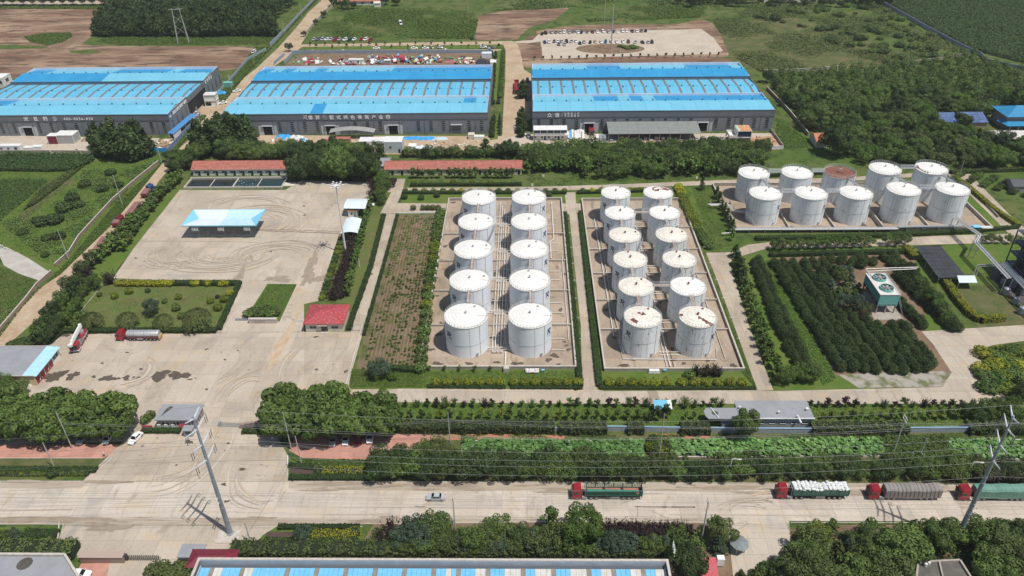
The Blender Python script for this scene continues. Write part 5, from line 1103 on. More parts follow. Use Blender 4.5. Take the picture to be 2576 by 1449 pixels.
# ------------------------------------------------------------------ vehicles
def loft(secs,m_idx=0):
    """body from cross-sections (x, halfwidth_bottom, z_bottom, halfwidth_top, z_top)"""
    mb=MB();vs=[]
    for x,wb,zb,wt,zt in secs:
        zm=zb+(zt-zb)*.55;wm=max(wb,wt) ;vs+=[(x,-wb,zb),(x,-wm,zm),(x,-wt,zt),(x,wt,zt),(x,wm,zm),(x,wb,zb)]
    n=6;fs=[]
    for i in range(len(secs)-1):
        for k in range(n):fs.append((i*n+k,i*n+(k+1) % n,(i+1)*n+(k+1) % n,(i+1)*n+k))
    fs+=[tuple(range(n-1,-1,-1)),tuple((len(secs)-1)*n+k for k in range(n))]
    mb.add(vs,fs);return mb
def make_car(kind):
    L,W={'sedan':(4.6,1.8),'suv':(4.5,1.85),'hatch':(3.9,1.7),'van':(4.4,1.7)}[kind];w_=W/2;hl=L/2
    if kind=='sedan':body=[(-hl,w_*.8,.32,w_*.75,.78),(-hl+.25,w_,.25,w_*.86,.92),(-hl+1.0,w_,.25,w_*.9,.98),(hl-1.35,w_,.25,w_*.9,.95),(hl-.35,w_*.96,.25,w_*.8,.78),(hl,w_*.7,.32,w_*.6,.6)];cab=(-hl+.85,-hl+1.35,hl-2.05,hl-1.3,.95,1.43)
    elif kind=='suv':body=[(-hl,w_*.85,.4,w_*.8,.95),(-hl+.2,w_,.3,w_*.9,1.1),(hl-1.2,w_,.3,w_*.92,1.08),(hl-.3,w_*.96,.3,w_*.85,.95),(hl,w_*.75,.4,w_*.7,.75)];cab=(-hl+.1,-hl+.45,hl-1.8,hl-1.1,1.08,1.66)
    elif kind=='hatch':body=[(-hl,w_*.85,.35,w_*.8,.85),(-hl+.2,w_,.26,w_*.9,.98),(hl-1.1,w_,.26,w_*.92,.96),(hl-.3,w_*.95,.26,w_*.82,.8),(hl,w_*.7,.35,w_*.65,.62)];cab=(-hl+.1,-hl+.45,hl-1.7,hl-1.0,.96,1.5)
    else:body=[(-hl,w_*.95,.35,w_*.92,1.0),(hl-.6,w_,.3,w_*.93,1.0),(hl-.1,w_*.95,.3,w_*.85,.85),(hl,w_*.8,.4,w_*.75,.7)];cab=(-hl+.02,-hl+.1,hl-1.25,hl-.5,1.0,1.85)
    bm=loft(body).mesh('body',CARP);x0,x1,x2,x3,z0,z1=cab;a_,b_=w_*.90,w_*.74
    g_=MB();g_.add([(x0,-a_,z0-.03),(x3,-a_,z0-.03),(x3,a_,z0-.03),(x0,a_,z0-.03),(x1,-b_,z1),(x2,-b_,z1),(x2,b_,z1),(x1,b_,z1)],[(0,3,2,1),(4,5,6,7),(0,1,5,4),(1,2,6,5),(2,3,7,6),(3,0,4,7)])
    rf=MB();rf.slab([(x1-.05,-b_-.03,z1+.04),(x2+.05,-b_-.03,z1+.04),(x2+.05,b_+.03,z1+.04),(x1-.05,b_+.03,z1+.04)],.06)
    for s_ in (-1,1):
        for xb,xt in ((x0,x1),(x3,x2),((x0+x3)/2-.1,(x1+x2)/2-.05)):rf.tube([(xb,s_*(a_-.01),z0),(xt,s_*b_,z1)],.045,4)
    if kind=='van':rf.slab([(x1,-a_-.01,1.4),(x1+1.8,-a_-.01,1.4),(x1+1.8,a_+.01,1.4),(x1,a_+.01,1.4)],.5)
    wm=MB();wm.wheelx((0,0,0),.33,.24,12).mesh('wheel',RUBBER);wme=wm.mesh('wheel',RUBBER);rm_=MB().wheelx((0,0,0),.2,.26,8).mesh('rim',RIM)
    return dict(body=bm,glass=g_.mesh('windows',CARG),roof=rf.mesh('roof',CARP),wheel=wme,rim=rm_,L=L,W=W,light=MB().box((0,0,0),(.12,.32,.16)).mesh('headlight',LAMPW),tail=MB().box((0,0,0),(.08,.3,.16)).mesh('tail_light',LAMPR),plate=MB().box((0,0,0),(.04,.45,.14)).mesh('number_plate',mat('plate_blue',(.02,.08,.35))),mirror=MB().box((0,0,0),(.12,.2,.14)).mesh('mirror',CARP))
CARS={k:make_car(k) for k in ('sedan','suv','hatch','van')}
CC={'white':(.80,.80,.79,1),'silver':(.42,.44,.46,1),'grey':(.16,.17,.18,1),'black':(.012,.012,.014,1),'red':(.34,.012,.018,1),'blue':(.015,.04,.13,1),'teal':(.02,.14,.22,1),'beige':(.55,.47,.33,1),'green':(.012,.05,.035,1),'brown':(.10,.06,.05,1),'pale green':(.35,.42,.38,1)}
def car(x,y,heading,color,kind,label,group=None,z=.06,full=True):
    C=CARS[kind];t=empty('parked_car',(x,y,z),rad(heading),label,'car',group);c=CC[color];hl,w_=C['L']/2,C['W']/2
    inst('body',C['body'],t,color=c);inst('windows',C['glass'],t);inst('roof',C['roof'],t,color=c)
    for sx in (-1,1):
        for sy in (-1,1):
            wh=inst('wheel',C['wheel'],t,(sx*(hl-.85),sy*(w_-.1),.33))
            if full:inst('rim',C['rim'],wh)
    if full:
        for sy in (-1,1):inst('headlight',C['light'],t,(hl-.12,sy*w_*.62,.62));inst('tail_light',C['tail'],t,(-hl+.05,sy*w_*.66,.78));inst('mirror',C['mirror'],t,(hl-1.55,sy*(w_+.08),.98),color=c)
        inst('number_plate',C['plate'],t,(hl-.005,0,.5))
    return t
def carp(px,py,*a_,**k):p=at(px,py);return car(p.x,p.y,*a_,**k)
c_=carp(1096,1255,180,'silver','sedan','silver saloon driving left along the main road',full=True);c_.name='moving_car'
carp(342,1106,-105,'white','sedan','white saloon parked at the right end of the left plane trees')
carp(272,1108,-88,'white','hatch','small white car half under the left plane trees, second from right','cars under the left plane trees');carp(208,1107,-88,'silver','sedan','silver car half under the left plane trees, left of the small white one','cars under the left plane trees');carp(155,1102,-88,'blue','sedan','dark blue car almost hidden under the left plane trees','cars under the left plane trees')
carp(839,1111,-88,'silver','sedan','silver car under the middle plane trees, leftmost','cars under the middle plane trees');carp(871,1108,-88,'white','sedan','white car under the middle plane trees, left of the red one','cars under the middle plane trees')
carp(901,1111,-88,'red','hatch','red car under the middle plane trees','cars under the middle plane trees');carp(932,1104,-86,'white','suv','white car right of the red one under the middle plane trees','cars under the middle plane trees')
carp(205,1448,0,'white','sedan','white car at the bottom edge on pink paving');carp(928,518,5,'white','sedan','white car parked right of the upper arched canopy')
# far car park: two rows
row1=[(227,262,'black'),(254,256,'black'),(300,252,'silver'),(332,250,'grey'),(365,250,'silver'),(396,248,'white'),(433,252,'silver'),(462,246,'grey'),(495,250,'white'),(524,250,'blue'),(567,248,'grey'),(607,248,'brown'),(645,247,'white'),(688,245,'white'),(728,248,'silver'),(764,246,'blue'),(796,246,'white'),(835,242,'white'),(866,241,'white'),(907,242,'brown'),(943,242,'white'),(976,240,'grey'),(1008,240,'black')]
row2=[(247,325,'blue'),(279,323,'white'),(318,320,'grey'),(347,318,'white'),(376,320,'silver'),(412,320,'black'),(447,320,'silver'),(481,317,'white'),(512,333,'green'),(544,325,'silver'),(590,327,'black'),(628,322,'beige'),(672,323,'white'),(706,323,'teal'),(748,322,'white'),(790,322,'white'),(838,321,'white'),(878,323,'brown'),(931,325,'silver'),(984,326,'black'),(1028,326,'silver'),(1056,325,'green')]
def ordn(i):return ['first','second','third','fourth','fifth','sixth','seventh','eighth','ninth','tenth','eleventh','twelfth','thirteenth','fourteenth','fifteenth','sixteenth','seventeenth','eighteenth','nineteenth','twentieth','twenty-first','twenty-second','twenty-third','twenty-fourth'][i]
for rn,rw in (('back',row1),('near',row2)):
    for i,(x,y,c) in enumerate(rw):carp(1288+x/3,y/3,-90+RU(-14,14)+(12 if i in (8,17,20) else 0),c,('sedan','suv','hatch','sedan')[i % 4] if c!='blue' else 'sedan',f"{c} car in the {rn} row of the gravel car park, {ordn(i)} from left",'cars on the gravel car park',full=False)
for i,(x,y,c) in enumerate([(354,342,'grey'),(397,343,'silver')]):carp(1288+x/3,y/3,-90,c,'suv',f"{c} car standing in front of the near row on the gravel car park",'cars on the gravel car park',full=False)
rowf=[(438,303,'silver'),(473,300,'grey'),(503,303,'silver'),(537,303,'white'),(567,303,'silver'),(599,308,'red'),(630,303,'silver'),(675,305,'white'),(706,308,'green'),(742,303,'white'),(797,305,'red'),(828,303,'white'),(865,307,'red')]
for i,(x,y,c) in enumerate(rowf):carp(644+x/3,y/3+.3,-100+RU(-12,4)-(18 if c=='white' else 0),c,'suv' if i % 3 else 'hatch',f"{c} car in the row on the meadow edge above the dirt lane, {ordn(i)} from left",'cars on the meadow edge',full=False)
side=[(910,370,'white','sedan',8),(1195,370,'white','sedan',5),(1280,369,'white','sedan',0),(1330,366,'beige','hatch',-60),(1390,366,'white','hatch',-20),(1715,362,'white','suv',5),(1778,364,'grey','sedan',0),(1152,393,'blue','sedan',4),(433,397,'white','sedan',0),(560,397,'silver','sedan',0),(665,398,'white','hatch',-40),(706,398,'blue','sedan',-30),(762,398,'grey','sedan',-30),(802,398,'white','sedan',10),(847,398,'black','sedan',-20),(1435,391,'white','hatch',-60),(1762,385,'silver','suv',-80)]
for i,(x,y,c,k,hd) in enumerate(sorted(side)):carp(644+x/3,y/3,hd,c,k,f"{c} car on the dirt lane behind the debris yard, {ordn(i)} from left",'cars on the lane behind the debris yard',full=False)
v_=carp(644+1092/3,62,-75,'white','van','white van parked alone in the far meadow',full=False);v_.scale=(1.25,1.2,1.35)
pk=carp(644+1632/3,99,-88,'green','van','dark small pickup at the far meadow edge',full=False)
carp(596,231,200,'white','sedan','white car on the dirt road beside the left hall, farther one',full=False);carp(561,261,200,'white','sedan','white car on the dirt road beside the left hall, nearer one',full=False);carp(639,133,-100,'white','van','small white van at the top of the dirt road',full=False)
carp(1241,259,-88,'black','sedan','black car by the right wall of the middle hall, left one',full=False);carp(1254,259,-88,'black','suv','black car by the right wall of the middle hall, right one',full=False)
carp(1314,342,15,'white','suv','white car at the front left corner of the right hall',full=False);carp(1303,333,60,'black','sedan','black car behind the white one by the right hall',full=False);carp(1300,320,70,'silver','sedan','silver car in the row left of the right hall',full=False);carp(1330,345,-85,'grey','suv','dark grey car against the left corner of the right hall',full=False)
carp(1326,250,-88,'blue','sedan','blue car in the shade left of the right hall',full=False);carp(1327,205,-88,'black','suv','black car at the rear left of the right hall',full=False)
# lorries
def wheels(t,xs,y,r_=.52,w_=.32):
    me=cached(('wh',r_),lambda:MB().wheelx((0,0,0),r_,w_,16).mesh('wheel',RUBBER));rm_=cached(('wr',r_),lambda:MB().wheelx((0,0,0),r_*.58,w_+.03,10).mesh('rim',RIM))
    for x in xs:
        for s_ in (-1,1):wh=inst('wheel',me,t,(x,s_*y,r_));inst('rim',rm_,wh)
def cab(t,x,m=REDM,h=3.35):
    """cab-over cab whose front faces -x"""
    b=MB();w_=1.24
    b.add([(x-.05,-w_,.55),(x+2.2,-w_,.55),(x+2.2,w_,.55),(x-.05,w_,.55),(x-.1,-w_,1.7),(x+2.2,-w_,1.7),(x+2.2,w_,1.7),(x-.1,w_,1.7),(x+.18,-w_*.97,2.75),(x+2.2,-w_*.97,2.75),(x+2.2,w_*.97,2.75),(x+.18,w_*.97,2.75),(x+.5,-w_*.9,h-.1),(x+2.15,-w_*.9,h+.25),(x+2.15,w_*.9,h+.25),(x+.5,w_*.9,h-.1)],
          [(0,3,2,1)]+[(k*4+i,k*4+(i+1) % 4,(k+1)*4+(i+1) % 4,(k+1)*4+i) for k in range(3) for i in range(4)]+[(12,13,14,15)])
    c=b.build('cab',m,t);MB().slab([(x-.13,-1.1,1.75),(x+.17,-1.08,2.68),(x+.17,1.08,2.68),(x-.13,1.1,1.75)][::-1],.03).build('windscreen',GLASS,c)
    for s_ in (-1,1):BX('side_window',(x+.95,s_*1.235,2.15),(.95,.05,.7),GLASS,c);BX('mirror',(x+.05,s_*1.42,2.2),(.14,.2,.7),CHAS,c);BX('headlight',(x-.1,s_*.95,.85),(.1,.4,.22),LAMPW,c)
    BX('grille',(x-.12,0,1.25),(.08,1.5,.7),CHAS,c);BX('bumper',(x-.1,0,.6),(.22,2.46,.38),m if m is not REDM else CHAS,c)
    for i in range(5):BX('roof_rib',(x+.75+i*.3,0,h+.02+i*.06),(.06,1.9,.05),m,c)
    return c
def lorry(px,py,load,label,rz=0,m=REDM,L=13.2):
    p=at(px,py);t=empty('lorry',(p.x,p.y,.06),rz,label,'lorry');cab(t,0,m)
    MB().ab((2.2,-.45,.75),(6.2,.45,1.0)).build('chassis',CHAS,t);BX('fuel_tank',(3.0,-1.0,.75),(1.2,.5,.6),STEEL,t);BX('mudguard',(5.0,0,1.12),(2.7,2.4,.06),CHAS,t)
    x0=3.5;x1=x0+L;wheels(t,(1.35,4.55,5.85),1.05);wheels(t,(x1-4.4,x1-3.1,x1-1.8),1.05)
    MB().ab((x0,-1.22,1.2),(x1,1.22,1.4)).ab((x0+.5,-.5,.95),(x1,.5,1.2)).build('bed',CHAS if load!='tanker' else STEEL,t)
    BX('side_guard',(x0+6.6,-1.1,.75),(2.6,.06,.5),STEEL,t);BX('under_box',(x0+5.2,-.95,.8),(1.0,.5,.5),CHAS,t);BX('tail_bar',(x1-.1,0,.7),(.12,2.3,.14),CHAS,t)
    if load in ('empty','sacks'):
        hh=1.75;sd_=empty('stake_body',(0,0,0));sd_.parent=t
        for s_ in (-1,1):
            for i in range(6):
                xa=x0+i*L/6;mb=MB()
                for z in (0,.28,.62,1.0,1.38,1.7):mb.ab((xa+.1,s_*1.25-.035,1.4+z),(xa+L/6-.1,s_*1.25+.035,1.4+z+(.2 if z in (0,) else .08)))
                for k in range(6):mb.ab((xa+.1+k*(L/6-.26)/5,s_*1.25-.03,1.4),(xa+.16+k*(L/6-.26)/5,s_*1.25+.03,3.15))
                mb.build('side_gate',GREENT,sd_)
            for i in range(7):BX('stake',(x0+i*L/6,s_*1.27,2.25),(.14,.1,1.8),GREENT,sd_)
        BX('headboard',(x0,0,2.35),(.1,2.5,1.95),GREENT,sd_);BX('tailboard',(x1,0,2.3),(.1,2.5,1.8),GREENT,sd_)
        MB().tube([(x0-.35,-1.2,1.4),(x0-.35,-1.2,3.6),(x0-.35,1.2,3.6),(x0-.35,1.2,1.4)],.06,4).build('front_frame',STEEL,sd_)
        if load=='empty':
            MB().ab((x0+.06,-1.2,1.41),(x1-.06,1.2,1.5)).build('floor',mat('cargo_floor',(.40,.17,.11),(.33,.14,.09),.8,rough=.8),t)
            MB().slab([(x0+.1,-1.18,2.65),(x1-1,-1.18,2.6),(x1-1,.1,2.0),(x0+.1,.3,2.15)],.06).build('side_tarp',GREENB,t)
            for xx in (x0+L*.33,x0+L*.66):BX('cross_stay',(xx,.6,2.2),(.14,1.3,.7),CHAS,t)
    elif load in ('tarp_grey','tarp_green'):
        mm=TARPG if load=='tarp_grey' else TARPN;n=14;sag=.25 if load=='tarp_grey' else .0
        for i in range(n):
            xa=x0+i*L/n;xb=xa+L/n-.03;za,zb=(3.55+.12*sin(i*1.1),3.55+.12*sin((i+1)*1.1));lo=lambda x:1.05-sag*sin((x-x0)/L*pi)
            mb=MB();mb.add([(xa,-1.38,lo(xa)),(xb,-1.38,lo(xb)),(xb,-1.32,zb-.35),(xa,-1.32,za-.35),(xb,-1.0,zb),(xa,-1.0,za),(xb,0,zb+.12),(xa,0,za+.12),(xb,1.0,zb),(xa,1.0,za),(xb,1.33,1.1),(xa,1.33,1.1)],[(0,1,2,3),(3,2,4,5),(5,4,6,7),(7,6,8,9),(9,8,10,11),(0,3,5,7,9,11),(1,10,8,6,4,2)])
            mb.build('tarpaulin',mm,t)
        if load=='tarp_grey':
            for i in range(1,n):x=x0+i*L/n;MB().tube([(x+.3,-1.42,1.1),(x,-1.36,3.2),(x,-1.0,3.66),(x,0,3.8),(x,1.0,3.66)],.03,4).build('rope',CHAS,t)
    return t,x0,x1
lorry(1438,1248,'empty','red-cabbed lorry with an open green stake body, alone by the middle of the road')
ls,x0,x1=lorry(1950,1247,'sacks','red-cabbed lorry piled with white sacks, first of the parked queue');lo_=ls.location
sk=MB();sk.add([(sx*a_,sy*b_,z) for z,k in ((0,.8),(.14,1),(.30,.8)) for sx,sy in ((-1,-1),(-.5,-1.1),(.5,-1.1),(1,-1),(1,1),(.5,1.1),(-.5,1.1),(-1,1)) for a_,b_ in ((.5*k,.29*k),)],
                  [(k*8+i,k*8+(i+1) % 8,(k+1)*8+(i+1) % 8,(k+1)*8+i) for k in range(2) for i in range(8)]+[tuple(range(7,-1,-1)),tuple(range(16,24))]);SK=sk.mesh('sack',SACK);SK.polygons.foreach_set('use_smooth',[True]*len(SK.polygons))
sb=BX('load_core',((x0+x1)/2,0,2.3),(x1-x0-.2,2.3,1.6),SACK,ls)
for i in range(13):
    for j in range(4):
        for k in range(2):
            if k==1 and j in (0,3) and R.random()<.4:continue
            o=inst('sack',SK,None,(lo_.x+x0+.55+i*1.0+RU(-.1,.1),lo_.y-.95+j*.63+RU(-.08,.08),lo_.z+3.08+k*.26+.1*sin(i*.9)),RU(-.4,.4)+(pi/2 if R.random()<.3 else 0),1.08)
            o.rotation_euler.x=RU(-.25,.25);o.rotation_euler.y=RU(-.2,.2);tag(o,'white woven sack piled on the first parked lorry','sack','white sacks on the parked lorry')
lorry(2180,1249,'tarp_grey','red-cabbed lorry under a roped grey tarpaulin, second of the parked queue')
lorry(2405,1251,'tarp_green','red-cabbed lorry under a smooth green tarpaulin, last of the parked queue')
# road tanker in the yard
p=at(299,853);t=empty('tank_lorry',(p.x,p.y,.06),0,'red-cabbed tank lorry with a silver barrel parked by the willow hedge','tank lorry');cab(t,0,REDM,3.1)
MB().ab((2.2,-.45,.75),(13.2,.45,1.15)).build('chassis',CHAS,t);wheels(t,(1.3,4.3,5.6),1.05);wheels(t,(9.4,10.65,11.9),1.05)
mb=MB();n=18;xs=[3.3,3.5,13.0,13.25];rs=[.9,1.0,1.0,.85];vs=[]
for x,k in zip(xs,rs):vs+=[(x,1.22*k*cos(2*pi*i/n),2.2+.98*k*sin(2*pi*i/n)) for i in range(n)]
mb.add(vs,[(k*n+i,k*n+(i+1) % n,(k+1)*n+(i+1) % n,(k+1)*n+i) for k in range(3) for i in range(n)]+[tuple(range(n)),tuple(range(4*n-1,3*n-1,-1))])
mb.build('barrel',mat('barrel',(.50,.51,.53),(.42,.42,.43),1,rough=.45,metal=.15),t,smooth=True)
for x in (4.6,5.7,8.9,11):MB().tube([(x,1.24*cos(rad(a_)),2.2+1.0*sin(rad(a_))) for a_ in range(-20,201,20)],.035,4).build('band',CHAS,t)
MB().ab((3.6,-.35,3.17),(12.9,.35,3.22)).build('walkway',STEEL,t)
for x in (5,8,11):MB().cyl((x,0,3.2),.3,.15,10).build('hatch',STEEL,t)
MB().ab((3.4,-1.28,1.25),(13.2,-1.2,1.42)).build('side_rail',mat('rail_red',(.36,.12,.12),rough=.6),t);BX('under_box',(7.4,-1.0,.85),(1.8,.5,.5),STEEL,t);BX('rear_frame',(13.4,0,1.1),(.25,2.4,.9),mat('yellow_trim',(.55,.36,.12),rough=.6),t)
# fire engine with its folded boom, front facing the viewer
a_=at(186,889);b_=at(218,828);an=atan2(b_.y-a_.y,b_.x-a_.x);p=at(190,888)
t=empty('fire_engine',(p.x,p.y,.06),an,'red and white fire engine with a long white folded boom','fire engine');cab(t,0,REDM,2.9);wheels(t,(1.3,6.9,8.2),1.05)
MB().ab((-.2,-1.27,.45),(.1,1.27,.85)).ab((.1,-1.29,.5),(2.2,-1.24,.8)).ab((.1,1.24,.5),(2.2,1.29,.8)).build('white_bumper',WHITE,t)
MB().ab((2.3,-1.2,.8),(3.6,1.2,2.6)).build('crew_locker',GALV,t);MB().ab((3.65,-1.22,.8),(6.0,1.22,2.4)).build('red_locker',REDM,t);MB().ab((6.05,-1.22,1.15),(9.6,1.22,2.3)).build('rear_body',REDM,t);MB().ab((6.1,-1.26,1.1),(9.7,-1.2,1.5)).ab((6.1,1.2,1.1),(9.7,1.26,1.5)).build('white_stripe',WHITE,t)
for x in (2.6,4.2,5.2,7.2,8.6):BX('roller_shutter',(x,-1.25,1.6),(.75,.05,1.0),STEEL,t)
MB().cyl((7.4,0,2.3),.95,.7,14).build('turntable',STEEL,t)
bo=MB();bo.ab((-1.1,-.35,3.3),(8.8,.45,3.85)).ab((.2,-.28,3.87),(8.8,.38,4.25)).ab((1.2,-.2,4.27),(8.6,.3,4.5));bo.build('boom',WHITE,t);MB().cyl((8.9,.2,3.2),.5,1.2,10).build('boom_head',WHITE,t)
MB().ab((-1.3,-.35,3.1),(-.3,.75,3.75)).build('basket',WHITE,t);MB().ab((3.2,-.9,2.62),(5.0,-.1,2.9)).build('hose_bed',GLASS,t)
# lorries by the halls
def box_truck(px,py,rz,label,m=REDM,L=9.0,box=None):
    p=at(px,py);t=empty('lorry',(p.x,p.y,.06),rz,label,'lorry');cab(t,0,m,3.0);MB().ab((2.2,-.45,.8),(2.2+L,.45,1.1)).build('chassis',CHAS,t);wheels(t,(1.3,5.5,L+.6),1.05)
    b=MB();b.ab((2.5,-1.25,1.2),(2.5+L,1.25,1.3))
    for s_ in (-1.25,1.2):b.ab((2.5,s_,1.3),(2.5+L,s_+.06,2.5))
    b.ab((2.5,-1.2,1.3),(2.56,1.2,2.7)).ab((2.44+L,-1.2,1.3),(2.5+L,1.2,2.5));b.build('cargo_bed',box or m,t);return t
box_truck(1299,238,rad(90),'dark red flatbed lorry facing the viewer on the lane left of the right hall',L=15,box=mat('bed_red',(.26,.02,.03),rough=.5))
box_truck(1488,341,rad(90),'red lorry emerging from the doorway of the right hall')
fk=empty('forklift',tuple(at(1575,356)),rad(-90),'orange forklift truck in front of the grey lean-to','forklift');BX('body',(0,0,.8),(1.9,1.1,.9),mat('orange_paint',(.60,.11,.03),rough=.4),fk);BX('guard',(0,0,2.2),(1.2,1.1,.08),REDM,fk)
for x in (-.5,.5):
    for y in (-.5,.5):BX('guard_post',(x,y,1.7),(.07,.07,1.0),CHAS,fk)
BX('mast',(1.1,0,1.4),(.12,.8,2.6),CHAS,fk)
for y in (-.25,.25):BX('fork',(1.7,y,.2),(1.1,.12,.06),CHAS,fk)
wheels(fk,(-.6,.7),.5,.3,.2)
# red tarpaulined trailers along the dirt road
def trail(px,py,px2,py2,label):
    a_,b_=at(px,py),at(px2,py2);L=(b_-a_).length;t=empty('trailer',(a_.x,a_.y,.03),atan2(b_.y-a_.y,b_.x-a_.x),label,'trailer','covered trailers on the dirt road')
    MB().ab((0,-1.2,1.0),(L,1.2,1.2)).build('bed',CHAS,t);mb=MB();mb.slab([(0,-1.25,2.3),(L,-1.25,2.3),(L,1.25,2.3),(0,1.25,2.3)],1.1);mb.build('tarpaulin',mat('tarp_rose',(.27,.13,.12),(.22,.10,.10),.8,rough=.8),t);wheels(t,(L-1,L-2.3,1.2),1.0)
    BX('tailgate',(-.03,0,1.6),(.08,2.4,1.1),MAROON,t)
for i,q in enumerate([(246,640,269,607),(292,574,299,564),(325,552,350,520),(364,500,374,486)]):
    trail(*q,'dusty red covered trailer parked behind the roadside trees, '+['nearest','second nearest','third nearest','farthest'][i])
cabp=at(300,564);t=empty('lorry',(cabp.x,cabp.y,.05),rad(60),'brown lorry cab peeping over the trees on the dirt road','lorry');cab(t,0,MAROON,3.0);wheels(t,(1.3,4),1.0);MB().ab((2.2,-.45,.8),(5,.45,1.1)).build('chassis',CHAS,t)
cabp=at(375,484);t=empty('lorry',(cabp.x,cabp.y,.05),rad(60),'blue lorry cab far up the dirt road behind the trees','lorry');cab(t,0,mat('cab_blue',(.03,.08,.22),rough=.4),3.0);wheels(t,(1.3,4),1.0);MB().ab((2.2,-.45,.8),(5,.45,1.1)).build('chassis',CHAS,t)
# person walking on the pink pavement
def person(px,py,rz,label,shirt,h=1.72):
    p=at(px,py);s=h/1.75
    V=[(0,0,.95),(0,0,1.2),(0,0,1.42),(0,0,1.52),(0.02,0,1.64),(0,.17,1.40),(.14,.22,1.16),(.30,.20,.98),(0,-.17,1.40),(-.12,-.23,1.15),(-.10,-.2,.93),(0,.09,.92),(.22,.09,.52),(.12,.10,.10),(.28,.10,.05),(0,-.09,.92),(-.10,-.09,.50),(-.38,-.1,.16),(-.30,-.1,.06)]
    E=[(0,1),(1,2),(2,3),(3,4),(2,5),(5,6),(6,7),(2,8),(8,9),(9,10),(0,11),(11,12),(12,13),(13,14),(0,15),(15,16),(16,17),(17,18)]
    RR=[.14,.145,.13,.06,.105,.065,.05,.04,.065,.05,.04,.095,.07,.05,.045,.095,.07,.05,.045]
    me=bpy.data.meshes.new('body');me.from_pydata([(x*s,y*s,z*s) for x,y,z in V],E,[]);o=bpy.data.objects.new('body',me);COL.objects.link(o)
    md=o.modifiers.new('skin','SKIN');sk_=me.skin_vertices[0].data
    for i,r_ in enumerate(RR):sk_[i].radius=(r_*s,r_*s)
    sk_[0].use_root=True;o.modifiers.new('sub','SUBSURF').levels=1
    dg=bpy.context.evaluated_depsgraph_get();dg.update();m2=bpy.data.meshes.new_from_object(o.evaluated_get(dg));bpy.data.objects.remove(o)
    for m in (SKIN,shirt,TROUS,RUBBER,HAIRM):m2.materials.append(m)
    for f in m2.polygons:
        z=f.center.z/s;y=abs(f.center.y/s)
        f.material_index=3 if z<.1 else 2 if z<.98 and y<.19 else 1 if 1.1<z<1.49 or (.95<z<1.2 and y<.19) else 4 if z>1.66 or (z>1.56 and f.center.x<.0) else 0
        f.use_smooth=True
    t=empty('person',(p.x,p.y,.06),rz,label,'person');inst('body',m2,t);return t
person(263,1149,rad(-20),'person in a white shirt and dark trousers walking on the pink pavement',WHITE)
person(1560,135,rad(180),'small figure in white standing at the edge of the far earth island',WHITE);person(1249,276,rad(90),'figure in grey standing by the right wall of the middle hall',STEEL);person(1097,357,rad(0),'worker in a red jacket before the blue tarpaulins',REDM)
# ------------------------------------------------------------------ poles, masts, wires
def height_at(bx,by,ty):
    B=at(bx,by);lo,hi=0,90
    for _ in range(40):
        m=(lo+hi)/2;d=Vector((B.x,B.y,m-H));z=d.dot(CF);y=724.5-FPX*d.dot(CU)/z
        if y>ty:lo=m
        else:hi=m
    return B,lo
def pole(bx,by,ty,label,r_=.17,arms=0,m=None,armm=None,name='utility_pole',armlen=1.0,az=90):
    B,h=height_at(bx,by,ty);t=empty(name,(B.x,B.y,0),rad(az-90),label,'utility pole');MB().tube([(0,0,0),(0,0,h)],r_,8,r_*.6).build('post',m or POLEM,t,smooth=True)
    for i in range(arms):
        z=h-.25-i*.9;BX('crossarm',(0,0,z),(.12,armlen*2,.12),armm or STEEL,t)
        for y in (-armlen*.9,-armlen*.45,armlen*.45,armlen*.9):MB().cyl((0,y,z+.06),.06,.25,6,.04).build('insulator',WHITE,t)
    return t,B,h
for args in [(181.7,1127.7,1036,'leaning-looking grey pole at the edge of the pink pavement, left'),(138,1177.7,1114,'short grey pole in the left roadside flower strip'),(733.3,1131,1037.7,'tall grey pole at the left end of the middle pink pavement'),(759,1169,1097.7,'shorter grey pole in the lawn below the middle pink pavement'),(953,1167.7,1121,'short pole where the yellow hedge meets the roadside trees'),(1132.3,1112.7,1039,'grey pole between the long hedge and the lotus pond'),
             (1145.7,1337.7,1252.7,'grey pole rising from shrubs south of the road, before the silver car'),(630,1362.7,1314,'thin dark pole at the corner of the southern flower bed'),(1657.3,1152.7,1041,'slender grey pole between the two lotus ponds'),(2317,1139,1103,'short thin pole in the scrub right of the second lotus pond'),
             (173.3,653,576,'pale pole at the roadside wall, left field, nearer'),(308,515.7,440,'pale pole at the roadside wall, left field, farther'),(717,88,53,'thin pole along the fence by the poplar wood, nearer'),(760,45,10,'thin pole along the fence by the poplar wood, farther'),(1179,33,10,'thin pole at the far meadow edge'),(1520,66,0,'thin green pole behind the gravel car park'),(1465,400+22,385,'small lamp pole among trees in front of the right hall yard'),(2055,330,294,'thin lamp pole beside the little orange roof'),(2412,445,425-22,'thin pale pole in the wood near the solar roofs'),(1937,420,404,'thin pole at the end of the wood path')]:
    pole(*args)
pole(1764.7,1356,1260,'pole with a crossarm south of the road beside a young tree',.2,2,armlen=1.1);pole(2247,1137.7,1048,'pole with a pale crossarm frame over the roadside trees',.2,2,armlen=1.1,armm=WHITE)
pole(1686,1440,1372,'pole with four white crossarms at the end of the blue-roofed hall',.18,4,armm=WHITE,armlen=1.3);pole(406.7,410,352,'pole with crossarms at the corner of the left hall wall',.17,2,armlen=.9);pole(503,310,270,'pole with crossarms beside the dirt road and left hall',.17,2,armlen=.9);pole(583,227,190,'pole with crossarms by the green container',.17,2,armlen=.9);pole(1344,381,336,'stout brown post at the corner of the right hall yard',.28,0,m=BROWNW);pole(640,165,138,'pole by the fence at the top of the left hall',.12)
pole(761,196-30,138,'grey post left of the debris yard',.14);pole(830,165,143,'second grey post of the debris yard',.2)
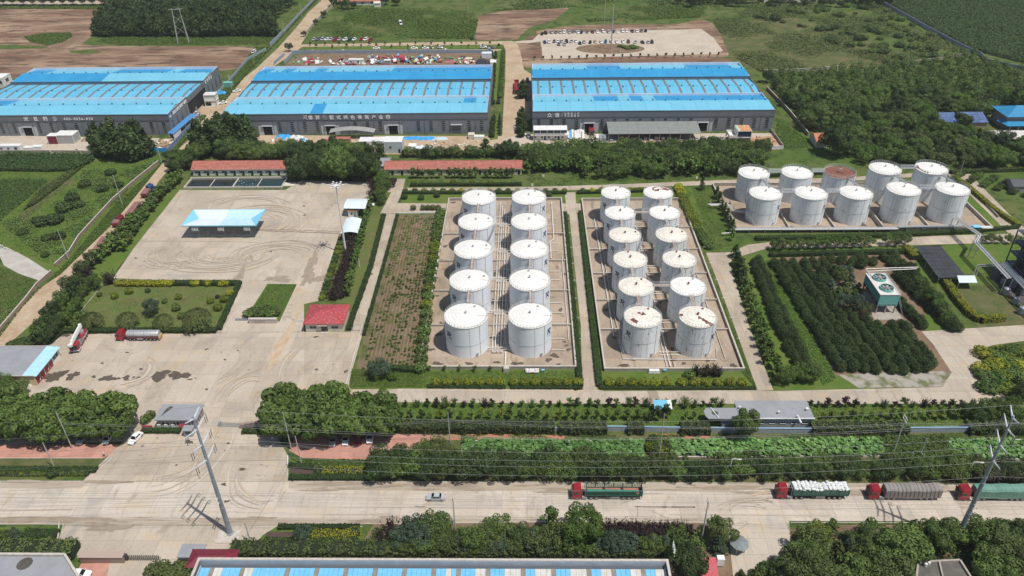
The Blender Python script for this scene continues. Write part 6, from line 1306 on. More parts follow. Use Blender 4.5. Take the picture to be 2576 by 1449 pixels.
for i,(x,y,ty) in enumerate(((2290-1,1166,1140),(2310,1166,1140))):pole(x,y,ty,('left','right')[i]+' one of two short poles among trees right of the crossarm pole',.1,1,armlen=.4,name='utility_pole')
# steel power poles with swept arms
def monopole(bx,by,ty,label,az=0):
    B,h=height_at(bx,by,ty);t=empty('power_pole',(B.x,B.y,0),0,label,'power pole');n=4;tips=[]
    for i in range(4):MB().tube([(0,0,h*i/4),(0,0,h*(i+1)/4-.01)],.60-.1*i,12,.52-.1*i).build('shaft',GALV,t,smooth=True)
    for i in range(1,4):MB().cyl((0,0,h*i/4-.15),.66-.1*i,.3,12).build('flange',STEEL,t)
    MB().cyl((0,0,0),.85,.5,12).build('base',STEEL,t)
    a_=rad(az);d=Vector((cos(a_),sin(a_),0))
    for k,(z,L) in enumerate(((h-.6,2.6),(h-3.6,3.4),(h-8.0,3.4),(h-12.4,3.4))):
        for s_ in (-1,1):
            tip=d*(s_*L)+Vector((0,0,z+1.1));MB().tube([(0,0,z),tuple(d*(s_*L*.5)+Vector((0,0,z+.45))),tuple(tip)],.24,6,.11).build('arm',mat('arm_pale',(.52,.55,.58),rough=.5),t)
            if k:
                ins=MB()
                for o_ in (-.3,.3):
                    q=tip+d*o_;ins.tube([tuple(q),tuple(q+Vector((0,0,-2.2)))],.09,6)
                ins.build('insulator',mat('insulator_brown',(.20,.17,.16),rough=.5),t)
            tips.append(Vector(t.location)+tip+Vector((0,0,-2.3 if k else 0)))
    for z in (11.2,12.6):
        BX('crossarm',(0,0,z),(.16,3.4,.14),WHITE,t,rz=0)
        for y in (-1.5,-.7,.7,1.5):MB().cyl((0,y,z+.08),.09,.35,6).build('insulator',mat('insulator_yellow',(.50,.46,.16),rough=.5),t)
    return t,tips,B
T1,tp1,B1=monopole(580,1342.7,1048,'left grey steel power pole with upswept arms standing on the road edge',78)
T2,tp2,B2=monopole(2404,1362,1046,'right grey steel power pole with upswept arms among the trees',78)
def wire(a_,b_,sag,label='thin overhead cable spanning above the road',group='overhead cables',r_=.024,n=16):
    a_,b_=Vector(a_),Vector(b_);t=MB();P=[a_.lerp(b_,i/n)-a_+Vector((0,0,-4*sag*(i/n)*(1-i/n))) for i in range(n+1)]
    return t.tube(P,r_,3).build('overhead_cable',mat('cable',(.20,.20,.205),rough=.6),None,a_,label=label,cat='cable',group=group)
for a_,b_ in zip(tp1,tp2):
    wire(a_,b_,4.5);wire(a_,a_+Vector((-170,-6,0)),4.5);wire(b_,b_+Vector((160,8,0)),4.5)
for z in (11.6,13.0):
    for y in (-1.5,-.7,.7,1.5):
        a_=Vector((B1.x,B1.y+y,z));b_=Vector((B2.x,B2.y+y,z));m_=at(1772,1258,9);m_.y+=y*.6
        wire(a_,m_,1.2,r_=.016);wire(m_,b_,1.0,r_=.016);wire(a_,a_+Vector((-110,3,0)),1.8,r_=.016);wire(b_,b_+Vector((110,-2,0)),1.8,r_=.016)
for (x0,y0,z0),(x1,y1,z1) in (((181.7,1127.7,9),(733.3,1131,9)),((733.3,1131,9),(1132,1113,8)),((1132,1113,8),(1657,1153,11)),((1657,1153,11),(2247,1138,10)),((138,1178,6.5),(759,1169,7)),((759,1169,7),(953,1168,5)),((2247,1138,10),(2900,1125,10))):
    for dz in (0,-.5):wire(at(x0,y0)+Vector((0,0,z0+dz)),at(x1,y1)+Vector((0,0,z1+dz)),.8,'thin cable strung between roadside poles','roadside pole cables',.025)
for q in (((565,1440,0),(759,1169,7)),((630,1362,4),(759,1169,7))):wire(at(*q[0][:2])+Vector((0,0,q[0][2]+.2)),at(*q[1][:2])+Vector((0,0,q[1][2])),.3,'slanting stay cable crossing the road by the gate apron','stay cables',.02)
# mast lamp with its crown of floodlights
B,h=height_at(871,640,466);t=empty('mast_lamp',(B.x,B.y,0),0,'tall white mast lamp with a ring of floodlights over the upper yard','mast lamp')
MB().tube([(0,0,0),(0,0,h)],.38,12,.17).build('mast',WHITE,t,smooth=True);MB().cyl((0,0,h-.3),.9,.35,12).build('hub',WHITE,t);MB().tube(ringpts(1.25,h+.1,n=20)[:-1],.09,5,closed=True).build('ring',STEEL,t)
for i in range(12):
    a_=i*pi/6;r1=1.3 if i % 2 else 2.4;MB().tube([(.3*cos(a_),.3*sin(a_),h),(r1*cos(a_),r1*sin(a_),h+.12)],.05,4).build('arm',STEEL,t)
    MB().box(((r1+.2)*cos(a_),(r1+.2)*sin(a_),h+.12),(.75,.5,.25),a_).build('floodlight',WHITE,t)
# street lamps
def lamp(bx,by,ty,label,side=1):
    B,h=height_at(bx,by,ty);t=empty('street_lamp',(B.x,B.y,0),0,label,'street lamp');MB().tube([(0,0,0),(0,0,h*.96),(side*.5,-.1,h),(side*1.4,-.3,h+.05)],.09,6).build('post',WHITE,t,smooth=True);BX('lamp_head',(side*1.75,-.38,h+.03),(.8,.3,.16),WHITE,t)
lamp(1832,1203,1153,'white street lamp among the roadside trees, left one');lamp(2432,1203,1161,'white street lamp among the roadside trees by the purple hedge')
pole(709,716,703,'short white lamp post on the small lawn island',.07,m=WHITE);pole(905,673,650,'white pointed lamp post beside the path and ginkgo row',.12,m=WHITE)
# lattice-braced twin pylon and the tall braced pole
B,h=height_at(462,108,20);t=empty('twin_pylon',(B.x,B.y,0),rad(15),'pale twin-legged concrete pylon with cross braces before the poplar wood','pylon')
for x in (-2.2,2.2):MB().tube([(x*1.6,-1.5,0),(x,0,h)],.28,8,.16).build('leg',POLEM,t);MB().tube([(x*1.6,2.5,0),(x,0,h*.9)],.2,8,.12).build('stay_leg',POLEM,t)
for z0,z1 in ((.25,.5),(.5,.25),(.55,.8),(.8,.55)):MB().tube([(-2.9,0,h*z0),(2.9,0,h*z1)],.08,4).build('brace',POLEM,t)
BX('crossarm',(0,0,h-.8),(9,.25,.3),POLEM,t)
pole(1537,125,12,'very tall pale telecom mast on the earth island of the car park',.42,0,name='telecom_mast',m=POLEM)[0]
for px,py,lab in ((524,119,'left'),(817/3+1288,135,'middle'),(942/3+1288,128,'right')):pole(px if px>600 else 1464,py,py-9,f"short white marker post on the earth island, {lab}",.12,m=WHITE,name='marker_post')
# ------------------------------------------------------------------ walls and fences
def wall_run(px,h,m,label,w_=.25,panel=4.0,cap=None,name='fence',pname='panel',post=None,cat='fence',world=False):
    P=[Vector((*p[:2],0)) for p in (px if world else wpoly(px))];t=empty(name,P[0],0,label,cat);k=0;rest=MB()
    for a_,b_ in zip(P,P[1:]):
        d=b_-a_;L=d.length;n=max(1,round(L/panel));rz=atan2(d.y,d.x)
        for i in range(n):
            c=a_.lerp(b_,(i+.5)/n)-P[0];s_=MB().box((c.x,c.y,h/2),(L/n-.06,w_,h),rz)
            if k<290:s_.build(pname,m,t)
            else:rest.v=rest.v
            if k>=290:rest.box((c.x,c.y,h/2),(L/n-.06,w_,h),rz)
            k+=1
            q=a_.lerp(b_,i/n)-P[0]
            if post and k<290:BX('post',(q.x,q.y,h/2+.08),(w_+.14,w_+.14,h+.16),post,t)
        if cap:c=(a_+b_)/2-P[0];BX('coping',(c.x,c.y,h+.06),(L,w_+.14,.12),cap,t,rz=rz)
    if rest.v:rest.build(pname+'s',m,t,kind='stuff')
    return t
wall_run([(-60,905),(0,836),(65,760),(94,722),(132,688)],1.5,BROWNW,'weathered wall along the dirt road, near stretch left of the concrete track',cap=KERB,name='wall',cat='wall',panel=3)
wall_run([(140,672),(176,640),(200,600),(285,507),(345,455),(400,411)],1.5,BROWNW,'long weathered wall along the dirt road beside the left fields',cap=KERB,name='wall',cat='wall',panel=3)
wall_run([(-20,384),(120,384),(385,386)],1.2,CONCW,'low concrete wall in front of the left hall yard',cap=KERB,name='wall',cat='wall',panel=5)
wall_run([(385,384),(395,382),(424,382)],2.0,TARPB,'short blue sheet fence at the corner of the left hall yard',panel=2)
wall_run([(424,382),(466,336),(505,292)],2.0,mat('fence_blue',(.14,.20,.42),(.20,.24,.40),.8,rough=.6),'blue sheet fence along the dirt road by the left hall',panel=3,post=STEEL)
wall_run([(545,243),(573,213),(625,152),(670,128)],2.0,FENCEB,'grey-blue sheet fence along the dirt road above the left hall',panel=3.5,post=STEEL)
wall_run([(680,117),(720,78),(750,45),(790,3),(800,-8)],2.4,FENCEB,'grey-blue sheet fence beside the poplar wood',panel=4,post=STEEL)
wall_run([(766,94),(785,68),(815,38),(845,10),(852,0)],1.8,CONCW,'pale wall on the right of the far dirt road',panel=5)
wall_run([(716,162),(738,136),(762,135),(1240,134),(1243,145)],2.2,FENCEB,'grey panel fence behind the debris yard',panel=4,post=STEEL)
wall_run([(690,163),(716,140)],2.0,FENCEB,'short grey fence beside the dirt road left of the debris yard',panel=3)
wall_run([(2185,-6),(2235,20),(2330,74),(2396,110),(2440,132),(2466,142)],2.6,FENCEB,'long pale wall between the scrub and the maize field',panel=5,name='wall',cat='wall')
wall_run([(2466,142),(2482,158),(2576,178),(2700,205)],2.4,FENCEB,'pale wall continuing right along the maize field corner',panel=5,name='wall',cat='wall')
wall_run([(1921,183),(1988,181),(2050,178),(2110,172)],1.6,CONCW,'long wall behind the wood right of the right hall',panel=5,cap=KERB,name='wall',cat='wall');wall_run([(2300,158),(2370,150),(2420,140)],1.6,CONCW,'far wall piece behind the right wood',panel=5,name='wall',cat='wall')
wall_run([(1928,225),(1985,285),(2032,342)],1.8,BROWNW,'dark wall between the right hall and the wood',panel=3,cap=KERB,name='wall',cat='wall')
wall_run([(1938,330),(1969,372)],1.6,CONCW,'short concrete wall at the right end of the right hall yard',panel=4,name='wall',cat='wall');wall_run([(1800,374),(1970,375)],1.6,WHITE,'white panel wall under the rusty-roofed site house',panel=3.2)
wall_run([(600,383),(720,386),(760,386)],1.4,BROWNW,'brown wall in front of the middle hall yard',panel=4,name='wall',cat='wall')
wall_run([(1260,384),(1350,383)],1.4,CONCW,'short grey wall at the yard corner between the halls',panel=4,name='wall',cat='wall')
wall_run([(913,822),(900,868),(885,925),(872,972)],1.0,WHITE,'low white fence between the forecourt and the planting bed',w_=.12,panel=1.6)
wall_run([(1526,1084),(1786,1088),(2020,1090),(2576,1086),(2700,1086)],1.7,mat('blue_grey_wall',(.36,.39,.41),(.30,.33,.35),.8,rough=.85),'blue-topped grey wall behind the lotus ponds',panel=4,cap=mat('cap_blue',(.22,.38,.52),rough=.7),name='wall',cat='wall')
wall_run([(980,1087),(1526,1084)],1.4,MATS['blue_grey_wall'],'grey wall hidden under the long arching hedge',panel=4,name='wall',cat='wall')
wall_run([(1000,537),(1102,536)],.5,WHITE,'low white kerb wall at the top of the planting bed',w_=.3,panel=4,name='wall',cat='wall')
wall_run([(276,1153),(250,1176)],.6,KERB,'pale kerb wall at the end of the left roadside strip',panel=3,name='wall',cat='wall')
wall_run([(725,1150),(724,1172)],.7,WHITE,'short white kerb wall at the corner of the middle roadside lawn',panel=3,name='wall',cat='wall')
wall_run([(150,1316),(146,1366)],.4,KERB,'kerb wall at the right end of the bottom left flower bed',panel=3,name='wall',cat='wall')
wall_run([(2435,470),(2510,548)],1.0,CONCW,'low wall beside the diagonal path at the right edge',panel=4,name='wall',cat='wall');
# gate walls, sliding gates
def folding_gate(px0,px1,label,h=1.5,m=STEEL):
    a_,b_=at(*px0),at(*px1);d=b_-a_;L=d.length;t=empty('sliding_gate',a_,atan2(d.y,d.x),label,'gate');n=max(6,int(L/.45))
    for i in range(n):
        x=i*L/n;mb=MB();mb.tube([(x,-.3,.1),(x+L/n,.0,h),(x,.3,.1)],.05,4).tube([(x+L/n,-.3,.1),(x,0,h),(x+L/n,.3,.1)],.05,4);mb.build('lattice',m,t)
    BX('gate_head',(-.35,0,h*.55),(.6,.7,h*1.1),m,t);return t
folding_gate((558,1072),(608,1074),'silver folding gate beside the granite gate wall');folding_gate((324,1408),(404,1408),'dark folding gate at the bottom by the brown wall',1.6,CHAS)
t=empty('gate_wall',tuple(at(640,1080)),0,'stepped granite gate wall right of the silver folding gate','wall');o2=t.location
for i,(x,hh) in enumerate(((612,1.6),(626,1.9),(641,2.2),(656,2.5))):q=at(x,1077)-o2;BX('stone_block',(q.x,q.y,hh/2),(1.35,.7,hh),STONE,t)
t=empty('monument_wall',tuple(at(663,812)),0,'long pale stone name wall at the foot of the small lawn island','wall');BX('block',(0,0,.85),(9.0,.8,1.5),PLAQ,t);BX('coping',(0,0,1.66),(9.2,1.0,.14),KERB,t)
text('letter','企业文化',.8,mat('letter_faint',(.44,.36,.32),rough=.7),t,(-2.6,-.46,.55),(rad(90),0,0),.01)
t=empty('low_fence',tuple(at(608,807)),0,'low blue-grey railing left of the pale stone name wall','fence')
for i in range(5):BX('panel',(-1.6+i*.8,0,.5),(.72,.06,.9),FENCEB,t)
t=empty('low_fence',tuple(at(752,811)),0,'white low railing left of the red-roofed office','fence')
for i in range(4):BX('panel',(-1.4+i*.8,0,.5),(.72,.06,.9),WHITE,t)
t=empty('barrier_gate',tuple(at(885,833)),0,'thin steel barrier frame right of the red-roofed office','barrier');MB().tube([(0,0,0),(0,0,1.2),(3.4,0,1.2),(3.4,0,0)],.06,4).tube([(0,0,.6),(3.4,0,.6)],.05,4).build('frame',STEEL,t)
t=empty('lifting_barrier',tuple(at(740,806)),0,'slender white lifting barrier by the weighbridge','barrier');BX('box',(0,0,.5),(.4,.4,1),WHITE,t);MB().tube([(0,0,1),(-1.2,1,4.5)],.05,4).build('arm',WHITE,t)
# ------------------------------------------------------------------ south side buildings
hb=empty('blue_roofed_hall',(-20,100,0),label='long hall with grey parapet and blue roof sheets at the bottom edge',cat='factory hall')
xl,xr=-49.4,49.4;yn=104.3-100
MB().ab((xl,yn-.35,0),(xr,yn,8)).ab((xl,-46,0),(xl+.35,yn-.35,8)).ab((xr-.35,-46,0),(xr,yn-.35,8)).build('wall',CLAD,hb)
MB().ab((xl-.1,yn-.45,8),(xr+.1,yn+.1,8.1)).ab((xl-.1,-46,8),(xl+.45,yn-.45,8.1)).ab((xr-.45,-46,8),(xr+.1,yn-.45,8.1)).build('coping',KERB,hb)
MB().ab((xl+.36,yn-.5,6.2),(xr-.36,yn-.36,7.9)).build('parapet',mat('parapet_grey',(.42,.46,.52),(.36,.39,.44),.5,rough=.7),hb);MB().ab((xl+.36,yn-1.3,6.2),(xr-.36,yn-.55,6.35)).build('gutter',CLADD,hb)
BSH=mat('blue_sheet',(.17,.50,.74),(.14,.44,.68),.5,c3=(.22,.55,.78),s3=1.0,rough=.5,wave=('X',.45,.6));WSH=mat('bleached_sheet',(.60,.60,.57),(.50,.48,.43),.8,c3=(.35,.22,.15),s3=1.6,lo3=.62,hi3=.75,rough=.7,stretch3=(2,.3,1));DSH=mat('roof_strip',(.20,.175,.15),(.27,.24,.20),1,rough=.8)
x=xl+.5;pat=['b','d','w','b','d'];i=0;RR_=random.Random(3)
while x<xr-1:
    px_=(x-xl)/(xr-xl);mats_=[(5.2,BSH),(.95,DSH)]
    if px_<.12:mats_=[(2.2,BSH),(.9,DSH),(1.8,WSH),(1.6,BSH)]
    elif px_>.5:mats_=[(RR_.choice([2.0,3.0]),BSH),(RR_.choice([1.2,2.4]),WSH),(1.0,BSH if RR_.random()<.5 else WSH),(.95,DSH)]
    for wd,mm in mats_:
        k=1 if mm is DSH else max(1,round(wd/1.05))
        for j in range(k):
            x1=min(x+wd/k,xr-.4)
            if x1-x>.2:MB().slab([(x,-46,4.2),(x1-.04,-46,4.2),(x1-.04,yn-1.35,6.6 if mm is not DSH else 6.66),(x,yn-1.35,6.6 if mm is not DSH else 6.66)],.1).build('roof_sheet',mm,hb)
            x=x1
for s_ in (xl+.6,xr-.75):MB().ab((s_,-46,6.0),(s_+.15,yn-1.2,7.2)).build('flashing',MATS['parapet_grey'],hb)
gb=empty('grey_building',tuple(at(60,1500)),label='grey flat-roofed building with a pale parapet in the bottom left corner',cat='building');o2=gb.location;zt=7.0
Q=[at(-40,1394,zt)-o2,at(163,1395,zt)-o2,at(216,1480,zt)-o2,at(-60,1480,zt)-o2]
MB().prism([(p.x,p.y) for p in reversed(Q)],0,zt-.5).build('wall',CLAD,gb);
MB().prism([(p.x,p.y) for p in reversed(Q)],zt-.49,zt-.40).build('roof',GREYROOF,gb)
for a_,b_ in zip(Q[:3],Q[1:]):c=(a_+b_)/2;d=b_-a_;MB().box((c.x,c.y,zt-.2),(d.length,.5,.9),atan2(d.y,d.x)).build('parapet',KERB,gb)
q=at(62,1418,zt-.4)-o2;MB().cyl((q.x,q.y,zt-.39),1.6,.02,12).build('roof_puddle',DROOF,gb)
house('gate_house',-73.9,106.3,-64.2,110.4,2.6,'low building with a glossy maroon tiled roof beside the blue-roofed hall','building',CREAM,'hip',MAROON,.4,1.1);BX('roof_slab',tuple(at(482,1386,2.4)),(5.4,3.6,.25),GREYROOF,label='grey flat porch roof left of the maroon roof',cat='roof')
t=empty('boundary_wall',tuple(at(262,1410)),0,'thick brown stone wall beside the bottom folding gate','wall');BX('wall',(0,0,1.0),(9.8,1.5,2.0),STONE,t);BX('coping',(0,0,2.06),(10.0,1.8,.12),mat('coping_brown',(.40,.31,.26),rough=.7),t)
pr=empty('pink_roofed_shed',tuple(at(1785,1450)),label='shed with a faded crimson sheet roof at the bottom edge',cat='shed');o2=pr.location
Q=[at(1762,1402,3.5)-o2,at(1801,1402,3.5)-o2,at(1810,1470,3.5)-o2,at(1766,1470,3.5)-o2];MB().slab([tuple(p) for p in reversed(Q)],.15).build('roof',mat('crimson_sheet',(.52,.07,.10),(.46,.10,.12),.6,c3=(.55,.22,.22),s3=2,rough=.6),pr);MB().prism([(p.x*.95,p.y) for p in reversed(Q)],0,3.3).build('wall',WALLW,pr)
BX('air_duct',tuple(at(1812,1410,1.5)),(1.6,1.2,2.2),WHITE,label='white ducting block beside the crimson roof',cat='duct')
gz=empty('gazebo',(47.1,113.1,0),rad(10),'grey gazebo roof with radiating panels between bottom trees','gazebo')
for i in range(8):a0,a1=i*pi/4,(i+1)*pi/4-.02;MB().slab([(0,0,3.1),(2.1*cos(a0),2.3*sin(a0),2.4),(2.1*cos(a1),2.3*sin(a1),2.4)],.1).build('roof_panel',mat('gazebo_grey',(.17,.20,.20),(.20,.23,.23),1,rough=.7,objvar=.08),gz)
for i in range(4):BX('post',(1.4*cos(i*pi/2+.8),1.6*sin(i*pi/2+.8),1.25),(.15,.15,2.5),STEEL,gz)
dr=empty('dark_building',tuple(at(2370,1480)),label='building with a dark framed flat roof in the bottom right trees',cat='building');o2=dr.location;zt=5
Q=[at(2310,1414,zt)-o2,at(2415,1409,zt)-o2,at(2460,1480,zt)-o2,at(2300,1490,zt)-o2];MB().prism([(p.x,p.y) for p in reversed(Q)],0,zt-.4).build('wall',HOUSEW,dr);MB().prism([(p.x,p.y) for p in reversed(Q)],zt-.39,zt-.3).build('roof',mat('roof_dark',(.085,.08,.07),(.14,.125,.105),.5,rough=.8),dr)
for a_,b_ in zip(Q,Q[1:]+Q[:1]):c=(a_+b_)/2;d=b_-a_;MB().box((c.x,c.y,zt-.1),(d.length,.4,.6),atan2(d.y,d.x)).build('parapet',CONCW,dr)
a_,b_=(Q[0]+Q[1])/2,(Q[2]+Q[3])/2;c=(a_+b_)/2;d=b_-a_;MB().box((c.x,c.y,zt-.12),(d.length,.3,.5),atan2(d.y,d.x)).build('parapet',CONCW,dr);q=at(2328,1422,zt)-o2;MB().cyl((q.x,q.y,zt-.2),.35,.8,8).cyl((q.x+.8,q.y+.3,zt-.2),.3,.8,8).build('vent',WHITE,dr)
# ------------------------------------------------------------------ right-hand houses in the wood
vl=house('villa',at(2500,308)[0],at(2500,326)[1],at(2500,308)[0]+26,at(2500,326)[1]+13,6.6,'two-storey villa with bright blue hipped roofs at the right edge','villa',HOUSEW,'hip',BLUEH,.9,3.0,wins=[('f',.2),('f',.45),('f',.7),('l',.4)],winsz=(2.4,1.6,1.0))
MB().slab([(-14.3,-10.5,3.3),(-1,-10.5,3.3),(-1,-6.6,4.3),(-12.5,-6.6,4.3)],.15).build('porch_roof',BLUEH,vl);MB().slab([(-14.3,-10.5,3.3),(-12.5,-6.6,4.3),(-13.4,-1.5,4.2),(-15.6,-3,3.3)],.15).build('porch_roof',BLUEH,vl);MB().slab([(-.9,-9.5,3.4),(13,-9.5,3.4),(13,-6.6,4.2),(-.9,-6.6,4.2)],.15).build('porch_roof',BLUEH,vl)
for x in (-12,-8,-3.5,2,7):BX('column',(x,-9.4,1.65),(.5,.5,3.3),CREAM,vl)
MB().box((-3,-6.8,8.4),(2.2,2.2,1.8)).build('dormer',CREAM,vl);MB().slab([(-4.4,-8.2,9.2),(-1.6,-8.2,9.2),(-3,-5,10.4)],.1).build('dormer_roof',BLUEH,vl);BX('window',(-3,-7.95,8.4),(1.2,.1,1),GLASS,vl)
a_=at(2490,348);wt=empty('white_courtyard',(a_.x+14,a_.y-3,0),label='white corrugated canopy roof below the blue-roofed villa',cat='roof')
for i in range(16):MB().slab([(-15+i*2,-4,2.6),(-13.1+i*2,-4,2.6),(-14.1+i*2,5.5,2.9),(-16+i*2,5.5,2.9)],.12).build('roof_sheet',mat('cream_sheet',(.68,.64,.60),(.60,.56,.52),.8,rough=.6),wt)
for x in (-14,-5,4,13):
    for y in (-3.5,5):BX('post',(x,y,1.3),(.12,.12,2.6),STEEL,wt)
def solar(px,py,w_,label,nx,ny=4):
    p=at(px,py);t=empty('solar_roof',(p.x,p.y,0),0,label,'solar roof');BX('shed_wall',(0,2.5,1.3),(w_-.5,7,2.6),HOUSEW,t)
    for i in range(nx):
        for j in range(ny):x0,x1=-w_/2+i*w_/nx,-w_/2+(i+1)*w_/nx-.1;f0,f1=j/ny,(j+1)/ny-.015;MB().slab([(x0,-1.5+8*f0,2.8+2.4*f0),(x1,-1.5+8*f0,2.8+2.4*f0),(x1,-1.5+8*f1,2.8+2.4*f1),(x0,-1.5+8*f1,2.8+2.4*f1)],.08).build('solar_panel',SOLAR,t)
solar(2383,320,9.5,'left solar-panelled roof half hidden by a tree in the wood',7);solar(2447,319,12.5,'right solar-panelled roof beside the villa hedge',9)
house('cottage',at(2052,372)[0],at(2052,372)[1],at(2052,372)[0]+5,at(2052,372)[1]+10,3.2,'little cottage with an orange tiled roof at the edge of the wood','cottage',CREAM,'gable',ORANGE,.4,1.8)
BX('red_tarp',tuple(at(2432,340,.5)),(9,1.6,.8),mat('red_awning',(.34,.06,.03),(.26,.05,.03),2,rough=.8),label='long rust-red awning roof beside the villa garden',cat='awning')
house('grey_shed',at(2545,484)[0],at(2545,484)[1],at(2545,484)[0]+12,at(2545,484)[1]+7,2.8,'dark grey shed with low walls at the right edge beyond the diagonal path','shed',CONCW,'gable',mat('shed_dark',(.07,.075,.085),rough=.7),.3,1.4)
# far buildings at the top
house('farmhouse',at(853,12)[0],at(853,14)[1],at(965,12)[0],at(853,14)[1]+9,3.4,'long farmhouse with a red tiled roof at the far top edge','farmhouse',WALLW,'gable',REDTILE,.5,2.6,wins=[('f',.15),('f',.35),('f',.55),('f',.75),('f',.92)],winsz=(2.2,1.4,1.1))
house('hut',at(942,17)[0],at(942,18)[1],at(957,17)[0],at(942,18)[1]+4,3,'small pale hut right of the far farmhouse','hut',WALLW,'gable',CREAM,.3,.9);house('cottage',at(0,222)[0]-6,at(0,222)[1],at(12,222)[0],at(0,222)[1]+9,5.5,'white shed with dark openings at the far left edge behind the left hall','shed',WHITE,'flat',WHITE,.1,para=0,wins=[('f',.3),('f',.8),('r',.5)],winsz=(3,2,2.5))
BX('white_shed',tuple(at(364 ,6,1.5)),(16,6,3),WHITE,label='far white shed at the top edge by the wood',cat='shed');house('far_shed',at(2120,2)[0]-60,at(2120,4)[1],at(2120,2)[0]-20,at(2120,4)[1]+10,3.5,'far low pale shed at the top edge behind the scrub','shed',WALLW,'gable',PARA,.4,1.5)
# ------------------------------------------------------------------ clutter in front of the halls
def container(px,py,L,W,h,label,body=WHITE,roof=None,rz=0,win=2,door=True,sides=True,z=0,cat='site cabin',name='site_cabin'):
    p=at(px,py);t=empty(name,(p.x+L/2,p.y+W/2,z),rad(rz),label,cat);n=max(2,round(L/3));MB().ab((-L/2+.06,-W/2+.06,.1),(L/2-.06,W/2-.06,h-.1)).build('body',body,t)
    for i in range(n):MB().ab((-L/2+i*L/n,-W/2,h-.12),(-L/2+(i+1)*L/n-.05,W/2,h)).build('roof_panel',roof or WHITE,t)
    for sx in (-1,1):
        for sy in (-1,1):BX('corner_post',(sx*(L/2-.1),sy*(W/2-.1),h/2),(.2,.2,h-.2),roof or WHITE,t)
    for i in range(win):w_=BX('window',(-L/2+(i+.35)*L/win,-W/2+.03,h*.55),(1.0,.12,.9),STEEL,t);BX('pane',(-L/2+(i+.35)*L/win,-W/2-.04,h*.55),(.85,.06,.75),GLASS,w_)
    if door:BX('door',(-L/2+.82*L,-W/2+.02,1.05),(.9,.12,2.0),TROUS,t)
    return t
# two-storey site offices left of the open doorway of the right hall
p=at(1342,353);t=empty('site_office',(p.x,p.y,0),0,'two-storey white cabin office with a gallery at the left corner of the right hall','site office');L=16.0
for i in range(5):
    x0=i*3.2;MB().ab((x0+.05,0,.05),(x0+3.15,3,2.7)).build('ground_module',WHITE,t);BX('window',(x0+.9,-.03,1.5),(.8,.08,.9),GLASS,t)
    if i in (1,3):BX('door',(x0+2.3,-.03,1.05),(.8,.08,2.0),TROUS,t)
    BX('upper_module',(x0+1.6,2.4,4.1),(3.1,2.4,2.6),GALV,t);BX('upper_glass',(x0+1.6,1.17,4.2),(2.7,.08,1.7),GLASS,t);MB().slab([(x0,-1.0,5.55),(x0+3.16,-1.0,5.55),(x0+3.16,3.8,5.9),(x0,3.8,5.9)],.12).build('roof_panel',WHITE,t)
    BX('gallery_post',(x0+.08,-.85,2.75),(.14,.14,5.5),WHITE,t);MB().tube([(x0,-.9,3.8),(x0+3.2,-.9,3.8)],.06,4).tube([(x0,-.9,3.3),(x0+3.2,-.9,3.3)],.05,4).build('railing',WHITE,t)
MB().ab((-.05,-1.0,2.72),(L+1.0,3,2.86)).build('gallery_floor',WHITE,t);MB().slab([(L+.1,.5,2.8),(L+.1,1.5,2.8),(L+1.6,1.5,.1),(L+1.6,.5,.1)],.1).build('stair',WHITE,t)
# leaning white boards
for i in range(7):p=at(1430+i*6.2,350-(i % 3)*1.3-.4*i);o=MB().slab([(-.6,0,.05),(.6,0,.05),(.4,2.6,3.2),(-.7,2.6,3.2)],.12).build('white_board',TARPB if i==1 else WHITE,None,p,rad(RU(-8,8)),label='pale blue board leaning in the row of white boards' if i==1 else 'tall white board leaning in the row beside the site office',cat='board',group=None if i==1 else 'leaning white boards')
# grey lean-to with its stacked goods
a_=at(1530,357);b_=at(1762,355);ll=empty('lean_to',(a_.x,a_.y,0),0,'long grey sheet lean-to roof in front of the right hall','lean-to');L=b_.x-a_.x;yb=357.0-a_.y;n=9
for i in range(n):MB().slab([(i*L/n,.2,3.9),((i+1)*L/n-.05,.2,3.9),((i+1)*L/n-.05,yb,5.3),(i*L/n,yb,5.3)],.12).build('roof_panel',CANG,ll)
for i in range(10):BX('post',(min(max(i*L/9,.2),L-.2),.4,1.95),(.16,.16,3.9),STEEL,ll)
for i in range(16):
    x=1.6+i*(L-3)/15;k=R.randint(2,6);w_=RU(1.4,2.4);t=empty('stack',(a_.x+x,a_.y+RU(.8,3),0),rad(RU(-4,4)),'stack of grey panels stored under the long lean-to roof','stack','panel stacks under the lean-to');c=(STEEL,GALV,mat('plastic_grey',(.30,.32,.35),rough=.5),WHITE)[R.randrange(4)]
    for j in range(k):BX('panel',(RU(-.1,.1),0,.2+j*.32),(w_,2.4,.24),c,t)
for i in range(3):p=at(1503+i*9,357-i*.5);BX('panel_stack',(p.x,p.y+2.2,1.0),(1.4,4.6,1.6 if i else 2.4),(WHITE,STEEL,GALV)[i],label=f"{['tall white', 'grey', 'dark grey'][i]} panel stack left of the lean-to",cat='stack')
container(1668,380,6.6,3.2,2.9,'small white site cabin against the shrubs below the lean-to',win=0,door=False)
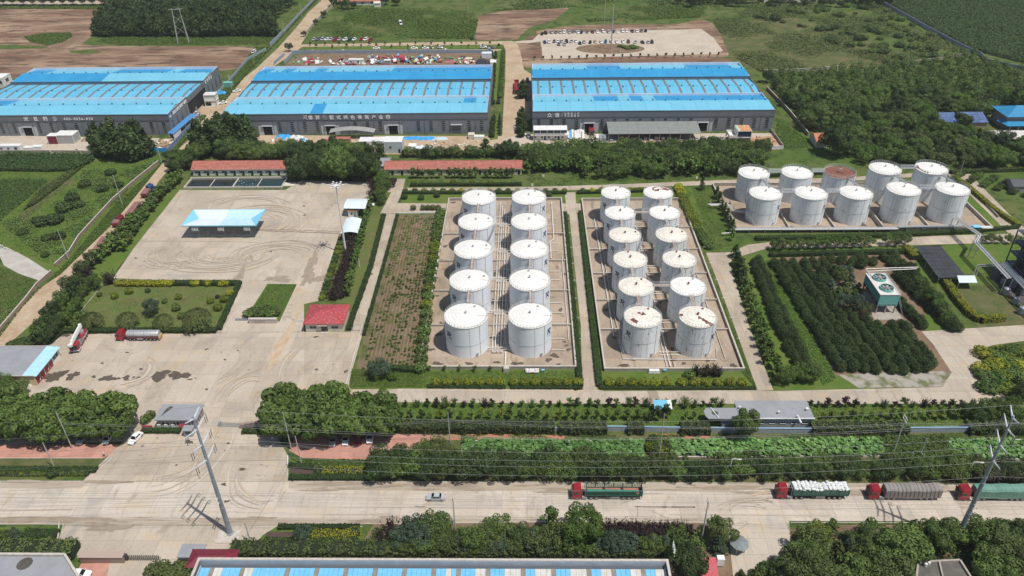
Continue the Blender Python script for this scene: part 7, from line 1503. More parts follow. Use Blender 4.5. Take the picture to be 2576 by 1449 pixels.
# site house with a rusty roof
p=at(1833,362);t=empty('site_house',(p.x,p.y,0),0,'white framed two-level site house with a rusty orange roof','site house')
def frame(t,x0,y0,z0,L,W,h,m=WHITE):
    f=MB()
    for x in (x0,x0+L):
        for y in (y0,y0+W):f.box((x,y,z0+h/2),(.26,.26,h))
    for z in (z0+.12,z0+h-.12):f.ab((x0,y0-.12,z-.12),(x0+L,y0+.12,z+.12)).ab((x0,y0+W-.12,z-.12),(x0+L,y0+W+.12,z+.12)).ab((x0-.12,y0,z-.13),(x0+.12,y0+W,z+.13)).ab((x0+L-.12,y0,z-.13),(x0+L+.12,y0+W,z+.13))
    f.build('frame',m,t)
frame(t,0,0,0,3.2,7,3.1);frame(t,3.5,0,0,6.4,7,3.1);frame(t,3.5,0,3.15,6.4,7,3.2)
BX('glazing',(1.6,0.06,1.5),(2.9,.06,2.6),GLASS,t);BX('glazing',(6.7,.06,1.5),(6.1,.06,2.6),GLASS,t);BX('glazing',(6.7,.06,4.7),(6.1,.06,2.6),mat('deep_blue_glass',(.02,.035,.07),rough=.1),t)
for i in range(5):BX('roof_sheet',(4.15+i*1.28,3.5,6.42),(1.22,7.1,.1),ARUST if i else mat('faded_green',(.45,.50,.38),rough=.8),t)
BX('side_wall',(3.45,3.5,4.7),(.12,6.8,2.9),WALLW,t);BX('terrace',(1.6,3.5,3.2),(3.2,7,.12),WALLW,t)
MB().ab((-.1,-.1,3.3),(3.4,0,4.2)).ab((-.1,0,3.3),(0,7,4.2)).ab((-.1,7,3.3),(3.4,7.1,4.2)).build('terrace_wall',WHITE,t);MB().slab([(-2.8,1,.1),(-2.8,2.4,.1),(0,6,3.3),(0,4.4,3.3)],.15).build('stair',WHITE,t)
# middle hall yard: arched shelter, cabins, tarps, rubbish
p=at(830,352);t=empty('arched_shelter',(p.x,p.y,0),0,'grey arched shelter in front of the middle hall doorway','shelter');L=at(943,352).x-p.x
for i in range(10):
    f0,f1=i/10,(i+1)/10;z0,z1=3.6+1.3*sin(pi*f0),3.6+1.3*sin(pi*f1);MB().slab([(L*f0,0,z0),(L*f1-.04,0,z1),(L*f1-.04,4.5,z1+.2),(L*f0,4.5,z0+.2)],.1).build('roof_panel',mat('arch_grey',(.34,.34,.33),(.28,.28,.27),.8,rough=.7),t)
    if i % 3==0:BX('post',(L*f0+.1,.1,1.8),(.14,.14,3.6),STEEL,t)
BX('board_stack',tuple(at(866,356,.9)),(3.2,2,1.8),WOOD,label='brown board stack under the arched shelter',cat='stack')
p=at(905,366);container(903,371,20.5,5.5,3.0,'long white cabin row with blue doors before the middle hall',win=6,roof=WHITE);t=container(968,386,8.4,7,5.6,'taller white cabin block at the right end of the cabin row',win=1,roof=WHITE,body=mat('cabin_grey',(.50,.54,.56),rough=.6));container(1028,384,3.6,4,3.0,'small square white cabin right of the cabin row',win=0,door=False);container(1045,386,7.5,3,2.4,'low white and blue cabin behind the shrubs, right of the cabin row',win=1,roof=PARA)
for i,(x,y,L,W,hh,m,lab) in enumerate(((806,366,4.5,3,1.1,REDTILE,'flat red-brown roof left of the white cabin row, lower'),(842,364,7.5,3,1.7,REDTILE,'flat red-brown roof left of the white cabin row, upper'))):p=at(x,y);BX('red_roof',(p.x+L/2,p.y+W/2,hh+1),(L,W,.25),MATS['red_tile'],label=lab,cat='roof');BX('brick_base',(p.x+L/2,p.y+W/2,hh/2+.45),(L-.3,W-.3,hh+.6),BROWNW,label='brick base under the '+lab.split(' left')[0]+(' (lower)' if i==0 else ' (upper)'),cat='shed')
container(1178,351,3.0,3,2.4,'small cream cabin at the right end of the middle hall yard',win=0,door=False,body=CREAM,roof=CREAM);container(1192,352,5,2.6,1.6,'low white box stack at the right end of the middle hall yard',win=0,door=False)
def crumple(px,py,w_,d_,h,m,label,seed,group=None,name='tarpaulin',cat='tarpaulin'):
    r_=random.Random(seed);p=at(px,py);n=9;mb=MB();vs=[]
    for i in range(n):
        for j in range(n):fx,fy=i/(n-1)-.5,j/(n-1)-.5;e_=max(0,1-3.6*max(abs(fx),abs(fy))**2*1.1);vs.append((fx*w_+r_.uniform(-.1,.1),fy*d_+r_.uniform(-.1,.1),.05+h*e_*r_.uniform(.45,1.0) if 0<i<n-1 and 0<j<n-1 else .03))
    mb.add(vs,[(i*n+j,(i+1)*n+j,(i+1)*n+j+1,i*n+j+1) for i in range(n-1) for j in range(n-1)]);return mb.build(name,m,None,(p.x,p.y+d_/2,0),label=label,cat=cat,group=group)
crumple(710,352,8,5,2.2,TARPB,'heap under a bright blue tarpaulin left of the middle hall yard',1);crumple(742,352,7,4,1.9,SACK,'heap of white sheeting beside the blue tarpaulin, middle hall yard',2);crumple(760,356,4,3,1.4,TARPB,'small blue sheet heap right of the white sheeting',3);crumple(1036,352,9,3.5,1.3,TARPB,'long low heap under blue sheeting by the middle hall, left',4);crumple(1075,353,9,3.5,1.4,TARPB,'long low heap under blue sheeting by the middle hall, middle',5);crumple(1105,353,8,3,1.0,mat('tarp_pale',(.45,.58,.62),rough=.7),'low heap under pale blue sheeting by the middle hall, right',6)
def boards(cx,cy,rx,ry,n,cols,label,group,smin=.6,smax=2.2,seed=0,flat=.5,name='scrap_board',cat='scrap',hz=.9):
    r_=random.Random(seed);base=[MB().box((0,0,0),(1,.62,.06)).mesh('scrap_board',WHITE),MB().box((0,0,0),(1,.25,.2)).mesh('scrap_board',WHITE),MB().box((0,0,0),(.8,.8,.35)).mesh('scrap_board',WHITE)]
    for i in range(n):
        p=at(cx+r_.uniform(-rx,rx),cy+r_.uniform(-ry,ry));c=r_.choice(cols);s_=r_.uniform(smin,smax);nm_='timber' if c[0]=='wooden' else 'scrap_sheet' if 'debris yard' in label else 'crimson_scrap' if c[0]=='crimson' else name
        o=inst(nm_,base[r_.choice((0,0,1,2))],None,(p.x,p.y,r_.uniform(.1,hz)),r_.uniform(0,3.1),s_,c[1]);o.rotation_euler.x=r_.gauss(0,flat);o.rotation_euler.y=r_.gauss(0,flat*.6);tag(o,f"{c[0]} {label}",cat,group)
WD=('white',WHITE);SV=('grey',STEEL);RDM=('crimson',mat('scrap_red',(.40,.03,.06),(.30,.03,.05),1,rough=.6));BLU=('blue',TARPB);GRN=('green',mat('scrap_green',(.10,.32,.16),rough=.7));YL=('yellow',mat('scrap_yellow',(.45,.42,.10),rough=.7));WDN=('wooden',WOOD);DK=('dark',CHAS);PL=('pale green',mat('scrap_pale',(.45,.62,.55),rough=.7));BE=('beige',CREAM)
boards(735,360,50,8,60,[WD,WD,SV,BE,WDN],'scrap board in the rubbish left of the middle hall doorway','scrap boards of the middle hall yard',seed=1);boards(760,373,40,6,26,[WD,SV,WDN],'scrap board in the rubbish left of the middle hall doorway','scrap boards of the middle hall yard',seed=2)
boards(830,158,60,6,26,[RDM,RDM,WD,SV],'panel scrap in the left part of the debris yard','scrap in the left part of the debris yard',1,3.2,3);boards(900,158,50,6,34,[WD,WD,RDM,SV,DK],'panel scrap in the centre left of the debris yard','scrap in the centre left of the debris yard',1,3.4,4);boards(975,153,45,10,80,[RDM,RDM,RDM,WD,SV,BLU,DK],'panel scrap in the crimson heap of the debris yard','scrap in the crimson heap',.9,3.2,5,.7,hz=1.6)
boards(1060,152,40,9,60,[WD,SV,GRN,RDM,PL,BLU,YL],'panel scrap in the mixed heap of the debris yard','scrap in the mixed heap',.9,3.2,6,.6,hz=1.5);boards(1140,154,55,8,34,[GRN,WD,BE,RDM,PL,DK],'panel scrap in the right part of the debris yard','scrap in the right part of the debris yard',.9,3.0,7,.4);boards(772,152,35,7,18,[GRN,RDM,WD],'panel scrap in the left corner of the debris yard','scrap in the left corner',.9,2.8,8)
container(877,161,9,3,2.6,'white cabin shell lying in the debris yard',win=2,door=False);container(966,163,4,3,2.6,'grey cabin frame standing in the crimson heap',win=0,door=False,body=STEEL);container(1212,147,6,4,3,'pale blue container at the right corner of the debris yard',body=PARA,roof=PARA,win=0,door=False,name='container',cat='container');crumple(1214,163,9,6,3.4,NET,'black netting heap below the pale blue container',11);crumple(1132,158,7,3,1.2,mat('pink_net',(.50,.10,.16),rough=.8),'pink netting heap in the debris yard',12);crumple(1170,149,9,3,.8,CREAM,'beige board heap at the right of the debris yard',13)
p=at(1241,163);BX('white_box',(p.x,p.y,1.2),(3.6,6.5,2.4),WHITE,label='long white box body at the rear right corner of the middle hall',cat='container')
# left hall yard: cabins and sheets
container(0,381,10,3,2.7,'white site cabin with two windows before the left hall, leftmost',win=3);container(60,380,5,2.6,1.6,'low white box right of the leftmost cabin, left hall yard',win=0,door=False);container(81,379,4.6,2.6,1.9,'second low white box in the left hall yard',win=0,door=False)
t=container(123,363,5,4,4.2,'maroon container under white sheeting in the left hall yard',body=MAROON,win=0,door=False,name='container',cat='container');container(142,362,9,6.4,4.3,'pale sheeted cabin beside the maroon container',body=mat('sheeting',(.42,.42,.41),(.34,.34,.33),.6,rough=.5),win=0,door=False,name='sheeted_cabin')
p=at(205,356);t=empty('steel_frame',(p.x,p.y,0),rad(4),'rust-red steel frame lying on the left hall yard','frame')
for x in range(5):BX('bar',(x*2.2,1.5,.35),(.16,4.0,.16),RUST,t)
for y in (-.5,1.5,3.5):BX('bar',(4.4,y,.5),(9,.16,.16),RUST,t)
boards(180,381,70,3,18,[WD,SV,WDN,BE],'oddment along the low wall of the left hall yard','oddments of the left hall yard',seed=9,smax=1.8);boards(415,362,18,10,46,[WDN,WDN,WDN,BE],'timber length in the wood pile by the blue fence','timber in the wood pile',seed=10,smin=1.6,smax=3.4,flat=.12);crumple(402,378,4.5,3,1.3,SACK,'white plastic heap at the corner by the blue fence',21)
p=at(434,350);q_=at(492,300);d=q_-p;t=empty('blue_roofed_sheds',(p.x,p.y,0),atan2(d.y,d.x),'row of white sheds with blue sheet roofs along the left hall','sheds');L=d.length;n=8
for i in range(n):MB().slab([(i*L/n,-1.2,2.7),((i+1)*L/n-.05,-1.2,2.7),((i+1)*L/n-.05,1.8,3.1),(i*L/n,1.8,3.1)],.12).build('roof_sheet',mat('sheet_royal',(.06,.22,.50),(.08,.26,.52),1,rough=.5),t)
for i in range(5):BX('post',(i*L/4 if i<4 else L-.1,-1.0,1.3),(.16,.16,2.6),WHITE,t)
MB().ab((.1,1.2,0),(L,1.4,2.6)).ab((.1,-1.0,0),(L*.3,-.9,2.5)).build('wall',WHITE,t)
p=at(518,268);t=empty('white_tower_cabin',(p.x,p.y,0),rad(4),'tall white stacked cabin at the mouth of the left hall opening','site cabin');
for z in (0,3.1):frame(t,0,0,z,6.0,4.5,3.0);
BX('body',(3,2.25,4.5),(5.7,4.2,2.7),WHITE,t);BX('body',(4.4,2.25,1.5),(2.8,4.2,2.7),WALLW,t);BX('roof',(3,2.25,6.2),(6.3,4.8,.14),WHITE,t);MB().tube([(0,0,7),(6,0,7),(6,4.5,7)],.06,4).build('railing',STEEL,t)
container(562,222,5,3,3,'green container beside the dirt road fence',body=TEAL,roof=TEAL,win=0,door=False,name='container',cat='container');crumple(552,240,8,4,2.8,TARPB,'blue tarpaulin roof behind the tall white cabin',31);boards(492,288,12,8,26,[SV,WD,DK,WD],'crate and board clutter at the left hall opening','clutter at the left hall opening',seed=12,hz=1.4)
area('works_yard',[(470,300),(505,262),(560,268),(530,305),(500,330)],DIRT,4);boards(1800,352,12,6,22,[BE,WDN,WD],'pale bag or board tipped beside the rusty-roofed site house','tipped boards by the site house',seed=14,smin=.6,smax=1.5);boards(1925,352,28,8,24,[WDN,BE,RDM],'board scrap on the red earth behind the site house','scrap on the red earth',seed=15,smax=1.8);boards(1500,376,60,3,16,[WD,SV],'white lump among the shrubs along the right hall yard','white lumps along the shrubs',seed=16,smax=1.3)
boards(1130,366,95,9,34,[WD,BE,SV,WDN],'loose sheet on the dusty yard before the middle hall, right part','loose sheets of the middle hall yard',seed=18,smax=1.6,flat=.25,hz=.4);boards(1450,366,60,6,16,[BE,SV,WD],'loose sheet on the yard before the right hall doorway','loose sheets of the right hall yard',seed=19,smax=1.3,flat=.2,hz=.3);boards(1720,368,60,5,16,[WD,SV,BE],'pallet or sheet on the red ground by the lean-to','pallets by the lean-to',seed=17,smax=1.8)
# bits near the tank yards
for i,(x,y,lab) in enumerate(((1339,937,'white and grey pump cover before the left tank yard wall'),(1645,937,'white pump cover before the middle tank yard wall'))):
    p=at(x,y);o=empty('pump_cover',(p.x,p.y,0),0,lab,'cover');MB().slab([(-1.9,-.7,.7),(1.9,-.7,.7),(2.0,.7,1.0),(-2.1,.7,1.0)],.3).build('sheet',mat('stone_mottle',(.62,.60,.57),(.30,.24,.21),2,lo=.5,hi=.6),o) if i==0 else MB().box((0,0,.6),(3.4,1.3,.9),taper=.85).build('sheet',WHITE,o)
    BX('control_box',(3.1,.2,.7),(.9,.5,.5),CANM,o);BX('leg',(3.1,.2,.3),(.1,.1,.5),STEEL,o)
for i in range(9):
    for s_ in (0,1):
        y=190+i*11;x=15.6 if s_==0 else 64.4;o=empty('hydrant',(x,y,0),0,'small white bent pipe post beside the bund wall','hydrant','white bent pipe posts');MB().tube([(0,0,0),(0,0,.95),(1.2,0,.95),(1.2,0,.5)],.06,5).build('pipe',WHITE,o)
for i,(x,y) in enumerate(((74,984-12),(64,990),(50,986),(52,1000-8))):
    p=at(x,y);o=empty('sacks',(p.x,p.y,0),RU(0,3),'pale filled sack lying at the corner below the fire garage','sack','pale sacks below the fire garage');MB().box((0,0,.4),(1.5,1.0,.8),taper=.6).build('sack',CREAM,o)
wp=empty('water_tower_box',tuple(at(1362,415)),0,'small white rooftop water tank frame among trees behind the path','tank');MB().ab((-1.8,-1.2,0),(1.8,1.2,4.2)).build('body',WHITE,wp);MB().tube([(-1.8,-1.2,5),(1.8,-1.2,5),(1.8,1.2,5),(-1.8,1.2,5)],.06,4,closed=True).build('railing',WHITE,wp)
for x,y in ((1339,465),(1753,447),(1367,442)):BX('white_sign',tuple(at(x,y,.6)),(.9,.1,1.1),WHITE,label=f"small white plate in the grass behind the tank yards, {'left' if x < 1350 else 'middle' if x < 1400 else 'right'}",cat='sign')
BX('plank_stack',tuple(at(727,464,.3)),(5.5,3.2,.35),CREAM,label='cream planks lying beside the concrete pond',cat='planks')
# ------------------------------------------------------------------ plants
def var(fn,n=3):return [fn(i) for i in range(n)]
def crown_round(i,n=900,size=.36,m=L_MID,flat=.8,shell=.78):
    r_=random.Random(100+i);L=[((0,0,0),(.62,.62,.62*flat))]
    for k in range(12):a_=k*2.4+r_.uniform(-.4,.4);z=r_.uniform(-.4,.8);q=(1-z*z)**.5*.62;s_=r_.uniform(.2,.36);L.append(((q*cos(a_),q*sin(a_),z*.75*flat+.05),(s_,s_,s_*.85)))
    L=[((c[0],c[1],c[2]+.75),r) for c,r in L];return lobes_mesh('crown',L,n,size*.25,m,shell,jit=.30)
def crown_cone(i,n=900,size=.2,m=L_DARK):
    r_=random.Random(200+i);L=[]
    for k in range(7):z=k/6;q=.40*sin(pi*min(1,.30+z*.62))**.8+.03;L.append(((r_.uniform(-.04,.04),r_.uniform(-.04,.04),.2+z*.68),(q,q,.2)))
    return lobes_mesh('crown',L,1500,.042,m,.7,up=.1)
def crown_poplar(i,n=1100,m=L_DARK):
    r_=random.Random(300+i);L=[]
    for k in range(8):z=k/7;q=.20+.13*sin(pi*min(1,z*1.1+.1))-.1*z;L.append(((r_.uniform(-.07,.07),r_.uniform(-.07,.07),.16+z*.8),(q,q,.15)))
    return lobes_mesh('crown',L,n,.05,m,.55,up=.1)
def crown_ginkgo(i,n=420,m=L_MID):
    r_=random.Random(400+i);C=[];N=[]
    for k in range(16):
        a_=r_.uniform(0,6.28);z0=r_.uniform(.18,.75);L_=r_.uniform(.22,.36)*(1.15-z0*.75)
        for q in np.linspace(.1,1,int(n/16)):C.append((cos(a_)*L_*q+r_.gauss(0,.025),sin(a_)*L_*q+r_.gauss(0,.025),z0+q*L_*.75+r_.gauss(0,.03)));N.append((cos(a_)*.5,sin(a_)*.5,.8))
    for q in np.linspace(.5,1.0,20):C.append((r_.gauss(0,.03),r_.gauss(0,.03),q));N.append((0,0,1))
    return leaf_mesh('crown',np.array(C),np.array(N),.062,m)
def crown_willow(i,n=3200,m=L_WIL):
    r_=random.Random(500+i);C=[];N=[]
    for k in range(160):
        a_=r_.uniform(0,6.28);r0=r_.uniform(.02,.42);top=.95-r0*r0*1.2
        for q in np.linspace(0,1,n//160):rr=r0+.14*q**.5;C.append((cos(a_)*rr+r_.gauss(0,.01),sin(a_)*rr+r_.gauss(0,.01),top-q*r_.uniform(.45,.7)*(.45+r0)));N.append((cos(a_),sin(a_),.25))
    C=np.array(C);N=np.array(N);C[:,2]=np.maximum(C[:,2],.03);return leaf_mesh('crown',C,N,.045,m,jit=.35,asp=.3)
def crown_cedar(i,n=1100,m=L_BLUE):
    r_=random.Random(600+i);C=[];N=[]
    for k in range(26):
        z=.1+.85*k/25;L_=.42*(1-z)**.8+.05
        for b in range(5):
            a_=r_.uniform(0,6.28)
            for q in np.linspace(.15,1,max(3,int(n/130))):C.append((cos(a_)*L_*q+r_.gauss(0,.02),sin(a_)*L_*q+r_.gauss(0,.02),z-.10*q+r_.gauss(0,.012)));N.append((cos(a_)*.2,sin(a_)*.2,1))
    return leaf_mesh('crown',np.array(C),np.array(N),.05,m,jit=.4,asp=.5)
def crown_bush(i,n=420,m=L_MID,size=.085):return lobes_mesh('bush',[((0,0,.42),(.5,.5,.45)),((.2,.1,.5),(.3,.3,.35)),((-.22,.1,.45),(.3,.32,.33)),((0,-.22,.4),(.32,.3,.33))],n,size,m,.8,jit=.35)
def crown_spiky(i,n=1100,m=L_PURP):
    r_=random.Random(700+i);C=[];N=[]
    for k in range(50):
        a_=r_.uniform(0,6.28);t_=r_.uniform(0,.42);L_=r_.uniform(.7,1.0)
        for q in np.linspace(.12,1,n//50):C.append((cos(a_)*t_*(.3+q)+r_.gauss(0,.018),sin(a_)*t_*(.3+q)+r_.gauss(0,.018),q*L_));N.append((cos(a_),sin(a_),.5))
    return leaf_mesh('crown',np.array(C),np.array(N),.045,m)
def crown_open(i,n=650,m=L_PLANE):
    r_=random.Random(800+i);C=[];N=[];L=[]
    for k in range(15):a_=r_.uniform(0,6.28);z=r_.uniform(.35,.98);q=r_.uniform(.05,.36)*(1.2-z*.6);s_=r_.uniform(.10,.17);L.append(((q*cos(a_),q*sin(a_),z),(s_,s_,s_*.8)))
    return lobes_mesh('crown',L,n,.05,m,.3)
V_ROUND=var(lambda i:crown_round(i,2600,.21),4);V_PLANE=var(lambda i:crown_round(i+7,3000,.30,L_PLANE,.85,.7),3);V_BIG=var(lambda i:crown_round(i+20,5200,.19,L_MID,.9,.75),3);V_CONE=var(crown_cone,3);V_POP=var(crown_poplar,3);V_GINK=var(crown_ginkgo,4)
V_WIL=var(crown_willow,2);V_CED=var(crown_cedar,3);V_BUSH=var(crown_bush,3);V_SPIK=var(crown_spiky,2);V_OPEN=var(crown_open,3)
def trunk_mesh(kind):
    mb=MB()
    hh={'round':.75,'big':.75,'plane':.75,'cone':.5,'pop':.9,'gink':.9,'wil':.7,'ced':.95,'open':.85,'spik':.3}[kind]
    mb.tube([(0,0,0),(.012,.01,hh*.5),(0,0,hh)],.028 if kind in ('round','big','plane','wil','open') else .016,6,.008)
    for k in range(5):a_=k*1.26+.3;z=hh*(.35+.12*k);mb.tube([(0,0,z),(.16*cos(a_),.16*sin(a_),z+.14)],.010,4,.004)
    return mb.mesh('trunk',BARK)
V_TR={k:trunk_mesh(k) for k in ('round','big','plane','cone','pop','gink','wil','ced','open','spik')}
VS={'big':V_BIG,'round':V_ROUND,'plane':V_PLANE,'cone':V_CONE,'pop':V_POP,'gink':V_GINK,'wil':V_WIL,'ced':V_CED,'open':V_OPEN,'spik':V_SPIK}
# unit crowns are 1 m high; wd is the crown width factor
def tree(kind,x,y,h,label,group=None,m=None,wd=1.0,name=None,cat='tree',z=.03):
    if kind=='round' and h>6.4:kind='big';wd*=.85
    if kind=='round':wd*=.84
    h*=RU(.88,1.14)
    if not name and kind in ('round','big'):name=next((v for k_,v in (('right wood','wood_tree'),('plantation','plantation_tree'),('belt between lotus','roadside_tree'),('grove','grove_tree'),('roadside','verge_tree'),('row house','garden_tree')) if k_ in label),'tree')
    if group and m:label={L_DARK:'dark ',L_MID:'mid-green ',L_OLIVE:'olive ',L_BRIGHT:'bright green ',L_BLUE:'blue-green '}.get(m,'')+label.replace('dark green ','').replace('dark ','',1) if len(label.split())<15 else label
    nm=name or {'pop':'poplar_tree','gink':'ginkgo_tree','wil':'willow_tree','ced':'cedar_tree','cone':'clipped_conifer','plane':'plane_tree','spik':'purple_shrub'}.get(kind,'tree')
    t=empty(nm,(x,y,z),RU(0,6.28),label,cat,group)
    inst('trunk',V_TR[kind],t,s=h if kind not in ('round','plane','big') else h*.85)
    k=h/1.35 if kind in ('round','plane','big') else h;j=RU(.93,1.07)
    zo=h*.12 if kind in ('round','plane','big') else 0
    inst('crown',VS[kind][R.randrange(len(VS[kind]))],t,(0,0,zo),0,(k*wd*j,k*wd/j,k),m);return t
def bush(x,y,w_,h,label,group=None,m=L_MID,name='bush',cat='bush',z=.03):
    o=inst(name,V_BUSH[R.randrange(3)],None,(x,y,z),RU(0,6.28),(w_,w_,h*1.05),m);return tag(o,label,cat,group)
def hedge(px,w_,h,m,label,name='hedge',dens=22,world=False,size=.17,rag=.08,z=0,group=None,spikes=False):
    P=[Vector((*p[:2],0)) for p in (px if world else wpoly(px))];C=[];N=[];core=MB()
    for a_,b_ in zip(P,P[1:]):
        d=b_-a_;L=d.length
        if L<.05:continue
        u=d/L;n_=Vector((-u.y,u.x,0));k=int(dens*L*(w_+2*h));f=NR.uniform(0,1,(k,3));tot=w_+2*h
        for i in range(k):
            s_=f[i,1]*tot;q=a_+d*f[i,0];wob=rag*sin(f[i,0]*L*1.3+h)+rag*.6*sin(f[i,0]*L*3.1)
            if s_<h:p=q-n_*(w_/2+wob);z_=s_;nn=-n_
            elif s_<h+w_:p=q+n_*(s_-h-w_/2);z_=h+wob;nn=Vector((0,0,1))
            else:p=q+n_*(w_/2+wob);z_=s_-h-w_;nn=n_
            C.append((p.x,p.y,z_+z));N.append(tuple(nn))
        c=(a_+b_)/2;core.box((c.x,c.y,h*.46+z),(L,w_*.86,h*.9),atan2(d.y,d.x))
    C=np.array(C)+NR.normal(0,.05,(len(C),3));t=empty(name,P[0],0,label,'hedge',group);o=inst('leaves',leaf_mesh('leaves',C-np.array([P[0].x,P[0].y,0]),np.array(N),size,m,jit=.5),t)
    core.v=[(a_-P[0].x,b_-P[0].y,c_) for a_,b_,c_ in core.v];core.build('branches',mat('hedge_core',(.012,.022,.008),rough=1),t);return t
def cover(name,poly,n,size,m,label,h=(.1,.5),kind='stuff',up=.6,clump=None,dens=None):
    q=scatter_pts(poly,n)
    if clump is not None:
        s_=np.sin(q[:,0]*clump+1.3)*np.sin(q[:,1]*clump*1.1+.5)+.5*np.sin(q[:,0]*clump*2.7)*np.sin(q[:,1]*clump*2.3)+NR.normal(0,.25,len(q));q=q[s_>.0];zz=NR.uniform(h[0],h[1],len(q))
    else:zz=NR.uniform(h[0],h[1],len(q))
    C=np.column_stack([q,zz]);o=inst(name,leaf_mesh(name,C,np.tile([0,0,1.0],(len(C),1)),size,m,jit=.6,up=up));return tag(o,label,None,None,kind)
W_=wpoly
# --- far fields -------------------------------------------------------------
maize=[(2195,-30),(2240,15),(2330,66),(2440,125),(2576,160),(2760,195),(2760,-120),(2200,-120)]
area('maize_soil',maize,mat('maize_soil',(.05,.075,.03),(.07,.085,.04),.3,rough=1),2)
cover('maize_field',W_(maize),190000,.62,L_CORN,'dense dark green maize field in the top right corner',(1.2,2.4))
cover('maize_patch',W_([(0,388),(245,392),(235,408),(190,432),(120,434),(0,432),(-120,432),(-120,388)]),14000,.42,L_CORN,'dark green maize patch behind the low wall, left edge',(.8,2.0))
for k,pl in enumerate([[(0,455),(60,450),(125,455),(70,500),(20,540),(0,560),(-60,560),(-60,470)],[(100,480),(195,420),(205,425),(150,470),(90,515),(60,530)]]):cover('crop_patch',W_(pl),5000,.32,L_CORN if k==0 else L_OLIVE,['square crop patch in the left field','narrow crop strip running up the left field'][k],(.3,1.2))
cover('scrub',W_([(210,430),(330,420),(390,410),(330,470),(290,520),(220,560),(160,640),(100,640),(60,610),(0,560),(60,540),(160,500)]),26000,.32,L_MID,'rough green scrub over the left field',(.05,.7),clump=.22)
cover('scrub',W_([(-100,420),(400,400),(340,480),(290,545),(150,675),(60,640),(-100,600)]),22000,.22,L_GRASS,'rank grass over the left field',(.03,.3));cover('grass',W_([(-100,690),(0,670),(90,705),(60,760),(-100,930)]),12000,.2,L_GRASS,'rank grass in the near left field',(.03,.3))
for x,y,h in ((110,565,3.5),(140,560,4),(165,530,4),(185,505,3.5),(120,605,2.5),(60,590,2.5),(150,600,3),(200,520,3),(215,470,3.2),(260,480,3),(115,645,1.8),(95,560,2.5),(280,440,3),(300,470,2.5)):q=at(x,y);bush(q.x,q.y,h*1.7,h,'dark rounded scrub bush in the left field','scrub bushes of the left field',L_DARK)
cover('grass',W_([(830,95),(880,20),(1000,25),(1200,30),(1300,20),(1780,15),(1760,45),(1480,55),(1440,20),(1210,30),(1190,98)]),52000,.55,L_GRASS,'lush grass of the far meadow',(.05,.8),clump=.06)
cover('grass',W_([(740,95),(1200,95),(1200,30),(850,10),(800,60)]),20000,.45,L_GRASS,'lush grass of the far meadow, left part',(.05,.6),clump=.11)
cover('scrub',W_([(1770,10),(2190,0),(2330,74),(2440,135),(2300,165),(1915,182),(1850,145)]),60000,.55,L_OLIVE,'patchy scrub on the slope right of the car park',(.05,1.2),clump=.07)
cover('scrub',W_([(1300,20),(1780,12),(2200,-10),(1700,-40),(1200,-20)]),20000,.7,L_MID,'scrub along the far top edge',(.1,2),clump=.05)
cover('grass',W_([(280,90),(690,90),(680,112),(300,114),(240,104)]),14000,.4,L_GRASS,'grass below the poplar wood',(.03,.4));cover('grass',W_([(600,180),(640,120),(680,118),(560,240),(530,260)]),7000,.4,L_GRASS,'rank grass between the left hall and its fence',(.05,.7))
cover('grass',W_([(20,18),(340,14),(300,24),(-60,22),(-60,18)]),7000,.5,L_GRASS,'grass verge of the far road',(.05,.5));cover('grass',W_([(60,92),(110,84),(178,82),(182,92),(160,106),(118,114),(75,106)]),5000,.4,L_GRASS,'grass patch in the brown ground',(.05,.4))
cover('verge_weeds',W_([(-60,850),(0,800),(60,752),(153,690),(287,560),(400,420),(405,412),(285,520),(176,652),(60,770),(0,848)]),9000,.25,L_GRASS,'weeds along the wall of the dirt road',(.03,.5))
cover('verge_weeds',W_([(640,165),(690,115),(760,40),(800,0),(790,0),(745,50),(685,118),(600,195),(540,262),(560,262)]),9000,.4,L_MID,'weeds between fence and far dirt road',(.05,.9));cover('verge_weeds',W_([(425,398),(470,350),(520,292),(505,292),(430,385)]),2500,.4,L_MID,'weeds outside the blue fence',(.05,.9))
# poplar wood: front rows as trees, the mass behind as one
wood=[(240,84),(250,62),(300,30),(345,-30),(770,-30),(755,10),(720,45),(690,84),(600,88),(400,88)]
k=0
for row in range(5):
    for i in range(34):
        x=246+row*5+i*13.4;y=90-row*8
        if x>690-row*2:continue
        q=at(x,y);tree('pop',q.x+RU(-1,1),q.y+RU(-1,1),RU(10.5,13),f"slim poplar of the poplar wood, {ordn(row)} row from the front, {('left', 'middle', 'right')[min(2, i // 12)]} part",'poplars in the front of the poplar wood',wd=1.15);k+=1
q=scatter_pts(W_([(265,46),(345,-40),(775,-40),(755,10),(705,50)]),2600);C=[];N=[]
for (x,y) in q:
    h=12.5+RU(-1.5,1.5);n=26;d=sphere_pts(n);C.append(np.column_stack([x+d[:,0]*1.7,y+d[:,1]*1.7,h-3.2+d[:,2]*3.4]));N.append(d)
tag(inst('poplar_wood',leaf_mesh('poplar_wood',np.vstack(C),np.vstack(N),.75,L_DARK,up=.2)),'dense far mass of the poplar wood in the top left',None,None,'stuff')
for i in range(16):q=at(10+i*25,14);tree('round',q.x,q.y,8,'dark roadside tree on the far road at the top edge','trees on the far road',L_DARK,wd=1.0)
for x,y,h in ((860,22,6),(875,24,6),(890,23,5),(838,16,6),(995,15,6),(815,45,4),(795,62,4),(765,92,3.5),(1000,14,5),(850,10,7),(970,12,7),(728,130,5)):q=at(x,y);tree('round',q.x,q.y,h,'dark tree beside the far road and farmhouse','trees around the far farmhouse',L_DARK)
for i in range(34):q=at(1710+i*16+RU(-6,6),8+RU(-6,12));tree('round',q.x,q.y,RU(4,7),'dark tree along the far right skyline scrub','far skyline trees',L_DARK,wd=1.2)
q=scatter_pts(W_([(1880,40),(2190,5),(2330,80),(2440,140),(2300,160),(2100,120)]),95)
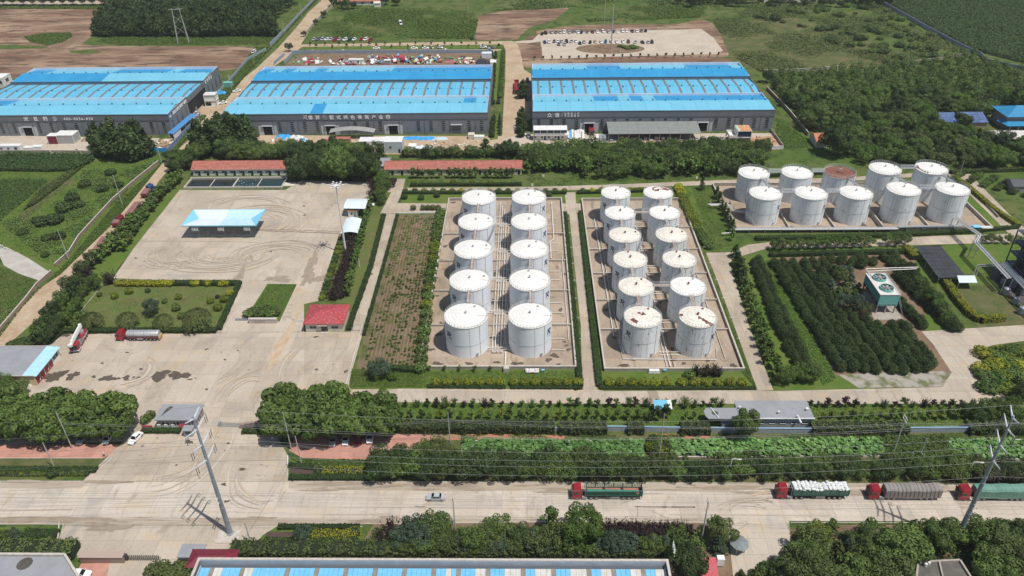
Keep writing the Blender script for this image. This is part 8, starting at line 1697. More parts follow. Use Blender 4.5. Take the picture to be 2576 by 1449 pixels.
for x,y in q:h=RU(1.5,4);bush(x,y,h*2.0,h,'scrub bush on the slope right of the car park','scrub bushes right of the car park',RC([L_DARK,L_OLIVE,L_MID]))
for i in range(26):
    q=at(778+i*19+RU(-3,3),115+(i % 2)*6);tree('open',q.x,q.y,2.6,'sapling on the grass strip between the dirt lanes','saplings between the dirt lanes',L_DARK)
for i in range(22):q=at(1345+i*22,152-i*.5);tree('open',q.x,q.y,2.6,'sapling on the bank before the car park','saplings before the car park',L_DARK)
for i in range(5):q=at(1560+i*10,118+i % 3*3);bush(q.x,q.y,4,1.6,'green bush at the foot of the telecom mast','bushes on the earth island',L_BRIGHT)
q=at(1595,122);bush(q.x,q.y,5,2,'green bush at the right end of the earth island',None,L_MID)
# rows of columnar shrubs along the lane between the halls
for i in range(19):q=at(1259-i*.55,140+i*6.8);tree('pop',q.x-3,q.y,2.8,'small clipped column shrub left of the lane between the halls','column shrubs between the halls',wd=1.6);
for i in range(17):q=at(1266-i*.5,134+i*7);bush(q.x,q.y,3.0,2.6,'bushy hedge shrub at the lane edge between the halls','hedge shrubs between the halls',L_MID)
for i in range(9):q=at(1249-i*.6,300+i*5.6);tree('pop',q.x-1.5,q.y,2.6,'low column shrub at the front right of the middle hall','front column shrubs between the halls',wd=1.8)
for i in range(5):q=at(1258,306+i*8);tree('ced',q.x,q.y,5,'dark conifer at the front right of the middle hall','conifers between the halls',wd=.7)
for x,y,h in ((1312,246,7),(1313,232,6),(1311,330,7),(1310,320,7),(1313,300,6),(1309,345,5)):q=at(x,y);tree('pop',q.x,q.y,h,'dark green tree left of the right hall','trees left of the right hall',wd=1.4)
# --- belt between halls and plots --------------------------------------------
# two dark poplar groups
for x,y,h in ((262,392,11),(285,398,13),(305,400,12),(322,402,13),(340,402,14),(358,398,15),(372,392,12),(270,380,12),(300,384,14),(330,388,14),(355,380,15),(375,385,9),(250,372,12),(345,372,13)):q=at(x,y);tree('pop',q.x,q.y,h*1.05,'tall dark poplar in the clump before the left hall','poplars before the left hall',L_DARK,wd=1.05+R.random()*.3)
for x,y,h in ((500,385,10),(515,388,12),(535,380,13),(555,385,13),(575,380,13),(595,378,14),(615,375,14),(630,372,13),(530,365,12),(560,362,13),(590,360,13),(620,358,13),(500,372,12),(640,380,10)):q=at(x,y);tree('pop',q.x,q.y,h*1.02,'tall dark poplar in the clump beside the dirt road','poplars beside the dirt road',L_DARK,wd=1.05+R.random()*.3)
for i in range(46):q=at(570+(i % 23)*8.6+RU(-4,4),398+(i//23)*12+RU(-3,3));tree('round',q.x,q.y,RU(5.5,7.5),'leafy tree in the belt behind the red-tiled row house','trees behind the row house',RC([L_MID,L_DARK,L_MID]),wd=1.1)
for i in range(26):q=at(430+(i % 13)*10+RU(-3,3),408+(i//13)*24+RU(-4,6)-(i % 13)*1.0);tree('round',q.x,q.y,RU(4,6),'leafy tree left of the red-tiled row house','trees left of the row house',RC([L_MID,L_DARK]),wd=1.1) if q.x<-147 else None
for i in range(34):q=at(752+(i % 12)*16.5+RU(-5,5),455-(i//12)*18+RU(-4,4));tree('round',q.x,q.y,RU(8,10.5),'big dark broadleaf in the grove between the two row houses','grove between the row houses',RC([L_MID,L_DARK,L_DARK]),wd=1.05)
for i in range(20):q=at(720+i*12.6,396+RU(-4,4));tree('ced' if i % 3 else 'round',q.x,q.y,RU(6,8),'tree in the rear edge of the grove behind the cabins','rear edge of the grove',L_DARK,wd=1.1)
for i in range(22):q=at(1015+i*13,396+RU(-2,2));tree('ced' if i % 4==0 else 'round',q.x,q.y,RU(3,5)+(3 if i>18 else 0),'shrubby tree behind the longer row house','trees behind the longer row house',RC([L_DARK,L_MID]),wd=1.2)
for x,y,h in ((1222,386,7),(1270,392,7),(1282,382,6),(1300,388,5)):q=at(x,y);tree('ced',q.x,q.y,h,'dark conifer at the right end of the shrubs behind the longer row house','conifers behind the longer row house',L_DARK,wd=1.3)
for i in range(21):q=at(1040+i*13,449);tree('gink',q.x,q.y,5.2,'young ginkgo in the row before the longer row house','ginkgos before the longer row house',wd=.9) if i % 7!=6 else None
hedge([(1032,468),(1312,466)],1.6,1.1,L_HEDGE,'clipped hedge before the longer red-tiled row house');
for x in (1042,1140,1188,1235):q=at(x,461);bush(q.x,q.y,2.6,1.9,'round yellow-green bush behind the clipped hedge','yellow bushes before the row house',L_YELG)
for x,y in ((960,470),(975,478),(990,470),(955,455),(972,452)):q=at(x,y);tree('round',q.x,q.y,3.5,'small tree at the crossing by the longer row house','small trees at the crossing',RC([L_MID,L_PURP]))
# rows between right hall and the back path
k=0
for r_ in range(8):
    for i in range(34-(0 if r_>1 else 8)):
        x0=1330 if r_>1 else 1470;x=x0+i*(17.4 if r_>1 else 17)+(r_ % 2)*8;y=452-r_*8.6-(x-1330)*.020
        if x>1920 or (r_<2 and i % 2):continue
        q=at(x,y);front=r_<3;kind='gink' if front and R.random()<.7 else 'round'
        tree(kind,q.x+RU(-1.2,1.2),q.y+RU(-1.2,1.2),RU(6,8) if kind=='gink' else RU(4.5,6.2),('ginkgo' if kind=='gink' else 'leafy tree')+f" of the plantation before the right hall, {ordn(r_)} row, {('left', 'middle', 'right')[min(2, int((x - 1330) // 200))]} part",'plantation before the right hall',RC([L_MID,L_MID,L_DARK]) if kind=='round' else RC([L_MID,L_BRIGHT]),wd=1.15 if kind=='gink' else 1.2)
for i in range(28):q=at(1325+i*22+RU(-4,4),381+RU(-1,1));tree('spik',q.x,q.y,RU(2.2,3.0),'purple plum shrub along the right hall yard','plum shrubs along the right hall yard',wd=1.1)
cover('undergrowth',W_([(1320,385),(1910,382),(1900,445),(1330,468)]),12000,.3,L_MID,'undergrowth in the plantation before the right hall',(.05,.5),clump=.3)
# right wood
wd_poly=W_([(1925,195),(2060,182),(2300,168),(2440,142),(2500,168),(2640,200),(2640,270),(2500,265),(2480,300),(2350,300),(2330,340),(2470,345),(2480,360),(2700,365),(2700,430),(2480,430),(2160,412),(2120,385),(2060,380),(2070,345),(2030,330)])
P_=[];
for _ in range(9000):
    q=scatter_pts(wd_poly,1)
    if len(q) and all((q[0][0]-a_)**2+(q[0][1]-b_)**2>4.8**2 for a_,b_ in P_) and not (131<q[0][0]<143 and 322<q[0][1]<352):P_.append(tuple(q[0]))
    if len(P_)>=430:break
P_.sort(key=lambda p:p[1]);
for i,(x,y) in enumerate(P_[:240]):
    kind='ced' if R.random()<.14 else 'round'
    tree(kind,x,y,RU(4.5,7)*(1.3 if kind=='ced' else 1),('feathery conifer' if kind=='ced' else 'leafy tree')+f" in the {'left' if x < 165 else 'central' if x < 190 else 'right'} part of the right wood, {'near the tanks' if y < 330 else 'farther back'}",'trees in the near right wood',RC([L_MID,L_DARK,L_MID,L_BRIGHT,L_OLIVE]) if kind=='round' else L_DARK,wd=1.25 if kind=='round' else .9)
C=[];N=[]
for x,y in P_[240:]:
    h=RU(3.8,6.8);n=210;d=sphere_pts(n);rr=RU(1.9,2.7)
    C.append(np.column_stack([x+d[:,0]*rr*NR.uniform(.85,1.05,n),y+d[:,1]*rr*NR.uniform(.85,1.05,n),h*.55+d[:,2]*h*.45]));N.append(d)
if C:tag(inst('wood',leaf_mesh('wood',np.vstack(C),np.vstack(N),.40,L_MID,jit=.3,up=.1)),'far half of the right wood beyond the solar roofs',None,None,'stuff')
cover('undergrowth',wd_poly,30000,.4,L_MID,'undergrowth of the right wood',(.05,.9),clump=.12)
for x,y,h in ((1928,208,6),(1950,225,5),(1970,245,5),(1990,262,5),(2010,285,5),(2105,395,11),(2085,385,10),(2415,330,8)):q=at(x,y);tree('round',q.x,q.y,h,'full dark tree along the wall of the right wood','trees along the wood wall',L_DARK)
cover('scrub',W_([(1958,300),(2030,350),(2040,372),(1975,372),(1950,330)]),3500,.3,L_BRIGHT,'bright weeds right of the right hall',(.05,.6));
for i in range(24):q=at(2400+i*9,452-(i % 4)*8+i*2.2);bush(q.x,q.y,3.4,RU(1.6,2.6),'leafy shrub between the right tank yard and the wood','shrubs behind the right tank yard',RC([L_MID,L_DARK]))
hedge([(2390,437),(2560,430)],2,1.5,L_OLIVE,'loose olive hedge behind the right tank yard');hedge([(1900,446),(2110,436)],1.4,1.2,L_HEDGE,'low hedge behind the back row of the right tank yard')
L_YELB=leafmat('leaf_yellow_bush',(.13,.17,.018),(.34,.36,.03),objvar=.2)
# --- around the tank yards ----------------------------------------------------
hedge([(1420,538),(1460,975)],1.7,1.2,L_HEDGE,'long hedge on the left side of the middle path');hedge([(1460,536),(1508,975)],1.7,1.3,L_HEDGE,'long hedge on the right side of the middle path')
hedge([(1075,974),(1272,976)],1.3,.6,L_HEDGE,'low hedge before the left tank yard, left half');hedge([(1284,976),(1465,977)],1.3,.6,L_HEDGE,'low hedge before the left tank yard, right half');hedge([(1508,977),(1900,978)],1.3,.6,L_HEDGE,'low hedge before the middle tank yard')
for x in list(range(1098,1270,27))+list(range(1292,1460,27)):q=at(x,967);bush(q.x,q.y,2.8,2.3,'round yellow-green bush before the left tank yard','yellow-green bushes before the left tank yard',L_YELB)
for x in list(range(1532,1690,29))+list(range(1716,1880,30)):q=at(x,968);bush(q.x,q.y,3.1,2.4,'round yellow-green bush before the middle tank yard','yellow-green bushes before the middle tank yard',L_YELB)
for i in range(5):q=at(1075+i*38+6,934);tree('open',q.x,q.y,2.0,'small leafy sapling against the left tank yard wall','saplings at the left tank yard wall')
for x,y,h in ((1752,945,3.6),(1775,945,4.0),(1795,945,4.4),(1807,948,3.6)):q=at(x,y);tree('spik',q.x,q.y,h,'dark purple plum before the middle tank yard','purple plums before the middle tank yard',wd=1.1)
q=at(1735,950);bush(q.x,q.y,3.5,2.8,'green round bush left of the purple plum',None,L_MID)
tree('round',*at(957,950)[:2],5.5,'full grey-green tree at the near end of the planting bed',None,L_BLUE,wd=1.3);q=at(988,955);bush(q.x,q.y,2.8,2.4,'bright bush right of the grey-green tree',None,L_BRIGHT)
hedge([(975,930),(1050,936)],2.0,1.6,L_HEDGE,'short dark hedge at the near end of the planting bed');cover('grass',W_([(885,930),(1060,930),(1062,975),(878,975)]),5000,.2,L_GRASS,'long grass south of the planting bed',(.03,.4));cover('grass',W_([(1062,934),(1460,934),(1460,972),(1062,974)]),4000,.2,L_GRASS,'grass strip before the left tank yard',(.03,.25));cover('grass',W_([(1722,510),(1760,620),(1905,980),(1868,938)]),5000,.22,L_GRASS,'grass strip right of the middle tank yard',(.03,.35))
cover('grass',W_([(1740,470),(1806,468),(1840,600),(1880,612),(1790,632)]),6000,.2,L_GRASS,'grass between middle and right tank yards',(.02,.2))
for i in range(23):f=i/22;q=at(1112-52*f**1.05-RU(0,3),538+395*f**1.35);bush(q.x,q.y,4.2,RU(2.6,3.4),'round green shrub between planting bed and left tank yard','shrubs right of the planting bed',RC([L_BRIGHT,L_MID,L_YELG]) if 6<i<18 else L_MID)
for i in range(6):q=at(1040+i*12.5,528);bush(q.x,q.y,2.4,2.4,'round grey-green bush above the planting bed','bushes above the planting bed',L_OLIVE) if i!=1 else None
hedge([(1000,542),(962,680),(922,820),(915,845)],1.1,.8,L_HEDGE,'low hedge on the left edge of the planting bed')
T0,T1_,Bo0,Bo1=at(1010,545),at(1098,545),at(905,950),at(1048,930);sd_=[]
for rI in range(14):
    g_=(rI+.5)/14;a_=T0.lerp(T1_,g_);b_=Bo0.lerp(Bo1,g_);d=(b_-a_).normalized();n_=Vector((-d.y,d.x,0))*.32
    f_=MB();f_.add([tuple(a_-n_+Vector((0,0,.06))),tuple(a_+Vector((0,0,.24))),tuple(a_+n_+Vector((0,0,.06))),tuple(b_-n_+Vector((0,0,.06))),tuple(b_+Vector((0,0,.24))),tuple(b_+n_+Vector((0,0,.06)))],[(0,3,4,1),(1,4,5,2)]);f_.build('soil_ridge',SOIL,kind='structure')
    for k in range(62):
        f=k/61
        if R.random()<(.35 if rI>6 else .55)+.3*sin(k*.21+rI):continue
        p=a_.lerp(b_,f);sd_.append((f,p.x+RU(-.2,.2),p.y+RU(-.5,.5),rI))
sd_.sort(reverse=True)
for f,x,y,rI in sd_[:290]:bush(x,y,RU(.6,1.05),RU(.5,.95),f"small seedling, {ordn(rI)} row of the planting bed from the left",'seedlings of the planting bed',RC([L_MID,L_BRIGHT,L_HEDGE]),name='seedling',cat='seedling')
C=np.array([(x,y,.25) for f,x,y,rI in sd_[290:]]);C=np.repeat(C,26,0)+NR.normal(0,.2,(26*len(C),3));C[:,2]=np.abs(C[:,2])
tag(inst('seedlings',leaf_mesh('seedlings',C,np.tile([0,0,1.],(len(C),1)),.26,L_MID)),'farther seedlings of the planting bed',None,None,'stuff')
cover('weeds',W_([(1003,541),(1055,541),(1005,800),(975,935),(890,970),(925,815),(965,670)]),17000,.2,L_GRASS,'weeds over the left half of the planting bed',(.02,.15),clump=.5)
# behind the tank yards
hedge([(1012,487),(1425,487)],1.8,1.1,L_HEDGE,'hedge along the back path behind the left tank yard');hedge([(1452,487),(1700,480)],1.8,1.1,L_HEDGE,'hedge along the back path behind the middle tank yard')
for i in range(30):x=1020+i*23.5;q=at(x,484-(3 if x>1500 else 0));bush(q.x,q.y,2.6,2.0,'round bush along the back path hedge','bushes along the back path',RC([L_MID,L_YELG,L_YEL,L_HEDGE])) if not 1425<x<1450 else None
for x,y in ((1018,500),(1060,502),(1100,495),(1380,495)):q=at(x,y);bush(q.x,q.y,3,2.4,'dark round bush on the lawn behind the left tank yard','dark bushes behind the left tank yard',L_DARK)
for i in range(26):f=i/25;q=at(1708+12*f+60*f**1.3,474+150*f);bush(q.x+RU(-.4,.4),q.y,4.0,2.4,'yellow-green shrub right of the middle tank yard','yellow-green shrubs right of the middle yard',L_YELG if 3<i<18 else L_YEL if i<4 else L_MID)
hedge([(1900,603),(2150,598),(2345,590),(2470,583)],2.0,1.3,L_HEDGE,'long dark hedge below the right tank yard pipe rack');hedge([(2470,582),(2560,574)],1.6,1.2,L_HEDGE,'hedge at the lower edge of the lawn right of the tank yard');hedge([(2400,450),(2430,470),(2500,530),(2562,572)],1.9,1.5,L_YEL,'yellow hedge bending along the right diagonal path')
for i in range(7):q=at(1802+i*6.5,500+i*14);tree('ced',q.x,q.y,5.5,'dark conifer in the row left of the right tank yard','conifers left of the right tank yard',L_DARK,wd=.7)
q=at(1765,478);tree('ced',q.x,q.y,7,'single dark conifer behind the yellow-green shrubs',None,L_DARK,wd=.6);q=at(1840,606);tree('gink',q.x,q.y,5.5,'leafy tree at the near left corner of the right tank yard',None,wd=.8)
for i in range(16):
    x=1945+i*22
    if 2200<x<2215:continue
    q=at(x,629-i*.8);tree('round',q.x,q.y,RU(3.0,4.2),'small round-crowned tree along the service road by the orchard','round trees by the orchard',RC([L_MID,L_BRIGHT,L_OLIVE]),wd=1.0) if x<2340 else None
for x in (2468,2488,2508,2533,2558,2580):q=at(x,612);tree('round',q.x,q.y,3.0,'small ball-crowned tree by the road before the plant lawn','ball trees before the plant lawn',L_MID,wd=.95)
hedge([(1935,645),(2270,637),(2290,630)],1.9,1.5,L_HEDGE,'dark hedge along the top of the orchard')
# orchard of clipped conifers
def on(px0,px1,n,fn):
    a_,b_=at(*px0),at(*px1)
    for i in range(n):p=a_.lerp(b_,i/max(1,n-1));fn(p.x+RU(-.4,.4),p.y+RU(-.5,.5))
CR=[0,0]
def con(x,y):CR[1]+=1;tree('cone',x,y,RU(2.9,3.8),f"clipped conifer, {ordn(CR[0])} orchard row, {ordn(CR[1] - 1)} from the back",'clipped conifers of the orchard',L_DARK,wd=1.2)
for (a_,b_,n) in (((1893,668),(2012,945),23),((1906,666),(2035,940),23),((1945,668),(2110,930),24),((1965,668),(2140,930),24),((1990,668),(2175,935),24),((2018,668),(2205,938),24),((2042,664),(2082,720),6),((2135,795),(2240,938),13),((2168,810),(2272,938),12),((2200,822),(2300,935),11),((2236,824),(2325,932),10),((2262,826),(2342,922),9),((2065,662),(2098,690),4),((2090,660),(2140,668),3),((2120,656),(2165,672),3),((2270,700),(2410,830),15),((2255,700),(2395,833),15),((2262,768),(2320,825),8),((2245,650),(2275,680),4),((2220,652),(2250,680),4),((2160,655),(2190,665),3)):CR[1]=0;on(a_,b_,n,con);CR[0]+=1
for x,y,h in ((2085,735,5.5),(2105,750,5.5),(2125,745,6),(2145,760,5),(2120,780,5),(2150,790,5),(2110,715,5),(2135,720,5),(2155,735,4.5),(2095,695,5),(2170,800,4.5),(2120,700,5)):q=at(x,y);tree('ced' if x % 2 else 'round',q.x,q.y,h,'grey-green broad tree in the heart of the orchard','broad trees left of the cooling tower',RC([L_BLUE,L_MID,L_OLIVE]),wd=1.1)
for i in range(14):f=i/13;q=at(1848+78*f,648+270*f);tree('ced' if i<4 else 'gink',q.x,q.y,6.4 if i<4 else 5.5,'tree in the left border row of the orchard','left border trees of the orchard',L_DARK if i<4 else L_MID,wd=.9)
for i in range(14):f=i/13;q=at(1862+92*f,680+270*f);tree('gink',q.x,q.y,5.2,'tree in the left border row of the orchard','left border trees of the orchard',RC([L_MID,L_BRIGHT]),wd=1.0)
for x,y in ((1985,960),(2000,955),(2015,962),(2030,955),(2045,960),(1970,968)):q=at(x,y);tree('round',q.x,q.y,4.6,'leafy tree at the near corner of the orchard','near corner trees of the orchard',L_MID)
cover('grass',W_([(1905,660),(1935,655),(2010,775),(2105,955),(2070,970),(1985,800)]),6000,.24,L_BRIGHT,'bright green grass alley through the orchard',(.03,.45));cover('grass',W_([(1890,820),(1950,950),(1960,975),(1895,830)]),2000,.24,L_BRIGHT,'bright grass left of the orchard',(.03,.4))
for i in range(16):f=i/15;q=at(2276+100*f,690+122*f);tree('round',q.x,q.y,RU(3.8,5.0),'bushy green tree along the right side of the orchard','right border trees of the orchard',RC([L_MID,L_BRIGHT,L_DARK]))
hedge([(2376,712),(2404,755),(2440,796),(2464,810),(2522,806)],2.4,2.0,L_YEL,'bright yellow hedge bending round the bare ground right of the orchard');hedge([(2275,628),(2300,655)],2.6,2.2,L_YEL,'short yellow hedge at the top right of the orchard')
for i in range(22):q=at(2468+(i % 6)*20+RU(-6,6),895+(i//6)*30+RU(-8,8));bush(q.x,q.y,5,RU(2,3),'dense shrub in the bed at the right edge','shrubs in the right edge bed',RC([L_MID,L_YELG,L_HEDGE,L_YEL]))
hedge([(2505,878),(2538,900),(2542,915)],2.2,1.6,L_YEL,'short yellow hedge at the top of the right edge bed');cover('grass',W_([(2460,885),(2576,865),(2700,870),(2700,1010),(2536,990)]),4000,.3,L_MID,'ground cover of the right edge bed',(.05,.6))
cover('weeds',W_([(1700,470),(1806,466),(1842,600),(1800,632),(1765,632)]),2500,.3,L_OLIVE,'coarse weeds between middle and right tank yards',(.02,.3),clump=.3)
# --- left plots ----------------------------------------------------------------
for i in range(17):f=i/16;q=at(92+148*f,866-200*f);tree('round' if i % 3 else 'gink',q.x+RU(-1,1),q.y,RU(4.4,5.6),'dark green tree in the row between dirt road and garden','roadside trees by the garden',RC([L_DARK,L_MID]),wd=1.0)
for i in range(9):f=i/8;q=at(125+108*f,868-140*f);tree('round',q.x+RU(-1,1),q.y,RU(3.6,5.0),'dark green tree in the row between dirt road and garden','roadside trees by the garden',RC([L_DARK,L_MID]),wd=1.05)
for i in range(30):f=i/29;q=at(258+200*f-RU(0,8),660-205*f);tree('gink',q.x,q.y,RU(5.0,6.4),'ginkgo in the dense row between dirt road and upper yard','roadside ginkgos by the upper yard',RC([L_MID,L_DARK,L_MID,L_BRIGHT]),wd=1.35)
for i in range(14):f=i/13;q=at(312+112*f,632-160*f);tree('gink',q.x,q.y,RU(4,5.4),'ginkgo in the dense row between dirt road and upper yard','roadside ginkgos by the upper yard',L_MID,wd=1.3)
for x,y in ((214,705),(234,718),(278,715),(225,715)):q=at(x,y);tree('spik' if x>220 else 'round',q.x,q.y,4.2,'dark purple plum at the top left of the garden','purple plums at the garden corner',L_PURP,wd=1.2,name='plum_tree')
hedge([(160,836),(330,835),(545,835)],2.0,1.3,L_HEDGE,'clipped hedge along the front of the willow garden');hedge([(550,832),(604,712)],1.8,1.1,L_HEDGE,'clipped hedge along the right side of the willow garden');hedge([(300,716),(604,716)],2.4,1.3,L_HEDGE,'clipped hedge along the back of the willow garden');hedge([(122,866),(155,840)],1.6,1.0,L_HEDGE,'short hedge running down to the fire garage')
for x in list(range(300,435,13))+[488,495,525,560,570]:q=at(x,718);bush(q.x,q.y,2.8,2.2,'yellow bush on the back hedge of the willow garden','yellow bushes of the back hedge',L_YEL)
for i,(x,w_) in enumerate(((237,5.6),(325,6.0),(415,5.2),(500,7.0))):q=at(x,826);tree('wil',q.x,q.y,w_,f"weeping willow in the garden front row, {['leftmost', 'second', 'third', 'rightmost and largest'][i]}",None,wd=1.25)
q=at(388,790);tree('round',q.x,q.y,5.4,'big grey-green tree in the middle of the willow garden',None,L_BLUE,wd=1.2)
for x,y,m,s_ in ((290,750,L_YELG,2.6),(327,738,L_YELG,2.8),(450,752,L_YELG,2.5),(531,762,L_YELG,2.5),(445,780,L_MID,3),(458,800,L_MID,2.6),(550,780,L_YELG,3),(566,758,L_YELG,3),(548,750,L_PURP,1.6),(252,745,L_MID,2),(415,762,L_MID,2),(580,742,L_YEL,2.6),(373,735,L_DARK,2),(210,800,L_MID,3.5),(195,822,L_MID,3.2),(180,815,L_YELG,3)):q=at(x,y);bush(q.x,q.y,s_,s_*.85,'rounded garden bush inside the willow garden','bushes inside the willow garden',m)
for i in range(8):q=at(628+i*9,797-(i % 3)*5);bush(q.x,q.y,4.0,2.8,'feathery green shrub at the foot of the small lawn island','shrubs of the small lawn island',L_OLIVE if i % 2 else L_MID)
cover('grass',W_([(676,716),(746,717),(704,800),(625,795)]),4000,.16,L_HEDGE,'thick grass of the small lawn island',(.02,.3));cover('garden_weeds',W_([(200,780),(260,718),(600,712),(550,830),(190,832)]),9000,.17,L_OLIVE,'thin weeds over the willow garden soil',(.02,.2),clump=.4)
# shrub strip with purple band
for i in range(22):f=i/21;q=at(893-54*f,596+158*f);tree('spik',q.x+RU(-.6,.6),q.y,RU(2.6,3.4),'dark purple shrub in the band behind the red-roofed office','purple shrubs behind the office',wd=1.5)
for i in range(16):f=i/15;q=at(902-42*f,600+150*f);tree('spik',q.x,q.y,RU(2.4,3.2),'dark purple shrub in the band behind the red-roofed office','purple shrubs behind the office',wd=1.5)
for i in range(14):f=i/13;q=at(860-48*f,604+148*f);bush(q.x,q.y,2.8,1.6,'low green shrub left of the purple band','low shrubs left of the purple band',RC([L_MID,L_YELG,L_HEDGE]))
for i in range(26):f=i/25;q=at(940-65*f,500+245*f**1.15);tree('gink',q.x,q.y,RU(3.8,5.0),'ginkgo in the row beside the path and purple shrubs','ginkgos beside the left path',RC([L_MID,L_BRIGHT]),wd=1.2)
hedge([(966,542),(933,672),(887,800),(878,832)],1.7,1.0,L_HEDGE,'hedge along the left edge of the path by the ginkgos');
for x,y in ((938,470),(942,485),(935,498),(945,505)):q=at(x,y);tree('spik',q.x,q.y,4,'purple plum right of the upper arched canopy','purple plums by the upper canopy',wd=1.3)
for i in range(8):q=at(955+(i % 2)*8,452+i*9);tree('round',q.x,q.y,4.4,'green tree between the upper yard and the crossing path','trees between yard and crossing',L_MID)
# --- south belt -----------------------------------------------------------------
def planes(x0,x1,y0,y1,n,label,group,h=8):
    a0,a1=at(x0,y0),at(x1,y0);b0,b1=at(x0,y1),at(x1,y1);P=[]
    for i in range(n):
        f=(i+.5)/n
        for g_ in (.1,.55,1.0):p=a0.lerp(a1,f).lerp(b0.lerp(b1,f),g_);P.append((p,f"{label}, {ordn(i)} from left, {'rear' if g_ < .2 else 'middle' if g_ < .8 else 'front'} line"))
    for p,lb in P:tree('plane',p.x+RU(-.9,.9),p.y+RU(-.7,.7),h*RU(.86,1.1),lb,group,wd=.95)
planes(-60,325,1060,1108,9,'plane tree left of the gatehouse','plane trees left of the gatehouse',7.6);planes(694,985,1052,1104,7,'plane tree right of the gate wall','plane trees right of the gate wall',7.6)
for x,y in ((18,985),(35,992),(5,1000),(60,1000-2),(-10,975),(25,1008)):q=at(x,y);tree('round',q.x,q.y,4.8,'bushy tree at the left edge below the fire garage','trees below the fire garage',L_MID)
for x,y in ((85,862),(60,868),(40,872)):q=at(x,y);bush(q.x,q.y,5,2.2,'spreading dark shrub behind the fire garage','shrubs behind the fire garage',L_DARK)
hedge([(358,1087),(455,1087)],1.6,1.1,L_HEDGE,'clipped hedge before the gatehouse');hedge([(610,1088),(672,1089)],1.6,1.0,L_HEDGE,'short clipped hedge before the granite gate wall');q=at(368,1062);bush(q.x,q.y,3,2.4,'green bush at the left end of the gatehouse',None,L_MID);q=at(380,1050);bush(q.x,q.y,3,2.2,'olive bush behind the gatehouse sign',None,L_OLIVE)
# lawn of saplings, arching hedge
for i in range(64):
    x=1000+i*24+RU(-4,4)
    if 1840<x<2035:continue
    q=at(x,1024);tree(RC(['open','gink','spik','gink']),q.x,q.y,RU(2.0,3.6),'young tree in the row along the service road lawn','young trees along the service road',RC([L_DARK,L_MID,L_PURP,L_DARK]),wd=1.1)
for i in range(62):
    x=1012+i*24.5+RU(-5,5)
    if 1770<x<2040 or 1630<x<1700:continue
    q=at(x,1056);tree('gink',q.x,q.y,RU(3.0,4.6),'sapling on the lawn behind the lotus pond wall','saplings of the pond lawn',RC([L_MID,L_BRIGHT,L_MID,L_DARK,L_YELG]),wd=.85)
for x,y in ((1655,1058),(1640,1060),(1678,1052)):q=at(x,y);tree('open',q.x,q.y,4,'leafy tree beside the blue sheet shelter','trees beside the blue shelter',L_DARK)
cover('grass',W_([(1000,1018),(1780,1018),(1780,1072),(990,1072)]),9000,.17,L_GRASS,'grass of the sapling lawn, left part',(.02,.22));cover('grass',W_([(2035,1018),(2530,1018),(2540,1072),(2035,1072)]),6000,.17,L_GRASS,'grass of the sapling lawn, right part',(.02,.25))
def arching(x0,x1,y,label,w_=3.6,h=2.4):hedge([(x0,y),(x1,y)],w_,h,L_OLIVE,label,'arching_hedge',dens=11,size=.26,rag=.3)
arching(990,1395,1082,'long arching olive hedge right of the plane trees');arching(1408,1526,1085,'arching hedge piece before the first gap in the wall');arching(1578,1618,1084,'small arching hedge piece over the wall');arching(1710,1784,1086,'arching hedge piece left of the flat-roofed building');arching(2038,2280,1085,'long arching hedge right of the flat-roofed building');arching(2430,2600,1085,'arching hedge at the right end of the wall')
q=at(1868,1104);tree('round',q.x,q.y,7.2,'lush green tree standing before the flat-roofed building',None,L_MID,wd=.95)
for x,y in ((2505,1040),(2520,1050),(2540,1030),(2550,1060),(2560,1010),(2570,1000),(2490,1060),(2470,1045),(2440,1050),(2420,1050),(2455,1065)):q=at(x,y);tree('round',q.x,q.y,4.2,'bushy tree at the right end of the sapling lawn','bushy trees right of the lawn',RC([L_MID,L_DARK]))
